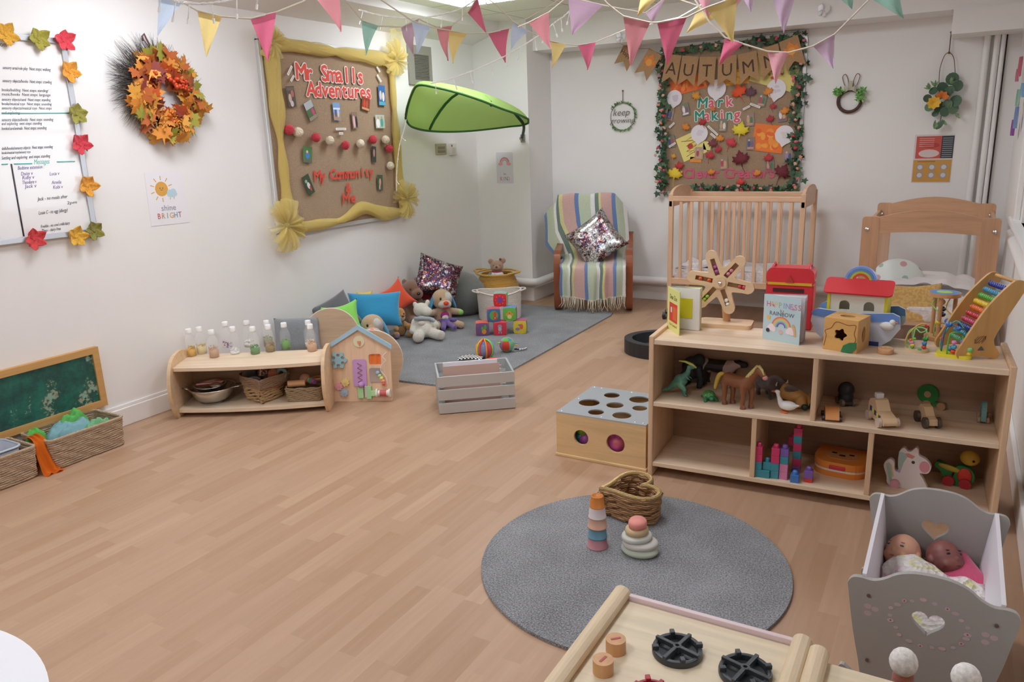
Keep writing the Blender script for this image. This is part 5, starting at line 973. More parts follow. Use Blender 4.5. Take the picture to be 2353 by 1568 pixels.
# ---- plush toys
def eye(b, x, y, z, r): b.sph((x, y, z), r, 0, 8, 6)
BLK = mat('#1c1a1c', .25)
def puppy(label, M, S=1, patch=True):
    t = thing('plush_puppy', label, 'soft toy', M=M, group='plush puppies with blue ears'); tan = mat('#d8b48c', .95, kind='fur', s=260.0); cr = mat('#ead9c4', .95, kind='fur', s=260.0)
    blob('body', [((0, 0, .085 * S), (.065 * S, .07 * S, .085 * S)), ('c', [(.0, -.05 * S, .12 * S), (.07 * S, -.12 * S, .13 * S)], [.028 * S, .024 * S]), ('c', [(0, .05 * S, .12 * S), (.08 * S, .11 * S, .12 * S)], [.028 * S, .024 * S]), ('c', [(.02 * S, -.045 * S, .035 * S), (.14 * S, -.09 * S, .03 * S)], [.034 * S, .028 * S]), ('c', [(.02 * S, .045 * S, .035 * S), (.14 * S, .10 * S, .03 * S)], [.034 * S, .028 * S])], tan, t, .005)
    blob('head', [((.0, 0, .215 * S), (.075 * S, .08 * S, .078 * S)), ((.055 * S, 0, .20 * S), (.04 * S, .045 * S, .04 * S))], tan, t, .005)
    one('muzzle', cr, lambda b: b.sph((.075 * S, 0, .188 * S), (.042 * S, .052 * S, .034 * S)), t)
    if patch: one('eye_patch', mat('#e6e2dc', .95, kind='fur', s=260.0), lambda b: b.sph((.045 * S, .032 * S, .232 * S), (.036 * S, .034 * S, .042 * S)), t)
    one('nose', mat('#e2452e', .8), lambda b: b.sph((.118 * S, 0, .205 * S), (.016 * S, .02 * S, .016 * S)), t)
    for s in (-1, 1):
        one('eye', BLK, lambda b: b.sph((.074 * S, s * .03 * S, .234 * S), (.006 * S, .0075 * S, .011 * S)), t)
        one('ear', mat('#4a9cc8', .9, kind='cloth'), lambda b: b.sph((.0, s * .085 * S, .19 * S), (.03 * S, .013 * S, .065 * S), rot=rotx(s * .35)), t)
    one('smile', mat('#a83248', .8), lambda b: b.sph((.106 * S, 0, .168 * S), (.012 * S, .024 * S, .008 * S)), t)
    one('collar_patch', mat('#b03a86', .8), lambda b: (b.sph((.058 * S, .0, .10 * S), (.014 * S, .034 * S, .03 * S)), b.sph((.068 * S, .0, .085 * S), (.01 * S, .026 * S, .02 * S), b.slot(mat('#ecebe8', .8)))), t)
    one('paw_button', mat('#8fc86a', .6), lambda b: b.sph((.10 * S, .115 * S, .12 * S), (.018 * S, .022 * S, .022 * S)), t); return t
puppy('plush puppy with blue ears and red nose sitting against the grey bean bag', LM(fl(1018, 752) + Vector((.02, -.02, .012)), rad(-40)), 1.08)
puppy('plush puppy with blue ears peeping up behind the activity house', LM(fl(862, 822) + Vector((0, 0, .012)), rad(-52)), 1.06)
# brown bear slumped in profile
M = LM(fl(953, 748) + Vector((.03, -.03, .03)), rad(-25)) @ sca(1.0); t = thing('plush_brown_bear', 'big brown teddy bear slumped sideways with its face to the sequin cushion', 'soft toy', M=M); bf = mat('#8c6244', .95, kind='fur', s=200.0)
blob('body', [((0, 0, .12), (.09, .10, .12)), ('c', [(.0, -.06, .14), (.06, -.12, .06)], [.04, .035]), ('c', [(0, -.03, .05), (.12, -.08, .04)], [.05, .04])], bf, t, .006)
blob('head', [((.0, -.01, .285), (.10, .085, .085)), ((.09, -.01, .265), (.05, .05, .045)), ((-.05, -.05, .35), (.03, .02, .03)), ((-.04, .06, .35), (.03, .02, .03))], bf, t, .006)
one('nose', BLK, lambda b: b.sph((.135, -.02, .275), (.012, .017, .012)), t); one('eye', BLK, lambda b: b.sph((.085, -.068, .31), .008), t)
# white bear lying back
wf = mat('#f2ecdc', .95, kind='fur', s=200.0); M = LM(fl(966, 792) + Vector((-.06, .14, .012)), rad(-50)) @ sca(.92); t = thing('plush_white_bear', 'cream white teddy bear with grey scarf lolling with both feet forward', 'soft toy', M=M)
blob('body', [((-.02, 0, .10), (.08, .085, .10)), ((.03, 0, .08), (.07, .075, .07)), ('c', [(.03, -.04, .05), (.15, -.06, .05)], [.045, .05]), ('c', [(.03, .05, .05), (.13, .11, .05)], [.045, .045]), ('c', [(-.02, -.07, .14), (.04, -.10, .08)], [.035, .03]), ('c', [(-.02, .07, .14), (.05, .10, .12)], [.032, .028])], wf, t, .006)
blob('head', [((-.06, -.01, .235), (.07, .07, .062)), ((.0, .03, .23), (.05, .05, .04)), ((-.09, -.06, .28), (.025, .02, .025)), ((-.09, .05, .29), (.025, .02, .025))], wf, t, .006)
one('muzzle', mat('#e4d6ca', .9, kind='fur'), lambda b: b.sph((.055, -.02, .14), (.028, .03, .024)), t)
one('scarf', mat('#a8b0b6', .9, kind='cloth'), lambda b: b.tube(smoothpts([(.02, -.075, .18), (.045, -.02, .185), (.035, .05, .175), (.04, .09, .15)], 5), .016, 0, 8), t)
for s, x, y in ((-1, .195, -.07), (1, .17, .13)): one('foot_pad', mat('#efe6d8', .9, kind='fur'), lambda b: b.sph((x, y, .055), (.018, .035, .04)), t)
# orange plush
M = LM(fl(918, 783) + Vector((-.05, .09, .012)), rad(-38)); t = thing('plush_giraffe', 'small orange plush animal with a green tag and red ribbon beside the blue cushion', 'soft toy', M=M); of = mat('#e6a044', .95, kind='fur', s=260.0)
blob('body', [((0, 0, .07), (.045, .05, .07)), ('c', [(0, -.03, .10), (.05, -.05, .07)], [.022, .02]), ('c', [(0, .03, .10), (.06, .04, .09)], [.022, .024])], mat('#dfae68', .95, kind='fur', s=260.0), t, .0045)
blob('head', [((.0, 0, .175), (.042, .045, .055)), ((.03, 0, .165), (.03, .032, .03))], of, t, .0045)
one('face', mat('#ecd4bc', .95, kind='fur'), lambda b: b.sph((.038, .0, .155), (.026, .034, .026)), t); one('green_tag', mat('#7fcf74', .6), lambda b: b.box((-.01, -.02, .235), (.03, .035, .018), T=None), t); one('nose', mat('#7f4f38', .8), lambda b: b.sph((.064, .01, .172), (.007, .011, .008)), t)
for s in (-1, 1): one('eye', BLK, lambda b: b.sph((.04, s * .022, .185), .006), t)
one('ribbon', mat('#d8404a', .7), lambda b: b.tube([(.01, -.045, .19), (.03, -.045, .13), (.05, -.02, .095)], .006, 0, 6), t)
for x, y, z in ((.075, -.055, .03), (.085, .05, .028), (.075, .045, .088)): one('paw', of, lambda b: b.sph((x, y, z), (.03, .026, .027)), t)
one('foot_sole', mat('#a88ab8', .9), lambda b: b.sph((.103, -.056, .03), (.008, .018, .018)), t)
# purple doll lying on its back
M = LM(fl(1022, 758) + Vector((.0, -.0, .03)), rad(-38)); t = thing('plush_doll', 'plain purple plush doll with a pale round face lying across the puppy', 'soft toy', M=M); pf_ = mat('#6f48a8', .95, kind='fur', s=260.0)
blob('body', [((.0, 0, .035), (.07, .045, .035)), ((-.075, 0, .05), (.045, .045, .04)), ('c', [(-.02, -.035, .04), (.01, -.09, .02)], [.02, .018]), ('c', [(-.02, .035, .05), (.04, .08, .05)], [.02, .018]), ('c', [(.05, -.02, .03), (.13, -.05, .012)], [.024, .02]), ('c', [(.05, .02, .03), (.15, .04, .015)], [.024, .02])], pf_, t, .0045)
one('face', mat('#ddb0a4', .6), lambda b: b.sph((-.068, -.012, .078), (.027, .027, .018)), t); one('belly_patch', mat('#b4b8bc', .4), lambda b: b.prism(rrect(.045, .035, .006), .004, 0, T=tr(.01, -.005, .068) @ rotx(.15)), t)
# teddy in the yellow basket
yp = fl(1142, 690) + Vector((-.17, .36, 0)); yp = Vector((-3.70, 6.02, .012)); yp = wy(1143, 655, 6.02); yp.z = .012
t = thing('rope_basket', 'mustard yellow coiled rope basket with handles holding a small teddy', 'basket', yp, 0, 'rope baskets'); yr = mat('#deac50', .85, kind='cloth', s=200.0)
one('coiled_body', yr, lambda b: (coils(b, lambda f: circ(.17 + .035 * math.sin(PI * min(1, f * 1.05)) - .02 * f, 40), .006, .30, .0065, wob=.1), b.lathe([(.0001, .002), (.17, .004)], 0, 30)), t)
one('rim', yr, lambda b: b.tube([(x, y, .305) for x, y in circ(.19, 40)], .009, 0, 8, closed=True), t)
for s in (-1, 1): one('handle', yr, lambda b: b.tube(smoothpts([(s * .165, -.09, .31), (s * .215, -.05, .318), (s * .235, 0, .32), (s * .215, .05, .318), (s * .165, .09, .31)], 4), .009, 0, 8), t)
M = LM(yp + Vector((.02, -.03, .17)), rad(-62)); t = thing('teddy_bear', 'small tan teddy in a spotted white top sitting in the yellow basket', 'soft toy', M=M); tf = mat('#cfa488', .95, kind='fur', s=300.0)
blob('head', [((0, 0, .20), (.05, .062, .054)), ((.035, 0, .19), (.03, .034, .026)), ((0, -.055, .245), (.016, .026, .026)), ((0, .058, .248), (.016, .026, .026))], tf, t, .004)
one('spotted_top', mat('#efe9ec', .8, kind='speck', c2='#b8a4ae', s=80.0, th=.66), lambda b: b.sph((0, 0, .10), (.055, .065, .065)), t); one('nose', mat('#5a3c34', .5), lambda b: b.sph((.066, 0, .20), (.007, .011, .008)), t); one('collar', mat('#b04a60', .8), lambda b: b.tube([(.04 * math.cos(a), .045 * math.sin(a), .152) for a in [2 * PI * k / 16 for k in range(16)]], .006, 0, 6, closed=True), t)
for s in (-1, 1): one('eye', BLK, lambda b: b.sph((.048, s * .028, .212), .004), t)
one('arm', mat('#8a9a94', .9, kind='cloth'), lambda b: (b.tube([(0, -.05, .135), (.015, -.085, .10)], [.018, .02], 0, 8), b.sph((.025, -.085, .085), .022, b.slot(tf))), t)
one('ear_bow', mat('#7a4a44', .7), lambda b: b.sph((.015, .035, .262), (.006, .012, .012)), t)
# cream rope basket
cp = fl(1130, 742) + Vector((0, .14, .012)); cr_ = mat('#ebe1d8', .85, kind='cloth', s=200.0)
t = thing('rope_basket', 'floppy cream cotton rope basket with loop handles behind the soft blocks', 'basket', cp, rad(35), 'rope baskets')
one('coiled_body', cr_, lambda b: (coils(b, lambda f: circ(.175 + .012 * f, 44, ry=.155 + .0 * f), .006, .235, .005, wob=.08), b.lathe([(.0001, .002), (.17, .004)], 0, 30)), t)
one('rim', cr_, lambda b: b.tube([(x, y, .238 + .012 * math.cos(2 * math.atan2(y, x))) for x, y in circ(.188, 44, ry=.158)], .007, 0, 8, closed=True), t)
for s in (-1, 1): one('handle', cr_, lambda b: b.tube(smoothpts([(s * .165, -.07, .24), (s * .215, -.04, .248), (s * .228, 0, .25), (s * .215, .04, .248), (s * .165, .07, .24)], 4), .007, 0, 8), t)
# ---- soft picture blocks
def block(label, px, py, z, az, fc, side, top, pic, s=.105):
    p = fl(px, py, z) ; M = LM(p, rad(az)) @ tr(s / 2, s / 2, s / 2); t = thing('soft_block', label, 'toy block', M=M, group='soft picture blocks stacked on the rug')
    b = MB(mat(fc, .8, kind='cloth'), mat(side, .8, kind='cloth'), mat(top, .8, kind='cloth'))
    h_ = s / 2; fs = [((0, 0, -1), 1), ((0, 0, 1), 2), ((-1, 0, 0), 1), ((1, 0, 0), 1), ((0, -1, 0), 0), ((0, 1, 0), 1)]
    for nrm, m_ in fs:
        nv = Vector(nrm); ux = Vector((0, 0, 1)) if nrm[2] == 0 else Vector((1, 0, 0)); uy = nv.cross(ux)
        b.sheet(lambda u, v: tuple((lambda q_: q_ / (1 + .10 * max(0, (q_.x / h_) ** 2 * (q_.y / h_) ** 2 + (q_.y / h_) ** 2 * (q_.z / h_) ** 2 + (q_.x / h_) ** 2 * (q_.z / h_) ** 2 - .9) / 2.1))((nv + ux * (2 * u - 1) + uy * (2 * v - 1)) * h_) * (1 + .04 * (1 - (2 * u - 1) ** 2) * (1 - (2 * v - 1) ** 2))), 6, 6, m_)
    b.build('block_body', t)
    if True:
        b = MB(); b.T = Matrix(((1, 0, 0, 0), (0, 0, -1, -h_ * 1.045), (0, 1, 0, 0), (0, 0, 0, 1))); art(b, pic, 0); b.build('picture', t)
e = .1
block('soft block with a carrot on purple, front left of the pile', 1094, 773, .012, 32, '#7a5486', '#d85a40', '#e8603c', [('e', .012, -.018, .018, .02, '#e8902c'), ('e', .0, .008, .01, .016, '#5fae44'), ('e', .022, .018, .01, .02, '#57a83f')])
block('soft block with a grey rabbit on red, front middle of the pile', 1134, 772, .012, 30, '#d8344a', '#7a3a4a', '#d8344a', [('e', 0, .022, .017, .014, '#8fa0ac'), ('e', 0, 0, .014, .018, '#a8b8bc'), ('r', -.008, -.028, .008, .016, '#8fa8b8'), ('r', .009, -.028, .008, .016, '#8fa8b8')])
block('soft block with a bird on yellow, front right of the pile', 1180, 768, .012, 25, '#dfc93c', '#4f5f58', '#b8487a', [('e', .012, .008, .014, .022, '#e8643c'), ('e', -.018, -.012, .018, .012, '#8f7aa8'), ('e', -.004, .02, .01, .006, '#7f6fa8')])
block('soft block with a red snail on blue, middle row left', 1120, 741, .118, 34, '#4a72a0', '#d03c44', '#c8506a', [('e', -.0, .0, .034, .038, '#5fae54'), ('e', .01, .008, .012, .024, '#e04a30'), ('e', .008, -.022, .014, .012, '#d83c38'), ('c', .008, -.02, .004, '#f0eee8')])
block('soft block with a duck on green, middle row right', 1156, 738, .118, 25, '#6fc04a', '#7a4a34', '#5a8ac0', [('e', 0, -.018, .018, .018, '#e2d98a'), ('c', 0, .012, .015, '#e8a83c'), ('c', 0, .01, .008, '#e0702c'), ('e', -.022, 0, .008, .012, '#e0a04a'), ('e', .022, 0, .008, .012, '#e0a04a')])
block('soft block with a purple disc on red, alone on top of the pile', 1134, 705, .224, 22, '#e0303c', '#7fc050', '#8fb8a0', [('c', .0, 0, .022, '#7c4a9c')] + [('c', .034 * math.cos(k * .785), .034 * math.sin(k * .785), .003, '#f0b44a') for k in range(8)])
# activity balls
def aball(label, px, py, r, seed, loops):
    p = fl(px, py, .012) + Vector((-.02, .03, 0)); t = thing('activity_ball', label, 'soft ball', p + Vector((0, 0, r)), rad(20), 'bright sensory balls on the rug'); rr_ = random.Random(seed)
    cs_ = [mat(c, .8, kind='cloth') for c in (('#5a8ac0', '#e8402c', '#5fb04a', '#e8a03c', '#7f8fb8', '#d84a5c') if loops else ('#6fb84a', '#4a9cae', '#e0c860', '#a878a8', '#d8442c', '#7fb88a'))]
    b = MB(*cs_); b.sheet(lambda u, v: (r * math.sin(PI * (.001 + .998 * v)) * math.cos(2 * PI * u), r * math.sin(PI * (.001 + .998 * v)) * math.sin(2 * PI * u), -r * math.cos(PI * v)), 24, 14, mf=lambda u, v: int(u * 6) % 6 if .3 < v < .72 else (int(u * 6) + 2) % 6); b.build('ball_cover', t)
    for k in range(5 if loops else 3):
        a = rr_.uniform(-2.6, .4); c = ('#f0d23c', '#6fb8e8', '#8fdc4a', '#e8402c', '#f09a3c')[k]
        one('loop_ribbon' if loops else 'fabric_tab', mat(c, .7), lambda b: b.tube(smoothpts([(r * 1.05 * math.cos(a) * math.sin(q_), r * 1.05 * math.sin(a) * math.sin(q_), r * 1.12 * math.cos(q_)) for q_ in (.1, .7, 1.3, 1.9, 2.5)] if loops else [(r * math.cos(a), r * math.sin(a), r * .2 * k), (r * 1.4 * math.cos(a), r * 1.4 * math.sin(a), r * .3 * k - .01)], 4), .006, 0, 6), t)
    if not loops: one('checked_tail', mat('#2a2a2c', .8, kind='speck', c2='#e8e6e2', s=70.0), lambda b: b.tube([(r, 0, -.6 * r), (r + .05, .03, -.8 * r), (r + .08, .06, -.75 * r)], .007, 0, 6), t)
    return t
aball('bright soft ball with ribbon loops in front of the blocks', 1114, 826, .066, 1, True); aball('green and blue patchwork soft ball with a checked tail', 1166, 812, .055, 2, False)
b = MB(mat('#f0efee', .8), mat('#1f1f24', .8)); b.sheet(lambda u, v: ((u - .5) * .17, (v - .5) * .13, .022 + .02 * math.cos((u - .5) * 2.4) + .008 * math.sin(v * 5)), 14, 10, mf=lambda u, v: (int(u * 14) + int(v * 10)) % 2); p = fl(1082, 832, .012)
tag(b.build('checked_cloth', loc=p, rz=rad(25), solid=.004), 'black and white checked soft cloth behind the grey crate', 'cloth')
tag(one('red_ring_toy', mat('#e8543c', .7), lambda b: b.tube([(.045 * math.cos(k * PI / 10), .045 * math.sin(k * PI / 10), .022) for k in range(20)], .010, 0, 8, closed=True), loc=fl(1128, 838, .012) + Vector((0, .02, 0))), 'red soft ring just behind the rim of the grey crate', 'ring')
# ================================================================ back of the room
AL = fl(1273, 718); AR = fl(1455, 718); aa = math.atan2(AR.y - AL.y, AR.x - AL.x); AW = (AR - AL).length; AM = LM(AL, aa)
t = thing('armchair', 'bentwood armchair draped in a striped pastel blanket against the back wall', 'armchair', M=AM); bent = mat('#8f4a28', .35, kind='wood', coat=.3)
side_ = smoothpts([(0, .48, .015), (0, .25, .012), (0, .05, .03), (0, .0, .09), (0, -.0, .30), (0, .015, .46), (0, .07, .525), (0, .18, .54), (0, .34, .56), (0, .47, .64)], 5)
for x in (.035, AW - .035):
    def arm(b, x=x):
        n = len(side_)
        for i, p in enumerate(side_):
            pass
        V = []; w = .03; th = .011
        for i in range(n):
            a = side_[max(0, i - 1)]; c = side_[min(n - 1, i + 1)]; d = (c - a).normalized(); nr = Vector((0, -d.z, d.y)) * th
            for sx, sn in ((-w, 1), (w, 1), (w, -1), (-w, -1)): V.append((x + sx, side_[i].y + nr.y * sn, side_[i].z + nr.z * sn))
        b.add(V, [(4 * i + k, 4 * i + (k + 1) % 4, 4 * i + 4 + (k + 1) % 4, 4 * i + 4 + k) for i in range(n - 1) for k in range(4)] + [(0, 1, 2, 3), (4 * n - 1, 4 * n - 2, 4 * n - 3, 4 * n - 4)], 0, False)
    one('side_frame', bent, arm, t, bevel=.003)
one('seat_cushion', mat('#d8d2c6', .9, kind='cloth'), lambda b: b.box((AW / 2, .21, .37), (AW - .13, .46, .09)), t, bevel=.03, seg=4)
one('back_cushion', mat('#d8d2c6', .9, kind='cloth'), lambda b: b.box((0, 0, 0), (AW - .24, .07, .58), T=tr(AW / 2 - .03, .42, .66) @ rotx(-.12)), t, bevel=.03, seg=4)
one('cross_rail', bent, lambda b: (b.box((AW / 2, .04, .26), (AW - .09, .02, .06)), b.box((AW / 2, .44, .1), (AW - .09, .02, .05))), t, bevel=.003)
SC = [('#7088b4', .03), ('#c3ccb0', .09), ('#e9e6e4', .035), ('#71857a', .035), ('#d9d098', .04), ('#d2aca4', .135), ('#6b84b4', .045), ('#c0cab0', .14), ('#e6e4e2', .045), ('#71857a', .04), ('#d8cf92', .04), ('#d0a9a2', .12), ('#6b84b4', .04), ('#bcc8ae', .09), ('#e9e7e6', .05)]
tot = sum(w for _, w in SC); cum = []; a_ = 0
for c, w in SC: a_ += w / tot; cum.append((a_, mat(c, .9, kind='cloth', s=300.0)))
def sm(u): return next((m for c, m in cum if u <= c), cum[-1][1])
BP = smoothpts([(0, .53, .72), (0, .51, .93), (0, .46, 1.0), (0, .41, .98), (0, .37, .80), (0, .31, .60), (0, .25, .455), (0, .12, .435), (0, -.03, .43), (0, -.075, .39), (0, -.085, .28), (0, -.08, .14)], 4); BN = len(BP)
b = MB()
def bf_(u, v):
    i = min(BN - 1, int(v * (BN - 1) + .5)); p = BP[i]; back = max(0, min(1, (p.z - .44) / .3)) if p.y > .2 else 0; low = 1 if p.y < -.03 else 0
    W2 = lerp(AW - .13, .76, back); U = u - .5; x = AW / 2 + U * W2 - .055 * back - .06 * max(0, p.z - .45) * back + .012 * noise.noise(Vector((u * 6, v * 8, 1))); y, z = p.y, p.z
    if back > 0: z -= max(0, abs(U) - .34) ** 1.3 * 1.5 * back; y += max(0, abs(U) - .38) * .3; 
    if U < -.33 and back > .2: z -= .06
    if low: y += .022 * math.sin(u * 26 + 2 * math.sin(u * 9)) * min(1, (.43 - z) * 6) - .012; z += .022 * math.sin(u * 7.5 + 1) * min(1, max(0, .3 - z) * 5); x += .012 * math.sin(u * 19) * min(1, (.43 - z) * 3)
    else: z += .006 * math.sin(u * 17 + v * 9); y -= .008 * math.sin(u * 11 + v * 20)
    return (x, y, z)
b.sheet(bf_, 64, BN - 1, mf=lambda u, v: sm(u)); bk = b.build('striped_blanket'); bk.matrix_world = AM; tag(bk, 'pastel striped wool blanket with fringe draped over the bentwood armchair', 'blanket')
fb = MB(mat('#d9d2bc', .9)); rr = random.Random(8)
for k in range(52):
    if rr.random() < .12: continue
    x, y, z = bf_((k + .5) / 52, 1); fb.tube([(x, y, z + .01), (x + rr.uniform(-.01, .01), y - .004, z - .05), (x + rr.uniform(-.026, .026), y - rr.uniform(0, .015), z - rr.uniform(.08, .115))], .0032, 0, 4)
fb.build('fringe', bk)
pillow('diamond standing sequin cushion on the seat of the draped armchair', AM @ tr(AW / 2 + .02, .16, .62) @ rotx(PI / 2 - .25) @ rotz(rad(36)), .42, .40, .15, sequin(.47, 'sequins_bright'), group='sequin cushions', wr=.1)
# ---- cot
CT = mat('#dbb392', .45, kind='wood', ax=2); CTX = mat('#dbb392', .45, kind='wood', ax=0)
def castor(t, x, y):
    o = one('castor', mat('#2a2b2e', .4), lambda b: b.cyl((x - .012, y, .032), (x + .012, y, .032), .032), t, bevel=.003); one('castor_hub', mat('#b8b8ba', .3, .9), lambda b: (b.cyl((x - .016, y, .032), (x + .016, y, .032), .014), b.box((x, y, .068), (.012, .03, .03))), o)
CX0, CX1, CY0, CY1 = -2.016, -1.0, 6.08, 6.62
t = thing('wooden_cot', 'slatted wooden cot with white mattress on castors beneath the autumn board', 'cot', (CX0, CY0, 0)); w, d = CX1 - CX0, CY1 - CY0
for x in (0, w):
    for y in (.018, d - .018):
        one('leg', CT, lambda b: b.box((x, y, (.09 + 1.035) / 2), (.038, .036, 1.035 - .09)), t, bevel=.005); castor(t, x - .03 if x == 0 else x, y - (.03 if y < .1 else 0))
def arch(b, x): b.prism([(.0, .93)] + [(d, .93)] + [(d / 2 + (d / 2) * math.cos(PI * k / 20), .975 + .115 * math.sin(PI * k / 20) ** .6) for k in range(21)], .022, 0, T=Matrix(((0, 0, 1, x - .011), (1, 0, 0, 0), (0, 1, 0, 0), (0, 0, 0, 1))))
for x in (0, w):
    one('end_arch', CTX, lambda b: arch(b, x), t, bevel=.004); one('end_rail', CTX, lambda b: b.box((x, d / 2, .325), (.022, d - .04, .05)), t)
for y in (.012, d - .012):
    one('top_rail', CTX, lambda b: b.box((w / 2, y, .995), (w - .03, .022, .042)), t, bevel=.005); one('bottom_rail', CTX, lambda b: b.box((w / 2, y, .325), (w - .03, .022, .05)), t, bevel=.004)
    for k in range(11): one('slat', CT, lambda b: b.box(((k + 1) * w / 12, y, .66), (.026, .013, .64)), t, bevel=.003)
tag(one('cot_mattress', mat('#e9e5e8', .85, kind='cloth', s=60.0), lambda b: b.sheet(lambda u, v: (.03 + u * (w - .06), .04 + v * (d - .08), .425 + .012 * noise.noise(Vector((u * 9, v * 7, 0)))), 24, 14) and b.box((w / 2, d / 2, .375), (w - .06, d - .08, .095)), loc=(CX0, CY0, 0)), 'white sheeted mattress inside the slatted wooden cot', 'mattress')
pillow('rumpled white sheet bundle on the mattress of the slatted cot', Matrix.Translation((CX0 + .3, CY0 + .2, .445)) , .5, .26, .07, mat('#f0ecee', .85, kind='cloth', s=90.0), name='sheet_bundle', group='bedding', wr=1.4)
# ---- cot seen end on, clear ended
t = thing('open_ended_cot', 'wooden cot with arched clear ended frames beside the window', 'cot', (-.52, 5.4, 0)); w = .755; d = 1.0; kk = mat('#cc9f7c', .5, kind='wood', ax=2); kx = mat('#cc9f7c', .5, kind='wood', ax=0)
for y in (0, d):
    for x in (.05, w - .05): one('leg', kk, lambda b: b.prism(rrect(.10, .92, .02, x, .49), .03, 0, T=tr(0, y, 0) @ _MB, z0=-.015), t, bevel=.004)
    one('arched_rail', kx, lambda b: b.prism([(.09, .845)] + [(w / 2 + (w / 2 - .09) * (k / 8 - 1), .845 + .015 * math.sin(PI * k / 16)) for k in range(1, 16)] + [(w - .09, .845), (w - .09, .945)] + [(w - .09 - (w - .18) * k / 16, .945 + .05 * math.sin(PI * k / 16)) for k in range(1, 16)] + [(.09, .945)], .026, 0, T=tr(0, y, 0) @ _MB, z0=-.013), t, bevel=.004)
    one('clear_panel', mat('#ffffff', .05, al=.07, name='clear_perspex'), lambda b: b.box((w / 2, y, .56), (w - .19, .004, .6)), t)
    for x in (.03, w - .03): one('bolt', mat('#c8c8c8', .2, .9), lambda b: b.sph((x, y - .017, .87), (.013, .008, .013)), t)
for x in (.02, w - .02): one('side_rail', kx, lambda b: (b.box((x, d / 2, .33), (.025, d - .04, .10)), b.box((x, d / 2, .885), (.022, d - .04, .03))), t, bevel=.004)
one('base_board', kx, lambda b: b.box((w / 2, d / 2, .27), (w - .05, d - .03, .02)), t)
tag(one('cot_mattress', mat('#e6e1e0', .85, kind='cloth', s=60.0), lambda b: b.box((w / 2, d / 2, .33), (w - .08, d - .06, .10)), loc=(-.52, 5.4, 0), bevel=.02), 'white mattress in the clear ended cot', 'mattress')
q = N('pastel_print'); v = q.n('ShaderNodeTexVoronoi', i_Scale=13.0); q.l(q.coord(), v.inputs['Vector']); s1 = q.n('ShaderNodeSeparateColor'); q.l(v.outputs['Color'], s1.inputs[0])
cc = q.ramp(s1.outputs[0], [(0, hx('#d9a27c')), (.3, hx('#c98f94')), (.55, hx('#8fb0a6')), (.75, hx('#e0b97c')), (.9, hx('#708088'))], 'CONSTANT'); mm = q.n('ShaderNodeMix', data_type='RGBA'); q.l(q.ramp(v.outputs['Distance'], [(.27, (1, 1, 1)), (.31, (0, 0, 0))]), mm.inputs[0]); mm.inputs[6].default_value = (*hx('#dbe3dd'), 1); q.l(cc, mm.inputs[7]); q.l(mm.outputs[2], q.b.inputs['Base Color'])
o = one('cushion', q.m, lambda b: b.sph((0, 0, 0), (.17, .15, .06), 0, 28, 16)); o.matrix_world = facing(wy(2062, 642, 6.12), -85, 12, 0); tag(o, 'round pale cushion printed with pastel shapes in the clear ended cot', 'cushion', 'cushions in the clear ended cot')
pillow('smooth orange cushion lying in front of the pastel printed one', facing(wy(2060, 688, 5.75), -85, 50, 0), .36, .24, .09, mat('#e89a3c', .85, kind='cloth'), group='cushions in the clear ended cot')
pillow('mustard honeycomb textured mat rolled at the near end of the clear ended cot', facing(wy(2098, 702, 5.48), -85, 15, 6), .34, .27, .08, mat('#cf9c34', .85, kind='speck', c2='#e0b650', s=60.0), group='cushions in the clear ended cot')
b = MB(mat('#e6e0de', .85, kind='cloth')); b.sheet(lambda u, v: (u * .62, v * .5, .03 + .045 * abs(noise.noise(Vector((u * 5, v * 5, 2)))) + .03 * math.sin(u * 3)), 30, 20); tag(b.build('cot_sheet', loc=(-.46, 5.85, .385)), 'crumpled white sheet at the far end of the clear ended cot', 'sheet')
# ---- black tray and red bow toy beyond the shelf
p = fl(1487, 812); t = thing('black_tray', 'black curved floor tray just showing behind the wooden shelf unit', 'tray', p + Vector((.12, .1, 0)), .3)
one('rim', mat('#2b2b2e', .5), lambda b: b.prism(circ(.31, 36, ry=.25), .10, 0, holes=[circ(.255, 36, ry=.195)[::-1]]), t, bevel=.01); one('tray_base', mat('#3a3a3c', .6), lambda b: b.prism(circ(.27, 36, ry=.21), .02, 0), t)
tag(one('red_bow', mat('#c8342c', .6), lambda b: (b.sph((-.03, 0, 0), (.03, .015, .024), rot=rotz(.4)), b.sph((.03, 0, 0), (.03, .015, .024), rot=rotz(-.4)), b.sph((0, 0, 0), .011)), loc=fl(1470, 797, .06)), 'small red bow lying on the rim of the black tray', 'bow')
tag(one('black_ball', mat('#1d1d20', .15), lambda b: b.sph((0, 0, 0), .026), loc=fl(1476, 806, .05)), 'shiny black ball in the black tray', 'ball')
# ---- hole posting box
t = thing('posting_box', 'square wooden ball box with a grey holed top and two front holes', 'toy box', (-1.585, 3.118, 0)); w, d, h = .455, .43, .22; yw = mat('#d9b888', .5, kind='wood')
hol = []
for px, py, r in ((1406, 911, .04), (1354, 928, .052), (1413, 934, .042), (1469, 921, .05), (1470, 941, .036), (1369.5, 950, .038), (1429, 957.5, .045)):
    p = fl(px, py, h); hol.append(circ(r, 24, p.x + 1.585, p.y - 3.118)[::-1])
one('top_plate', mat('#aab0b4', .35, .3), lambda b: b.prism([(0, 0), (w, 0), (w, d), (0, d)], .006, 0, holes=hol, z0=h), t)
fh = []
for px, py, r in ((1335, 1006, .038), (1414, 1020, .046)): p = wy(px, py, 3.118); fh.append(circ(r, 24, p.x + 1.585, p.z)[::-1])
one('front_panel', yw, lambda b: b.prism([(0, 0), (w, 0), (w, h), (0, h)], .014, 0, T=tr(0, .014, 0) @ _MB, holes=fh, z0=0), t)
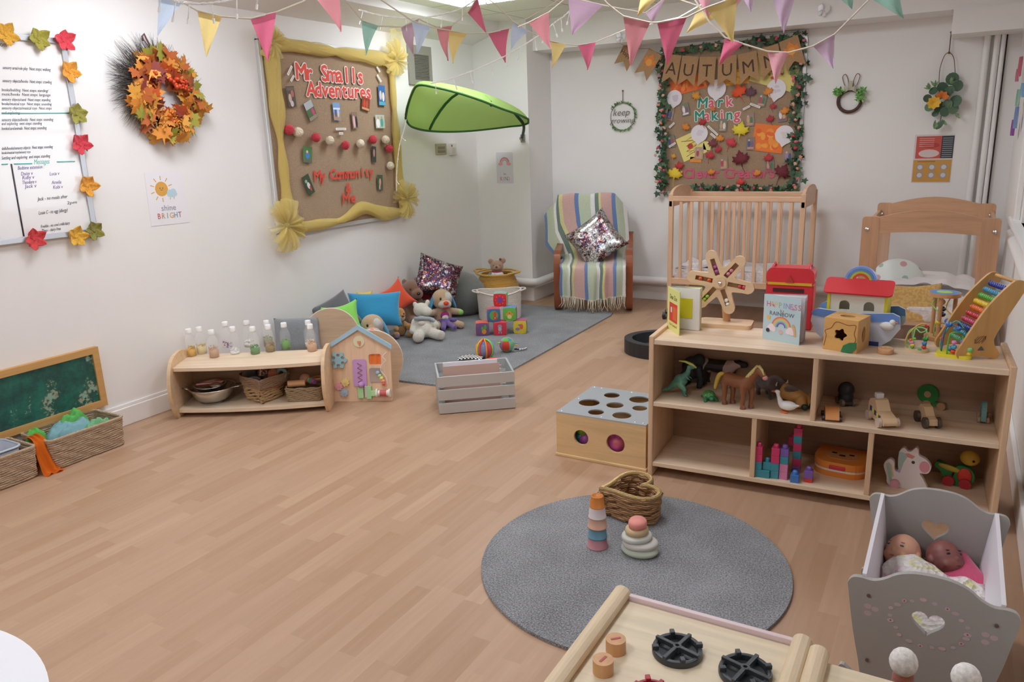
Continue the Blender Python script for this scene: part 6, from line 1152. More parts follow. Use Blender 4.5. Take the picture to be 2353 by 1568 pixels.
one('box_sides', yw, lambda b: (b.bb(0, .014, .014, d, 0, h), b.bb(w - .014, w, .014, d, 0, h), b.bb(.014, w - .014, d - .014, d, 0, h), b.bb(.014, w - .014, .014, d - .014, 0, .01)), t); one('base_lip', yw, lambda b: b.bb(-.006, w + .006, -.008, d, 0, .014), t, bevel=.003)
for k, (x, y) in enumerate(((.02, .02), (w - .02, .02), (.02, d - .02), (w - .02, d - .02), (.02, d / 2), (w / 2, .02), (w / 2, d - .02), (w - .06, .02), (.06, d - .02))): one('screw', mat('#d8d8da', .2, .9), lambda b: b.sph((x, y, h + .006), (.005, .005, .003), 0, 8, 5), t)
for px, py, r, c, lb in ((1328, 1004, .035, '#2f6a7c', 'teal ball behind the left front hole of the posting box'), (1343, 1010, .035, '#b45cb0', 'magenta ball behind the left front hole of the posting box'), (1336, 990, .03, '#7fc03c', 'lime ball at the top of the left front hole'), (1414, 1022, .05, '#c454a0', 'big pink and purple ball filling the right front hole')):
    p = wy(px, py, 3.17 if r > .04 else 3.18); p.z = max(p.z, r + .012); tag(one('ball', (mat(c, .3, kind='speck', c2='#d86a7c', s=26.0) if r > .04 else mat(c, .3)), lambda b: b.sph((0, 0, 0), r, 0, 24, 16), loc=p + Vector((0, r * .4, 0))), lb, 'ball', 'balls in the posting box')
# ================================================================ the big shelf unit
SM = LM(Vector((-1.109, 3.084, 0)), rad(3.0)); SW, SD, SH = 1.352, .36, .655; TZ, MZ, LZ = .64, .355, .068
Wd = mat('#e6cdb0', .5, kind='wood'); Ed = mat('#cb9a66', .5, kind='wood')
t = thing('shelf_unit', 'large pale wooden two tier shelf unit with five open bays of toys', 'shelf', M=SM)
for x in (0, SW - .022): one('side_panel', Ed if 0 else mat('#d9b794', .5, kind='wood', ax=2), lambda b: b.bb(x, x + .022, 0, SD, 0, SH), t, bevel=.004)
one('top_board', Wd, lambda b: b.bb(.022, SW - .022, .004, SD, TZ - .022, TZ), t, bevel=.002); one('middle_board', Wd, lambda b: b.bb(.022, SW - .022, .004, SD, MZ - .02, MZ), t, bevel=.002); one('bottom_board', Wd, lambda b: b.bb(.022, SW - .022, .004, SD, LZ - .02, LZ), t, bevel=.002)
one('back_panel', mat('#a98a72', .6, kind='wood'), lambda b: b.bb(.01, SW - .01, SD - .008, SD, .04, TZ), t)  # wood darkened to put the shade of the bays into its colour
for x, z0_, z1_ in ((.672, MZ, TZ - .022), (.447, LZ, MZ - .02), (.893, LZ, MZ - .02)): one('divider', mat('#d9b794', .5, kind='wood', ax=2), lambda b: b.bb(x, x + .02, .006, SD - .008, z0_, z1_), t, bevel=.002)
SI = SM.inverted()
def onS(px, py, z, dy=0): p = SI @ fl(px, py, z); p.y += dy; return SM @ Vector((p.x, p.y, z))
def put(o, px, py, z, az=0, dx=0, dy=0):
    p = onS(px, py, z); o.matrix_world = SM @ tr(dx, dy, 0) @ SI @ Matrix.Translation(p) @ rotz(rad(az)); return o
def T(name, label, cat, px, py, z, az=0, group=None, dx=0, dy=0): return put(thing(name, label, cat, group=group), px, py, z, az, dx, dy)
# board books
def book(label, px, py, az, w, h, th, cov, page, artw, open_=.5, n=5, pages='#ece9e6', pf=.45):
    t = T('board_book', label, 'book', px, py, TZ, az, 'board books on the shelf unit')
    one('back_cover', mat(cov, .4), lambda b: b.bb(0, w, -.001, .001, 0, h, T=rotz(open_)), t)
    for k in range(n): one('page', mat(pages, .5), lambda b: b.bb(.002, w - .003, -.0022, .0022, .002, h - .003, T=rotz(open_ * (pf + (.95 - pf) * k / n) + .01)), t)
    b = MB(mat(cov, .4)); b.bb(0, w, -.0015, .0015, 0, h); b.build('front_cover', t)
    b = MB(); b.T = tr(w / 2, -.0015, h / 2) @ Matrix(((1, 0, 0, 0), (0, 0, -1, 0), (0, 1, 0, 0), (0, 0, 0, 1))); art(b, artw, 0); b.build('cover_print', t); return t
# opened toward the camera: left cover seen at an angle
t = book('yellow board book with a red panel standing open at the left end', 1534, 754, -52, .15, .195, .03, '#dfe08c', '#fff', [('r', 0, -.01, .10, .085, '#d03c30'), ('r', -.025, .0, .018, .024, '#d8d0dc')] + [('r', .0 + k * .012, -.012, .004, .06, '#eaa03c') for k in range(4)] + [('t', 'Dear Zoo', 0, .058, .03, .75, '#5c5c3a'), ('t', 'Rod Campbell', 0, -.068, .016, '#c8904c')], 1.1, 6, pf=.80)
one('flap_page_picture', mat('#d8cf2c', .5), lambda b: b.bb(.055, .115, -.0042, -.0026, .055, .145, T=rotz(1.1 * .80 + .01)), t)
t = book('pale blue board book with a rainbow cover standing open', 1752, 778, -20, .170, .195, .035, '#bcd3da', '#fff', [('t', ch, -.062 + k * .0175, .057, .034, .9, c) for k, (ch, c) in enumerate(zip('HAPPINESS', ('#d8607c', '#e0a87c', '#e4c878', '#9cc08c', '#8ca4d4', '#9c94cc', '#c08cb4', '#d4748c', '#d8607c')))] +
         [('t', 'is a', -.0, .036, .014, '#6f7480'), ('t', 'RAINBOW', 0, .020, .024, '#5f6674')] + [('a', .0, -.035, .045 - .006 * k, .039 - .006 * k, c) for k, c in enumerate(('#d87c74', '#e8b478', '#b8cc84', '#8cb0d8', '#7468b4'))] +
         [('c', x, -.036 + dz, .012, '#f0dfe4') for x, dz in ((-.045, 0), (-.035, -.01), (-.052, -.008), (.042, -.004), (.034, -.012), (.05, -.014))] + [('c', -.06, .0, .009, '#e8c060'), ('c', 0, -.055, .009, '#e8b4ac'), ('c', -.06, -.055, .009, '#3c3440'), ('R', .062, -.045, .010, .04, 12, '#d8ac6c'), ('c', .055, -.02, .006, '#d8ac6c'), ('c', .05, .05, .004, '#d8708c'), ('c', -.04, .055, .004, '#c86a80')], .55, 4, '#e6d9dc')
# spinner
t = T('spinner_wheel', 'wooden six armed spinner with coloured balls behind clear slots on a stand', 'toy', 1668, 748, TZ, 6); lw = mat('#e2c29c', .45, kind='wood')
one('stand_base', lw, lambda b: b.prism(rrect(.235, .13, .02), .018, 0), t, bevel=.003); one('post', BEECH, lambda b: b.cyl((.0, .02, .018), (-.02, .02, .19), .017), t)
CZ = .205; star = []
for k in range(6):
    a = rad(50 + 60 * k)
    for x, y in ((.062, -.032), (.1, -.027), (.13, -.0265), (.144, -.018), (.151, -.006), (.151, .006), (.144, .018), (.13, .0265), (.1, .027), (.062, .032)): star.append((x * math.cos(a) - y * math.sin(a), x * math.sin(a) + y * math.cos(a)))
FMt = tr(-.028, -.012, CZ) @ _MB
slot_ = lambda a, x0, x1, w_: [tuple((rotz(a) @ Vector((x, y, 0)))[:2]) for x, y in ((x0, -w_), (x1, -w_), (x1, w_), (x0, w_))][::-1]
S6 = [slot_(rad(50 + 60 * k), .034, .112, .0105) for k in range(6)]
one('star_frame', lw, lambda b: b.prism(star, .022, 0, T=FMt, holes=S6, z0=-.0), t, bevel=.001); one('slot_back', mat('#b08860', .5), lambda b: [b.prism([tuple(p) for p in s_[::-1]], .002, 0, T=FMt, z0=.001) for s_ in S6], t)
one('hub', lw, lambda b: b.prism(circ(.026, 24), .008, 0, T=FMt, z0=.022), t); one('hub_bolt', mat('#c8c8c8', .2, .9), lambda b: b.sph((0, 0, .032), .008, T=FMt), t)
for k, c in enumerate(('#e0889c', '#a84f90', '#e8662c', '#a4c83c', '#e9e4dc', '#d24c50')):
    for r in ((.052, .072) if k < 2 else (.05, .09) if k == 2 else (.088, .106)): p = rotz(rad(50 + 60 * k)) @ Vector((r, 0, .013)); one('ball', mat(c, .35), lambda b: b.sph(p, .0098, 0, 12, 8, T=FMt), t)
# red post box toy
t = T('toy_post_box', 'red and yellow toy post box with a dark slot behind the open books', 'toy', 1816, 745, TZ, 3, dy=-.055); w = .20; t.matrix_world = t.matrix_world @ sca(1, 1, 1.06)
def pb(b): b.bb(-w / 2, w / 2, -.05, .05, 0, .195); b.prism(rrect(w, .075, .03), .10, 0, T=tr(0, .05, .222) @ _MB)
one('box_body', mat('#d8303c', .35), pb, t, bevel=.005); one('yellow_band', mat('#e0b02c', .4), lambda b: b.bb(-w / 2 + .008, w / 2 - .008, -.053, 0, .188, .199), t); one('slot', mat('#3a1418', .8), lambda b: b.bb(-.07, .06, -.0525, -.04, .158, .174), t)
one('badge', mat('#d8303c', .35), lambda b: b.prism([(-.018, -.008), (.018, -.008), (0, .024)], .006, b.slot(mat('#b8382c', .5)), T=tr(0, -.05, .207) @ _MB), t)
for x in (-.078, .078): one('handle', mat('#d83a44', .35), lambda b: b.tube(smoothpts([(x, -.03, .25), (x * .96, -.02, .266), (x * .96, .03, .268), (x, .04, .25)], 4), .006, 0, 6), t)
# ark
t = T('toy_ark', 'wooden toy ark with red roof, blue hull and rainbow handle', 'toy', 1966, 784, TZ, -4, dy=.05); t.matrix_world = t.matrix_world @ sca(1.42); hp = [(-.115, .085), (-.118, .055), (-.10, .02), (-.075, 0), (.075, 0), (.10, .02), (.122, .055), (.118, .09), (.10, .098), (0, .088), (-.10, .095)]
for y in (-.058, .05):
    o = one('hull_side', mat('#d4daea', .45), lambda b: b.prism(hp, .008, 0, T=tr(0, y, 0) @ _MB), t, bevel=.002)
    one('blue_trim', mat('#6a8fd0', .45), lambda b: b.prism([(-.115, .075), (-.09, .072), (0, .068), (.09, .073), (.12, .07), (.118, .09), (.10, .098), (0, .088), (-.10, .095), (-.117, .085)], .002, 0, T=tr(0, y - .0085, 0) @ _MB), o)
one('deck', mat('#5fb8b0', .5), lambda b: b.bb(-.11, .11, -.056, .045, .05, .07), t); one('keel', mat('#2c3f7c', .5), lambda b: b.bb(-.08, .07, -.069, .045, 0, .012), t)
one('cabin', mat('#e4dccb', .5), lambda b: b.prism([(-.075, 0), (.075, 0), (.075, .075), (-.075, .075)], .006, 0, T=tr(0, -.034, .07) @ _MB, holes=[[(x + q_[0], .022 + q_[1]) for q_ in [(-.014, 0), (-.014, .016)] + [(.014 * math.cos(PI - PI * k / 6), .016 + .012 * math.sin(PI * k / 6)) for k in range(7)] + [(.014, 0)]] for x in (-.033, .033)]) , t)
one('cabin_walls', mat('#e4dccb', .5), lambda b: (b.bb(-.075, .075, .03, .036, .07, .145), b.bb(-.075, -.069, -.034, .03, .07, .145), b.bb(.069, .075, -.034, .03, .07, .145)), t)
for x in (-.077, .077): one('yellow_corner', mat('#dccb2c', .5), lambda b: b.bb(x - .004, x + .004, -.042, .03, .07, .145), t)
one('roof', mat('#d83840', .45), lambda b: b.prism(rrect(.185, .062, .012), .006, 0, T=tr(0, -.026, .157) @ rotx(.62) @ Matrix.Identity(4) @ tr(0, 0, 0)) or b.prism(rrect(.185, .062, .012), .006, 0, T=tr(0, .022, .157) @ rotx(-.62)), t, bevel=.001)
for k, c in enumerate(('#7f9fe0', '#5f8fc0', '#b8c04c', '#d84838')): one('rainbow_band', mat(c, .45), lambda b: b.prism(circ(.044 - .007 * k, 20, 0, 0, 0, PI) + circ(.0375 - .007 * k, 20, 0, 0, 0, PI)[::-1], .014, 0, T=tr(0, .007, .172) @ _MB), t)
tag(one('toy_bird', mat('#ecebe6', .5), lambda b: (b.sph((0, 0, 0), (.018, .012, .012)), b.sph((.014, 0, .012), .008), b.sph((.022, 0, .012), (.006, .003, .003), b.slot(mat('#e0702c', .5))))), 'tiny white toy bird perched on the side of the ark', 'toy').matrix_world = t.matrix_world @ tr(.088, -.072, .062)
# shape cube
t = T('shape_sorter_cube', 'wooden shape sorting cube with a flower hole and green leaf knob', 'toy', 1890, 802, TZ, -14); s_ = .132; lw2 = mat('#d9a762', .45, kind='wood')
fw = [((.022 + .004 * math.cos(5 * a)) * math.cos(a) + s_ / 2, (.022 + .004 * math.cos(5 * a)) * math.sin(a) + s_ * .52) for a in [2 * PI * k / 40 for k in range(40)]][::-1]
one('front_panel', lw2, lambda b: b.prism([(0, 0), (s_, 0), (s_, s_), (0, s_)], .010, 0, T=tr(0, .010, 0) @ _MB, holes=[fw]), t)
one('side_panel', lw2, lambda b: b.prism([(.010, 0), (s_, 0), (s_, s_), (.010, s_)], .01, 0, T=Matrix(((0, 0, 1, s_ - .01), (1, 0, 0, 0), (0, 1, 0, 0), (0, 0, 0, 1))), holes=[circ(.018, 20, s_ / 2, s_ / 2, ry=.032)[::-1]]), t)
one('top_panel', lw2, lambda b: b.prism([(0, .01), (s_ - .01, .01), (s_ - .01, s_), (0, s_)], .01, 0, holes=[circ(.03, 20, s_ / 2, s_ / 2, ry=.02)[::-1]], z0=s_ - .01), t)
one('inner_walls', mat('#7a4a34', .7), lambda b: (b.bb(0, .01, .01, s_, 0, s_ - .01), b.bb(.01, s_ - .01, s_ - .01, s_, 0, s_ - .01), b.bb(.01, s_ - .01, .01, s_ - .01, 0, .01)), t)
one('carved_line', mat('#7a4a28', .7), lambda b: b.tube(smoothpts([(s_ * .03, -.0005, s_ * .12), (s_ * .08, -.0005, s_ * .45), (s_ * .04, -.0005, s_ * .6), (s_ * .22, -.0005, s_ * .7), (s_ * .36, -.0005, s_ * .9), (s_ * .7, -.0005, s_ * .84), (s_ * .93, -.0005, s_ * .86), (s_ * .9, -.0005, s_ * .6), (s_ * .96, -.0005, s_ * .42), (s_ * .88, -.0005, s_ * .24)], 4), .0012, 0, 4), t)
one('leaf_knob', mat('#2f7a4c', .45), lambda b: b.prism([(.0, 0), (.04, 0), (.058, .02), (.056, .044), (.03, .04), (.008, .026)], .006, 0, T=tr(s_ * .56, 0, .002) @ _MB), t, bevel=.001)
tag(one('wooden_disc', BEECHX, lambda b: (b.lathe([(.0001, 0), (.028, 0), (.03, .004), (.03, .02), (.026, .023), (.015, .023), (.013, .014), (.0001, .014)], 0, 24))), 'small thick wooden disc beside the shape sorting cube', 'toy').matrix_world = Matrix.Translation(onS(2034, 812, TZ))
# bead mazes
def wire(b, pts, c, r=.0022): b.tube(smoothpts(pts, 5), r, b.slot(mat(c, .35)), 6)
def beads(t, L):
    for x, y, z, r, c in L: one('bead', mat(c, .3), lambda b: b.sph((x, y, z), (r, r, r * .85), 0, 12, 8), t)
t = T('bead_maze', 'small bead maze with pale green wires on a round cream base', 'toy', 2105, 806, TZ, 0, 'bead mazes')
one('base', mat('#e6cfa8', .5, kind='wood'), lambda b: b.cyl((0, 0, 0), (0, 0, .012), .042, 0, 32), t, bevel=.002)
b = MB(); wire(b, [(-.032, -.01, .01), (-.036, 0, .06), (-.02, .01, .085), (.02, .01, .09), (.034, .0, .06), (.03, .0, .01)], '#8fd87c'); wire(b, [(-.01, .02, .01), (-.02, .02, .07), (.0, -.01, .098), (.03, -.02, .092), (.01, -.03, .082), (-.01, -.02, .09), (-.015, -.02, .01)], '#9ce08a'); wire(b, [(-.035, -.005, .01), (-.04, -.01, .04), (-.03, -.01, .07), (0, 0, .105), (.03, .01, .1), (.02, .02, .01)], '#e8b45c'); b.build('maze_wires', t)
beads(t, [(-.022, -.012, .045, .007, '#e8702c'), (-.01, -.02, .052, .007, '#6fc03c'), (-.016, -.018, .036, .008, '#d88ac0'), (-.014, -.02, .026, .008, '#e8d83c'), (-.014, -.02, .018, .007, '#4fa84c'), (.028, .0, .05, .011, '#2f8f3c'), (.026, -.012, .034, .009, '#3f7fc8'), (.026, -.012, .02, .009, '#e0402c'), (.012, -.03, .014, .008, '#4fb070'), (.028, .012, .1, .008, '#d8303c'), (.01, .01, .104, .006, '#e8d03c')])
t = T('bead_maze', 'larger bead maze with blue and green wires on a yellow base', 'toy', 2192, 818, TZ, -8, 'bead mazes')
one('base', mat('#e8dc3c', .4), lambda b: b.prism(rrect(.12, .085, .015), .013, 0), t, bevel=.003)
b = MB(); wire(b, [(-.045, -.0, .013), (-.04, 0, .09), (-.025, 0, .12), (.01, -.005, .11), (.03, .02, .10), (.05, .01, .06), (.05, .01, .013)], '#4a6a9c', .003); wire(b, [(-.02, -.035, .013), (-.018, -.035, .08), (-.005, -.03, .098), (.02, .0, .085), (.03, -.02, .05), (.03, -.02, .013)], '#4fb84c', .003); wire(b, [(-.05, .02, .013), (-.05, .02, .06), (-.01, .03, .13), (.03, .03, .08), (.02, .03, .013)], '#5fb0a0', .003); b.build('maze_wires', t)
beads(t, [(-.028, 0, .12, .013, '#3f78c8'), (.004, -.0, .108, .011, '#3a70b8'), (0, -.03, .06, .010, '#e088b8'), (.0, -.03, .042, .011, '#4f9cc0'), (.0, -.03, .024, .010, '#d83c2c'), (.026, -.02, .062, .010, '#8868b0'), (.03, -.02, .048, .011, '#e8d840'), (.05, .0, .05, .010, '#5fb86c'), (.052, -.02, .036, .012, '#7fc87c'), (.05, -.02, .02, .011, '#e8d03c'), (-.012, -.012, .028, .012, '#5a80a8'), (-.05, .018, .058, .007, '#d84a5c')])
t = T('drum_top_bead_toy', 'wooden drum shaped bead toy with a blue and green disc on top', 'toy', 2160, 786, TZ, 0, dy=.05); t.matrix_world = t.matrix_world @ sca(1.15)
one('disc_top', BEECHX, lambda b: (b.cyl((0, 0, .158), (0, 0, .172), .052, 0, 36), b.cyl((0, 0, .172), (0, 0, .1725), .048, b.slot(mat('#5f90d0', .4)), 32), b.cyl((0, 0, .1725), (0, 0, .173), .026, b.slot(mat('#b8d868', .4)), 28)), t); one('base', BEECHX, lambda b: b.cyl((0, 0, 0), (0, 0, .014), .052, 0, 32), t)
for a in (.3, 2.4, 4.5): one('pillar', BEECH, lambda b: b.cyl((.038 * math.cos(a), .038 * math.sin(a), .014), (.038 * math.cos(a), .038 * math.sin(a), .158), .007), t)
b = MB(); wire(b, [(-.02, -.02, .158), (-.035, -.03, .13), (-.01, -.04, .10), (-.02, -.03, .05), (-.02, -.02, .014)], '#9cd85c'); wire(b, [(.02, -.02, .158), (.01, -.03, .12), (.035, -.04, .09), (.01, -.03, .05), (.02, -.02, .014)], '#e8b43c'); b.build('maze_wires', t)
beads(t, [(-.005, -.02, .14, .012, '#dca84c'), (.0, -.02, .115, .011, '#28324c'), (.0, -.02, .095, .011, '#232c44'), (.02, -.035, .075, .012, '#3f80c8'), (-.01, -.035, .068, .011, '#e8d03c')])
# abacus
t = T('abacus', 'slanted wooden abacus with ten rows of coloured beads at the wall end', 'abacus', 2268, 828, TZ, 0); ab = mat('#cf9f5e', .45, kind='wood', ax=2)
t.matrix_world = t.matrix_world @ tr(-.035, 0, 0) @ rotz(rad(24.6)) @ sca(1.22)   # frame: x runs away along the wall, y across the rods
prof_ = [(-.05, 0), (-.02, .008), (.02, .008), (.055, 0), (.065, .02), (.045, .06), (.075, .13), (.115, .21), (.118, .235), (.10, .245), (.075, .235), (.02, .17), (-.02, .10), (-.045, .05), (-.06, .02)]
pr = [tuple(p)[:2] for p in smoothpts([(x, z, 0) for x, z in prof_], 3, True)]
for y in (.0, .145): one('side_panel', ab, lambda b: b.prism(pr, .010, 0, T=tr(0, y + .01, 0) @ _MB), t, bevel=.002)
one('cross_bar', ab, lambda b: (b.cyl((.10, .14, .236), (.10, .005, .236), .006),), t)
for k, c in enumerate(('#2f3f9c', '#3f94b8', '#58b03c', '#e8c82c', '#e8702c', '#c8303c', '#c83c6c', '#2c3c8c', '#3f8fb0', '#58a070')):
    f = k / 9; y = lerp(.082, -.02, f ** .9); z = lerp(.212, .045, f)
    one('rod', mat('#e0c090', .5), lambda b: b.cyl((y, .14, z), (y, .003, z), .0025, 0, 8), t)
    b = MB(mat(c, .25, coat=.5)); sh_ = -.132 if k < 4 else -.125
    for j in range(9): b.sph((y, -sh_ - j * .0112 * (1 if k != 3 else .85), z), (.009, .0062, .009), 0, 10, 7)
    b.build('bead_row', t)
one('carved_decoration', mat('#8f6238', .7), lambda b: (b.prism([(-.01, 0), (.01, 0), (0, .014)], .0015, b.slot(mat('#5c6468', .3, .6)), T=tr(.01, .0, .028) @ _MB), [b.tube([(.005 + .016 * math.cos(a + j), -.0006, .062 + .012 * math.sin(a * 2 + j)) for a in [k * .5 for k in range(6)]], .0008, 0, 4) for j in range(6)]), t)
# ================================================================ toys in the big shelf unit
def animal(name, label, px, py, az, parts, m, z=MZ, vox=.0032, dx=0, dy=0, cat='toy animal', sc=1, sm_=5, group='toy animals on the middle board'):
    t = T(name, label, cat, px, py, z, az, group, dx, dy); t.matrix_world = t.matrix_world @ sca(sc); blob('body', parts, m, t, vox, sm_); return t
gd = mat('#5f9478', .5, kind='speck', c2='#4a7a6a', s=30.0)
t = animal('toy_dinosaur', 'green crested toy dinosaur at the left of the middle shelf', 1563, 908, 5, [((.0, 0, .062), (.030, .02, .026), roty(-.6)), ('c', [(.01, 0, .072), (.028, 0, .095), (.034, 0, .118)], [.018, .011, .009]), ((.042, 0, .122), (.018, .009, .009)), ('c', [(-.015, 0, .052), (-.045, 0, .025), (-.085, 0, .008)], [.018, .010, .003]),
    ('c', [(.0, -.012, .05), (.022, -.016, .028), (.018, -.016, .008), (.03, -.018, .005)], [.014, .009, .006, .005]), ('c', [(-.005, .012, .05), (.012, .016, .028), (.004, .016, .008), (.016, .016, .005)], [.014, .009, .006, .005]), ('c', [(.024, -.012, .082), (.04, -.016, .072)], [.006, .003]), ('c', [(.024, .012, .082), (.04, .016, .070)], [.006, .003])], gd, vox=.0026, sc=1.12)
one('crest', mat('#c8c860', .5), lambda b: b.tube([(.062, 0, .12), (.045, 0, .132), (.018, 0, .142), (-.008, 0, .143)], [.004, .006, .005, .002], 0, 6), t)
q = N('cow_patches'); n1 = q.n('ShaderNodeTexNoise', i_Scale=13.0, i_Detail=1.0); q.l(q.coord(), n1.inputs['Vector']); q.l(q.ramp(n1.outputs[0], [(.46, hx('#2c2220')), (.48, hx('#cdb8b4'))], 'CONSTANT'), q.b.inputs['Base Color'])
def quad(L, H, w, leg, neck, head, tail=None):
    P = [('c', [(-L / 2, 0, H), (0, 0, H - w * .1), (L / 2, 0, H)], [w, w * 1.05, w]), ('c', neck[0], neck[1]), head]
    for x in (-L / 2, L / 2):
        for y in (-1, 1): k = x * 1.0 + (.004 if y > 0 else -.004) * 2; P.append(('c', [(k, y * w * .55, H - w * .4), (k + .004, y * w * .6, H * .45), (k, y * w * .6, H * .12), (k + .006, y * w * .6, .006)], [w * .55, leg * 1.2, leg, leg * 1.15]))
    if tail: P.append(('c', tail[0], tail[1]))
    return P
t = animal('toy_cow', 'black and white toy cow standing at the back of the middle shelf', 1652, 880, 3, quad(.10, .085, .026, .007, ([(.055, 0, .09), (.085, 0, .10)], [.022, .016]), ((.10, 0, .098), (.022, .012, .014)), ([(-.07, 0, .095), (-.08, 0, .05)], [.005, .003])), q.m, sc=1.15, dy=-.045)
t = animal('toy_elephant', 'black toy gorilla in the dark back corner of the middle shelf', 1590, 885, 0, [((0, 0, .085), (.05, .035, .055)), ((.03, 0, .125), (.03, .028, .03)), ('c', [(.035, -.03, .09), (.05, -.035, .05), (.045, -.035, .01)], [.02, .014, .014]), ('c', [(.03, .03, .09), (.05, .035, .05), (.045, .035, .01)], [.02, .014, .014]), ('c', [(-.03, -.02, .05), (-.03, -.025, .01)], [.022, .016]), ('c', [(-.03, .02, .05), (-.03, .025, .01)], [.022, .016])], mat('#2a2b2c', .7)); t.name = 'toy_gorilla'
t = animal('toy_turtle', 'small green toy turtle with a yellow dotted shell near the shelf edge', 1629, 918, -60, [((0, 0, .012), (.026, .022, .010)), ('c', [(.02, -.016, .01), (.03, -.022, .005)], [.008, .006]), ('c', [(.02, .016, .01), (.03, .022, .005)], [.008, .006]), ('c', [(-.018, -.014, .01), (-.026, -.02, .005)], [.007, .005]), ('c', [(-.018, .014, .01), (-.026, .02, .005)], [.007, .005]), ((.034, 0, .016), (.013, .010, .009))], mat('#2f7a50', .45), vox=.0022, sc=1.2)
one('shell', mat('#3f8f58', .45, kind='speck', c2='#a8cc4c', s=190.0, th=.58), lambda b: b.lathe([(.026, .012), (.024, .022), (.016, .030), (.006, .034), (.0001, .0345)], 0, 24, sx=1.05, sy=.95), t)
hb = mat('#8a5434', .5)
t = animal('toy_horse', 'large brown toy horse with pale yellow mane and tail', 1693, 933, -20, quad(.085, .105, .027, .0085, ([(.045, 0, .115), (.075, 0, .15), (.088, 0, .168)], [.024, .016, .014]), ((.104, 0, .158), (.026, .012, .013), roty(.7)), None), hb, sc=1.08)
one('mane', mat('#d9cc84', .6), lambda b: [b.tube([(.085 - k * .008, 0, .184 - k * .009), (.08 - k * .008, -.013, .175 - k * .01), (.076 - k * .009, -.018, .155 - k * .01)], [.006, .005, .002], 0, 6) for k in range(6)] + [b.tube([(.09, 0, .184), (.108, -.004, .172), (.118, -.008, .155)], [.007, .005, .002], 0, 6)], t)
one('tail', mat('#cfae4c', .6), lambda b: b.tube(smoothpts([(-.062, 0, .12), (-.08, -.004, .115), (-.092, -.006, .085), (-.10, -.008, .05)], 4), [.006, .008, .009, .010, .011, .011, .011, .010, .010, .009, .008, .007, .004], 0, 7), t); one('muzzle', mat('#cf8c86', .6), lambda b: b.sph((.119, 0, .143), (.011, .010, .010)), t)
for x in (-.042, .042): 
    for y in (-1, 1): one('hoof', mat('#7a4a38', .5), lambda b: b.cyl((x + (.008 if y > 0 else -.008) + .004, y * .016, 0), (x + (.008 if y > 0 else -.008) + .003, y * .016, .012), .0115, r2=.0095), t)
t = animal('toy_bison', 'dark brown shaggy toy bison behind the goose', 1765, 912, -35, quad(.06, .05, .024, .007, ([(.03, 0, .058), (.045, 0, .055)], [.03, .026]), ((.055, 0, .045), (.02, .018, .022)), None), mat('#4f3026', .9, kind='fur'), sc=1.25)
for s in (-1, 1): one('horn', mat('#cfc8bc', .4), lambda b: b.tube([(.055, s * .018, .06), (.062, s * .026, .066), (.064, s * .024, .076)], [.004, .003, .001], 0, 6), t)
t = animal('toy_goose', 'white toy goose with orange beak and feet at the shelf edge', 1806, 948, 165, [((-.005, 0, .026), (.032, .018, .017), roty(.15)), ('c', [(.02, 0, .03), (.03, 0, .052), (.033, 0, .066)], [.011, .0065, .007]), ((.035, 0, .069), (.010, .0075, .0075)), ('c', [(-.025, 0, .028), (-.045, 0, .034)], [.010, .003])], mat('#e6e4e2', .5), vox=.0022, sc=1.2)
one('beak', mat('#e0703c', .5), lambda b: b.cyl((.042, 0, .069), (.057, 0, .066), .004, 0, 8, r2=.0012), t); one('feet', mat('#e0703c', .5), lambda b: (b.sph((.008, -.012, .003), (.014, .007, .003)), b.sph((.004, .010, .003), (.014, .007, .003))), t)
t = animal('toy_lion', 'tan toy big cat with a brown mane lying down beside the divider', 1828, 930, -20, [((-.01, 0, .034), (.055, .024, .026)), ((-.045, .0, .04), (.03, .026, .03)), ('c', [(.03, -.012, .03), (.05, -.03, .012)], [.016, .010]), ('c', [(.035, .012, .03), (.055, .0, .012)], [.016, .010]), ('c', [(.02, -.02, .025), (.03, -.035, .01)], [.012, .009])], mat('#b8874c', .6), sc=1.2)
one('mane', mat('#5f3e26', .9, kind='fur'), lambda b: b.sph((-.03, .0, .052), (.045, .022, .014)), t)
for x, y in ((.054, -.034), (.062, .0)): one('paw', mat('#25332c', .5), lambda b: b.sph((x, y, .012), (.013, .010, .011)), t)
# wooden vehicles
def car(label, px, py, az, prof_, w, m, wheels, wm, sc=1, dy=0, name='toy_car', extra=None):
    t = T(name, label, 'toy vehicle', px, py, MZ, az, 'wooden vehicles on the middle board', dy=dy); t.matrix_world = t.matrix_world @ sca(sc)
    one('car_body', m, lambda b: b.prism([tuple(p)[:2] for p in prof_], w, 0, T=tr(0, w / 2, 0) @ _MB), t, bevel=.004)
    for x, r in wheels:
        for s in (-1, 1): one('wheel', wm, lambda b: b.cyl((x, s * (w / 2 + .001), r), (x, s * (w / 2 + .012), r), r, 0, 20), t, bevel=.002)
    if extra: extra(t)
    return t
rc_ = smoothpts([(-.045, .008, 0), (-.045, .028, 0), (-.03, .046, 0), (0, .052, 0), (.03, .042, 0), (.048, .02, 0), (.045, .008, 0)], 4, True)
car('orange wooden car with a rounded back, left in the right middle bay', 1910, 962, -78, rc_, .055, mat('#cf8a50', .4), ((-.03, .012), (.03, .012)), mat('#2c2422', .5), .95)
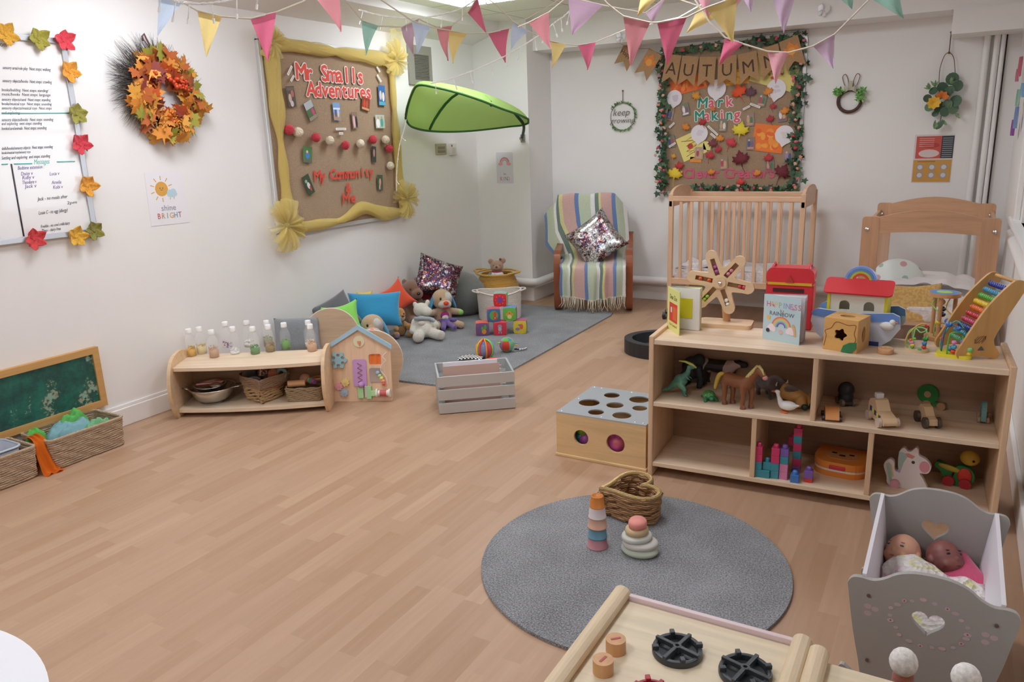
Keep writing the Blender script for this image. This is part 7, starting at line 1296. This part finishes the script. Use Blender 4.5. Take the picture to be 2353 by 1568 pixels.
def ph(t):
    one('siren', mat('#d8d4d4', .4), lambda b: b.box((-.035, 0, .085), (.02, .025, .018)), t, bevel=.003)
    one('window_print', mat('#e0cc5c', .5), lambda b: [b.prism([(x, .02 + .4 * (.03 - x) * .4), (x + .014, .02 + .4 * (.03 - x) * .4), (x + .014, .036 + .4 * (.03 - x) * .4), (x, .036 + .4 * (.03 - x) * .4)], .0008, b.slot(mat(c, .5)), T=tr(0, y, 0) @ _MB) for x, c in ((-.045, '#3a4a7c'), (-.028, '#e0cc5c'), (-.011, '#33406c'), (.006, '#e0cc5c'), (.023, '#3a4a7c')) for y in (-.0225, .0235)], t)
car('wooden police car with blue and yellow checks and a white siren', 2026, 972, -62, [(-.06, .01), (-.06, .055), (-.05, .07), (-.03, .078), (-.015, .075), (.01, .045), (.055, .035), (.065, .02), (.062, .01)], .044, mat('#d9b890', .45), ((-.038, .016), (.04, .016)), mat('#cdb8a8', .5), 1.2, extra=ph)
car('plain wooden car with four big dark wheels', 2130, 976, -66, [(-.045, .012), (-.05, .05), (-.03, .07), (-.005, .066), (.02, .04), (.045, .034), (.05, .012)], .03, mat('#d4b48a', .45), ((-.035, .02), (.035, .02)), mat('#4f4038', .5), 1.1)
def gw_(t): [one('green_wheel', mat('#2f8440', .35), lambda b: (b.cyl((x, y - .006, .044), (x, y + .006, .044), .030, 0, 28), b.cyl((x, y - .009, .044), (x, y + .009, .044), .010, b.slot(mat('#c8a880', .5)), 14)), t, bevel=.003) for x, y in ((-.02, -.02), (.012, .02))]
car('green disc wheeled wooden push toy behind the plain wooden car', 2150, 935, -12, [(-.03, .006), (-.03, .02), (.03, .02), (.03, .006)], .03, mat('#4f9c4c', .4), ((-.02, .012), (.02, .012)), mat('#b88c64', .5), 1.35, name='push_toy', extra=gw_)
car('slim teal wooden car with natural wheels at the far right', 2257, 967, -88, [(-.05, .01)] + [(.05 * math.cos(a), .01 + .075 * math.sin(a)) for a in [PI - PI * k / 14 for k in range(1, 14)]] + [(.05, .01)], .018, mat('#6f9c9c', .4), ((-.03, .014), (.03, .014)), mat('#b08f74', .5), .95)
def ow(t): one('round_head', mat('#26221f', .7), lambda b: (b.sph((0, 0, .06), (.03, .03, .032)), b.sph((-.0, 0, .03), (.032, .028, .035))), t)
car('dark hooded toy on wheels behind the orange car', 1942, 930, -60, [(-.03, .006), (-.03, .02), (.03, .02), (.03, .006)], .03, mat('#3c342e', .5), ((-.02, .014), (.02, .014)), mat('#7a6a5c', .5), 1.1, name='push_toy', extra=ow)
# ---- building blocks on the bottom board
PK, TE, PU, LP_, BL, RD = '#d23a6c', '#3a93a4', '#7c5cae', '#d884b0', '#3f7cc8', '#d0302c'
u_ = .0335; first = {}
def brick(label, px, py, lvl, c, wide=1, stud=True, dy=0):
    k = (c, wide, stud)
    if k not in first:
        t = thing('building_block', label, 'toy block', group='plastic building blocks on the bottom board'); m_ = mat(c, .3, coat=.4); one('block_body', m_, lambda b: b.bb(-u_ / 2, -u_ / 2 + u_ * wide, -u_ / 2, u_ / 2, 0, u_ * 1.02), t, bevel=.0015)
        if stud: one('stud', m_, lambda b: b.lathe([(u_ * .33, u_), (u_ * .33, u_ * 1.35), (u_ * .27, u_ * 1.5), (.0001, u_ * 1.55)], 0, 16), t)
        first[k] = t
    else: t = dup(first[k], label=label)
    p = onS(px, py, LZ); t.matrix_world = Matrix.Translation(p + Vector((0, dy, lvl * u_ * 1.03))) @ rotz(rad(3)); return t
brick('wide teal block at the foot of the first tower beside the divider', 1741, 1093, 0, TE, 2, False); brick('teal block on the wide one in the first tower', 1741, 1093, 1, TE, 1, False)
brick('crimson block under the top of the first tower', 1741, 1093, 2, PK, 1, False); brick('studded crimson block at the top of the first tower', 1741, 1093, 3, PK)
brick('low studded teal block between the first two towers', 1762, 1094, 1, TE)
brick('teal block at the foot of the second tower', 1780, 1097, 0, TE, 1, False); brick('second teal block up in the second tower', 1780, 1097, 1, TE, 1, False); brick('crimson block third up in the second tower', 1780, 1097, 2, PK, 1, False); brick('studded crimson block topping the second tower', 1780, 1097, 3, PK)
for l_, c, lb in ((0, LP_, 'pale pink block at the foot of the pink and purple tower'), (1, LP_, 'pale pink block second up in the pink and purple tower'), (2, TE, 'teal block third up in the pink and purple tower'), (3, PU, 'purple block near the top of the pink and purple tower')): brick(lb, 1800, 1099, l_, c, 1, l_ == 3)
for l_, c, lb in ((0, PU, 'purple block at the foot of the tallest tower'), (1, PK, 'crimson block second up in the tallest tower'), (2, TE, 'teal block third up in the tallest tower'), (3, PK, 'crimson block fourth up in the tallest tower'), (4, TE, 'teal block fifth up in the tallest tower'), (5, PK, 'studded crimson block at the very top of the tallest tower')): brick(lb, 1826, 1092, l_, c, 1, l_ == 5, .03)
brick('crimson block standing in the shadow behind the purple topped tower', 1812, 1085, 3, PK, 1, True, .07); brick('single bright blue studded block in front of the tallest tower', 1826, 1107, 0, BL); brick('flat red block under the separate purple one', 1857, 1106, 0, RD, 1, False).scale.z = .5; brick('separate purple studded block on a red one near the lion toy', 1857, 1106, .5, PU)
# orange lion learning toy, unicorn, bird
t = T('lion_learning_toy', 'flat orange lion faced learning toy with a red latch lying on the bottom board', 'toy', 1930, 1098, LZ, -4, dy=.09); oc = mat('#e0883a', .4)
rr3 = lambda s_: rrect(.215 * s_, .19 * s_, .07 * s_, n=7)
one('lower_shell', oc, lambda b: b.prism(rr3(1), .024, 0), t, bevel=.008, seg=3); one('white_band', mat('#e2dcd8', .4), lambda b: b.prism(rr3(.985), .012, 0, z0=.022), t); one('lid', oc, lambda b: b.prism(rr3(1), .032, 0, z0=.033), t, bevel=.012, seg=3)
one('face_plate', mat('#c98a54', .5), lambda b: (b.prism(rrect(.13, .10, .045), .003, 0, z0=.064), b.sph((-.035, .01, .068), (.012, .007, .002), b.slot(BLK)), b.sph((.035, .01, .068), (.012, .007, .002), 1), b.sph((0, -.01, .068), (.014, .008, .003), 1)), t); one('latch', mat('#c8303c', .35), lambda b: b.bb(-.035, .03, -.10, -.085, .034, .052), t, bevel=.004)
for s in (-1, 1): one('ear', oc, lambda b: b.cyl((s * .08, .075, .035), (s * .08, .075, .063), .03), t, bevel=.006)
t = T('toy_unicorn', 'flat wooden white unicorn with pastel mane on the bottom board', 'toy', 2078, 1132, LZ, -4, 'unicorn and bird', dy=.05); t['group'] = 'pull along animals'
un = smoothpts([(x, y, 0) for x, y in ((-.055, .0), (-.075, .045), (-.09, .095), (-.07, .125), (-.05, .115), (-.045, .08), (-.03, .075), (-.035, .12), (-.032, .17), (-.015, .19), (.0, .175), (.015, .18), (.03, .2), (.04, .19), (.045, .165), (.075, .15), (.095, .12), (.085, .09), (.06, .085), (.055, .08), (.075, .05), (.085, .0))], 4, True)
SC_ = sca(.92); F3 = tr(0, .012, 0) @ _MB @ SC_
one('flat_body', mat('#e6dcdc', .5), lambda b: b.prism([tuple(p)[:2] for p in un], .024, 0, T=F3), t, bevel=.002)
one('painted_mane', mat('#a8c0bc', .5), lambda b: (b.prism([(-.034, .17), (-.034, .12), (-.03, .09), (-.02, .08), (-.012, .12), (.0, .15), (-.01, .165)], .0012, 0, T=F3, z0=.0245), b.prism([(-.01, .165), (.0, .15), (.02, .145), (.03, .158), (.005, .168)], .0012, b.slot(mat('#d88f84', .5)), T=F3, z0=.0245), b.prism([(-.03, .09), (-.02, .08), (-.024, .068), (-.034, .075)], .0012, b.slot(mat('#c8a0c8', .5)), T=F3, z0=.0245), b.prism([(-.08, .10), (-.068, .11), (-.055, .06), (-.05, .02), (-.06, .02)], .0012, b.slot(mat('#9cc0b4', .5)), T=F3, z0=.0245), b.prism([(-.066, .105), (-.058, .10), (-.046, .05), (-.05, .04)], .0012, b.slot(mat('#e0bc8c', .5)), T=F3, z0=.0245)), t)
one('painted_muzzle', mat('#d9929c', .5), lambda b: b.prism(circ(.02, 18, .07, .117, ry=.026), .0012, 0, T=F3, z0=.0245), t); one('eye', mat('#4a4650', .4), lambda b: b.prism(circ(.007, 12, .025, .13), .002, 0, T=F3, z0=.0245), t); one('wheel', mat('#dca0b0', .5), lambda b: b.cyl((-.035, -.025, .016), (-.035, -.012, .016), .018), t)
t = T('toy_bird', 'yellow headed green and red wooden pull along bird behind the cradle', 'toy', 2200, 1128, LZ, -6, 'pull along animals', dy=.06)
one('flat_body', mat('#2f7a3c', .4), lambda b: b.prism([tuple(p)[:2] for p in smoothpts([(x, y, 0) for x, y in ((-.03, .01), (-.01, .06), (-.04, .075), (-.075, .09), (-.085, .07), (-.06, .05), (-.05, .02), (.0, .0), (.04, .005), (.06, .04), (.05, .075), (.02, .09), (-.01, .08))], 3, True)], .03, 0, T=tr(0, .015, 0) @ _MB), t, bevel=.004)
one('wing', mat('#d03a2c', .4), lambda b: (b.sph((.025, -.017, .05), (.026, .006, .034)), b.sph((-.03, -.014, .072), (.045, .006, .012), b.slot(mat('#b8a038', .5)), rot=roty(.2))), t); one('head', mat('#d0a83c', .4), lambda b: b.sph((.035, 0, .125), (.036, .026, .032)), t); one('eye', BLK, lambda b: b.sph((.05, -.024, .122), .005), t)
for x in (-.03, .03): one('wheel', mat('#b02a34', .4), lambda b: b.cyl((x, -.032, .02), (x, -.018, .02), .022), t)
# ================================================================ round rug and what stands on it
RC = Vector((-.898, 2.349, 0)); tag(one('round_rug', rugmat('#7b7c7f', 'round_rug_pile'), lambda b: b.prism(circ(.547, 96), .012), bevel=.004, loc=RC), 'round flecked grey rug in the middle of the floor', 'rug'); RZ = .012
hbasket('heart_basket', 'thick rush heart-shaped basket standing empty on the round rug', LM(fl(1445, 1180, RZ), rad(-55)), .245, .115, mat('#a57c54', .8, kind='weave', s=36.0), .0125, group=None, rimc=mat('#c2a26c', .8, kind='weave', s=90.0))
CUPS = (('#b98088', .040, 'dusky rose stacking cup at the bottom of the cup tower'), ('#5f8ba0', .037, 'dull blue stacking cup second in the cup tower'), ('#c99c86', .0365, 'peach stacking cup in the middle of the cup tower'), ('#c8bcbc', .034, 'pale grey stacking cup fourth up the cup tower'), ('#c27426', .028, 'ochre stacking cup on top of the cup tower'))
z = RZ; p = fl(1373, 1255, RZ)
for c, r, lb in CUPS:
    h = .042 if r > .03 else .045
    t = tag(one('stacking_cup', mat(c, .5), lambda b: b.lathe([(r - .004, .0), (r, .0), (r, .003), (r * .95, .004), (r * .84, h - .002), (r * .80, h), (r * .62, h), (r * .6, h - .002), (.0001, h - .002)], 0, 32), loc=(p.x, p.y, z)), lb, 'stacking cup', 'nested stacking cups on the round rug'); z += h - .0015
ST = (('#c3cdb9', .070, .058, 0, 'sage green ring at the bottom of the pebble stack'), ('#d3cdc6', .066, .054, .002, 'grey white ring second in the pebble stack'), ('#d0d2c8', .058, .050, -.012, 'pale mint ring in the middle of the pebble stack'), ('#cdb28c', .045, .042, -.012, 'sand coloured ring fourth up the pebble stack'), ('#e08f84', .038, .034, -.009, 'coral pebble on top of the pebble stack'))
p = fl(1470, 1270, RZ); z = RZ
for k, (c, r, ry, dx, lb) in enumerate(ST):
    h = (.029, .027, .027, .029, .032)[k]
    tag(one('stacking_ring', mat(c, .55), lambda b: b.lathe([(.0001, .001), (r * .72, .001), (r * .9, h * .12), (r, h * .45), (r * .97, h * .75), (r * .82, h), (.0001, h)], 0, 40, sy=ry / r), loc=(p.x + dx, p.y, z), rz=.4 * k), lb, 'stacking toy', 'pebble stacking rings on the round rug'); z += h - .003
# ================================================================ dolls cradle
gp = mat('#aaa7a2', .5, name='grey_board'); t = thing('dolls_cradle', 'grey painted dolls cradle with heart cut-outs and white inner sides', 'cradle', (.035, 1.93, 0))
def loc_(px, py, Y): p = wy(px, py, Y); return (p.x - .035, p.z)
def cend(pts, Y, hc, hw, prints):
    P = [loc_(*q_, Y) for q_ in pts]; P = [tuple(p)[:2] for p in smoothpts([(x, y, 0) for x, y in P], 3)]
    foot = [(.135, .11), (.16, .095), (.195, .10), (.215, .085), (.20, .055), (.14, .025), (.05, .004), (-.04, .004), (-.13, .02), (-.185, .06)]
    P = P[::-1]      # right to left along the top reversed below
    return P
def outl(Y): # one shared outline, symmetric, metres: measured off the near board
    half = [(.0, .445), (.04, .442), (.075, .43), (.105, .408), (.13, .398), (.155, .400), (.175, .396), (.185, .38), (.183, .36), (.165, .25), (.140, .13), (.150, .115), (.178, .135), (.190, .130), (.185, .105), (.15, .055), (.09, .018), (.0, .0)]
    L = [tuple(p)[:2] for p in smoothpts([(x, y, 0) for x, y in half], 3)]; return L + [(-x, y) for x, y in L[-2:0:-1]]
OUT = outl(0)[::-1]
for Y, nm in ((0, 1), (.52, 0)):
    hc = [loc_(2136, 1422, 1.93), loc_(2145, 1207, 2.45)][1 - nm]
    slot = rrect(.10, .035, .017, 0, .10)
    o = one('end_board', gp, lambda b: b.prism(OUT, .014, 0, T=tr(0, Y, 0) @ _MB, holes=[heart(.074, 0, .312)[::-1], slot[::-1]]), t)
    if nm:
        def dec(b):
            b.T = tr(0, -.0142, 0) @ _MB; it = []
            for k in range(22):
                a = 2 * PI * k / 22; x, y = .085 * math.cos(a) + rr.uniform(-.004, .004), .315 + .062 * math.sin(a) + rr.uniform(-.004, .004); it.append(('e', x, y, .0055 if k % 3 else .008, .0045 if k % 3 else .005, '#c4b4b4' if k % 2 else '#cfb8ba'))
                if k % 4 == 0: it.append(('c', x, y, .0022, '#b04a6c'))
            art(b, it, 0)
        b = MB(); dec(b); b.build('flower_print', o)
        for sx in (-1, 1): b = MB(); b.T = tr(0, -.0142, 0) @ _MB; art(b, [('e', sx * .128 + .012 * math.cos(a), .315 + .012 * math.sin(a), .0085, .007, '#c6b2b4') for a in (.5, 2.2, 4.2)], 0); b.build('blossom_print', o)
        for x, z in ((-.135, .355), (-.125, .17), (.14, .355), (.125, .17)): one('screw', mat('#8a7468', .4, .6), lambda b: b.cyl((x, -.0175, z), (x, -.014, z), .0045, 0, 12), o)
ws = mat('#e6e2e8', .45)
for sx in (-1, 1): one('side_panel', ws, lambda b: b.add([(sx * (.150 + dx), y, .405) for y in (0, .506) for dx in (-.005, .005)] + [(sx * (.118 + dx), y, .13) for y in (0, .506) for dx in (-.005, .005)], [(0, 1, 3, 2), (4, 6, 7, 5), (0, 4, 5, 1), (2, 3, 7, 6), (0, 2, 6, 4), (1, 5, 7, 3)], 0), t)
one('base', ws, lambda b: b.bb(-.118, .118, 0, .506, .125, .137), t)
def doll(label, p, sk, face, crown):
    z_ = Vector(face).normalized(); x_ = Vector(crown).cross(z_).normalized(); y_ = z_.cross(x_); M = Matrix.Translation(p) @ Matrix((x_, y_, z_)).transposed().to_4x4(); t = thing('baby_doll', label, 'doll', M=M, group='baby dolls in the cradle'); m_ = mat(sk, .5, sss=.05)   # local: face looks +Z, crown +Y
    blob('head', [((0, 0, 0), (.048, .056, .050)), ((0, -.02, .016), (.040, .034, .034)), ((0, -.012, .047), (.006, .007, .007)), ((.0, -.032, .040), (.012, .008, .008)), ((.022, -.024, .032), (.016, .014, .012)), ((-.022, -.024, .032), (.016, .014, .012)), ((.048, -.004, -.002), (.007, .013, .010)), ((-.048, -.004, -.002), (.007, .013, .010)), ('c', [(0, -.04, -.005), (0, -.07, -.01)], [.022, .024]), ((0, -.12, -.02), (.05, .06, .035))], m_, t, .0026, 3)
    for s in (-1, 1): one('eye', mat('#5a6470' if sk[1] > 'b' else '#2a1c1c', .3), lambda b: b.sph((s * .019, .004, .043), (.0075, .0038, .004)), t); one('eyebrow', mat('#a07860' if sk[1] > 'b' else '#3a2422', .7), lambda b: b.sph((s * .019, .014, .044), (.009, .0015, .002)), t)
    one('lips', mat('#c87468' if sk[1] > 'b' else '#7c4440', .5), lambda b: b.sph((0, -.030, .0475), (.008, .0035, .003)), t); return t
doll('peach skinned baby doll head turned to the left side of the cradle', Vector((-.042, 2.355, .262)), '#dca68c', (-.5, -.55, .66), (.2, .7, .6))
bpy.context.view_layer.update()
doll('brown skinned baby doll head sleeping on the pink pillow', Vector((.066, 2.375, .258)), '#8f5850', (.55, -.45, .65), (-.45, .7, .5))
pillow('bright pink quilted dolls pillow down the right side of the cradle', LM(Vector((.112, 2.34, .235)), rad(-68)) @ rotx(.25), .24, .12, .05, mat('#d8507c', .8, kind='cloth'), name='dolls_pillow', group=None)
q = N('crochet_wool'); v = q.n('ShaderNodeTexVoronoi', i_Scale=75.0); q.l(q.coord(), v.inputs['Vector']); n1 = q.n('ShaderNodeTexNoise', i_Scale=14.0, i_Detail=1.5); q.l(q.coord(), n1.inputs['Vector'])
q.l(q.ramp(n1.outputs[0], [(.36, hx('#e8b8cc')), (.44, hx('#f0e6e6')), (.56, hx('#f3efe8')), (.62, hx('#e9e4a4')), (.7, hx('#f2ece4'))]), q.b.inputs['Base Color']); q.b.inputs['Roughness'].default_value = .95; q.bump(v.outputs[0], 1.0, .01)
b = MB(q.m)
def bl_(u, v):
    x = (u - .5) * .25; y = .02 + v * .305; z = .215 + .055 * math.cos(x * 9) + .012 * math.sin(u * 9 + v * 6) + .01 * noise.noise(Vector((u * 7, v * 7, 1))) + (.02 * v)
    return (x, y + .03 * math.sin(u * 6), z)
b.sheet(bl_, 30, 30); o = b.build('crochet_blanket', loc=(.04, 1.93, 0), solid=.016); tag(o, 'white, yellow and pink crochet blanket tucked over the dolls in the cradle', 'blanket')
# ================================================================ play hob and its neighbour
HZ = .45; bw_ = mat('#e3d2b4', .45, kind='wood'); rail = mat('#dcc6a4', .45, kind='wood', ax=1)
def unit(label, x0, x1, y0, y1, grp):
    t = thing('play_kitchen_unit', label, 'play kitchen', (x0, y0, 0), group=grp); w, d = x1 - x0, y1 - y0
    one('worktop', bw_, lambda b: b.bb(.03, w - .03, 0, d - .012, HZ - .045, HZ - .02), t, bevel=.002)
    for x in (.016, w - .016): one('side_panel', rail, lambda b: b.prism([(-.016, 0), (.016, 0), (.016, HZ - .02)] + [(.021 * math.cos(a), HZ - .012 + .02 * math.sin(a)) for a in [PI * k / 10 for k in range(11)]] + [(-.016, HZ - .02)], d, 0, T=Matrix(((1, 0, 0, x), (0, 0, -1, d), (0, 1, 0, 0), (0, 0, 0, 1)))), t, bevel=.002)
    one('front_panel', bw_, lambda b: b.bb(.03, w - .03, .02, .035, .02, HZ - .045), t); one('shelf', bw_, lambda b: b.bb(.03, w - .03, .035, d - .02, .18, .195), t)
    return t
t = unit('wooden play kitchen hob unit with black burner rings, cut by the photo edge', -.625, -.182, 1.08, 1.53, 'wooden play kitchen units'); one('pink_back_strip', mat('#e3cdd0', .4), lambda b: b.bb(.032, .411, .452 - .013, .452, HZ - .05, HZ - .008), t, bevel=.002)
HT = HZ - .02
for px, py, a, lb in ((1415, 1497, -42, 'wooden control knob with a red mark, the one farther back'), (1386, 1545, -78, 'wooden control knob with a red mark, the one nearer the photo edge')):
    p = fl(px, py, HT); t = thing('control_knob', lb, 'knob', p, 0, 'wooden control knobs on the play hob')
    one('knob_body', mat('#cf9d6c', .45, kind='wood', ax=2), lambda b: b.cyl((0, 0, 0), (0, 0, .031), .0215, 0, 32), t, bevel=.002); one('red_mark', mat('#b04a44', .5), lambda b: b.box((0, 0, .0312), (.022, .0055, .0012), T=rotz(rad(-a))), t)
def ring(b, r):
    b.lathe([(r * .80, .0), (r, .0), (r, .008), (r * .97, .014), (r * .82, .014), (r * .80, .0)], 0, 44); b.cyl((0, 0, 0), (0, 0, .003), r * .78, 0, 36)
    for k in range(4): a = rad(12 + 90 * k); b.box((0, 0, 0), (r * .84, .0085, .011), T=rotz(a) @ tr(r * .56, 0, .014))
    for k in range(4): a = rad(57 + 90 * k); b.box((0, 0, 0), (.014, .010, .010), T=rotz(a) @ tr(r * .88, 0, .017)); 
    b.lathe([(.004, .006), (.004, .020), (.0095, .020), (.0095, .004)], 0, 18)
for px, py, c, r, lb, cat in ((1556, 1501, '#33363a', .053, 'black burner ring on the play hob, left one', 'burner ring'), (1712, 1551, '#33363a', .053, 'black burner ring on the play hob, the one nearer the second unit', 'burner ring'), (1497, 1605, '#b02c3c', .04, 'red burner ring cut by the bottom edge of the photo', 'burner ring')):
    p = fl(px, py, HT); o = one('burner_ring', mat(c, .38), lambda b: ring(b, r), loc=p, rz=-.45, bevel=.0012); tag(o, lb, cat, 'burner rings on the play hob')
unit('second wooden play kitchen unit beside the hob with an empty top', -.178, .30, 1.03, 1.507, 'wooden play kitchen units')
# fox soft toy on the far side of the second unit
fp = wy(2080, 1512, 1.70); t = thing('plush_fox', 'orange plush fox with white feet up behind the second kitchen unit', 'soft toy', (fp.x, 1.66, 0)); fo = mat('#d2602c', .95, kind='fur', s=240.0); fz_ = fp.z
blob('body', [('c', [(0, 0, fz_ - .02), (0, .01, fz_ - .10), (.04, .02, fz_ - .2)], [.023, .026, .05]), ('c', [(.13, 0, fz_ - .045), (.08, .01, fz_ - .06), (.05, .02, fz_ - .16)], [.024, .026, .04]), ((.05, .03, fz_ - .26), (.08, .06, .10)), ((.05, .03, .06), (.07, .06, .06))], fo, t, .005)
f2 = wy(2220, 1556, 1.66)
for x, z in ((-.002, fz_ + .018), (f2.x - fp.x, f2.z)): one('white_foot', mat('#f6f0ec', .95, kind='cloth', s=120.0), lambda b: b.sph((x, -.004, z), (.029, .026, .033)), t)
# white table at the near left
t = thing('round_table', 'white round low table at the near left corner, mostly out of frame', 'table', (-1.676, .217, 0)); wt = mat('#e9e9ee', .35)
one('tabletop', wt, lambda b: b.cyl((0, 0, .475), (0, 0, .50), .4855, 0, 96), t, bevel=.005, seg=3); one('pedestal', mat('#c8c8ca', .4), lambda b: (b.cyl((0, 0, .03), (0, 0, .475), .03), b.cyl((0, 0, 0), (0, 0, .03), .24, 0, 48)), t, bevel=.004)
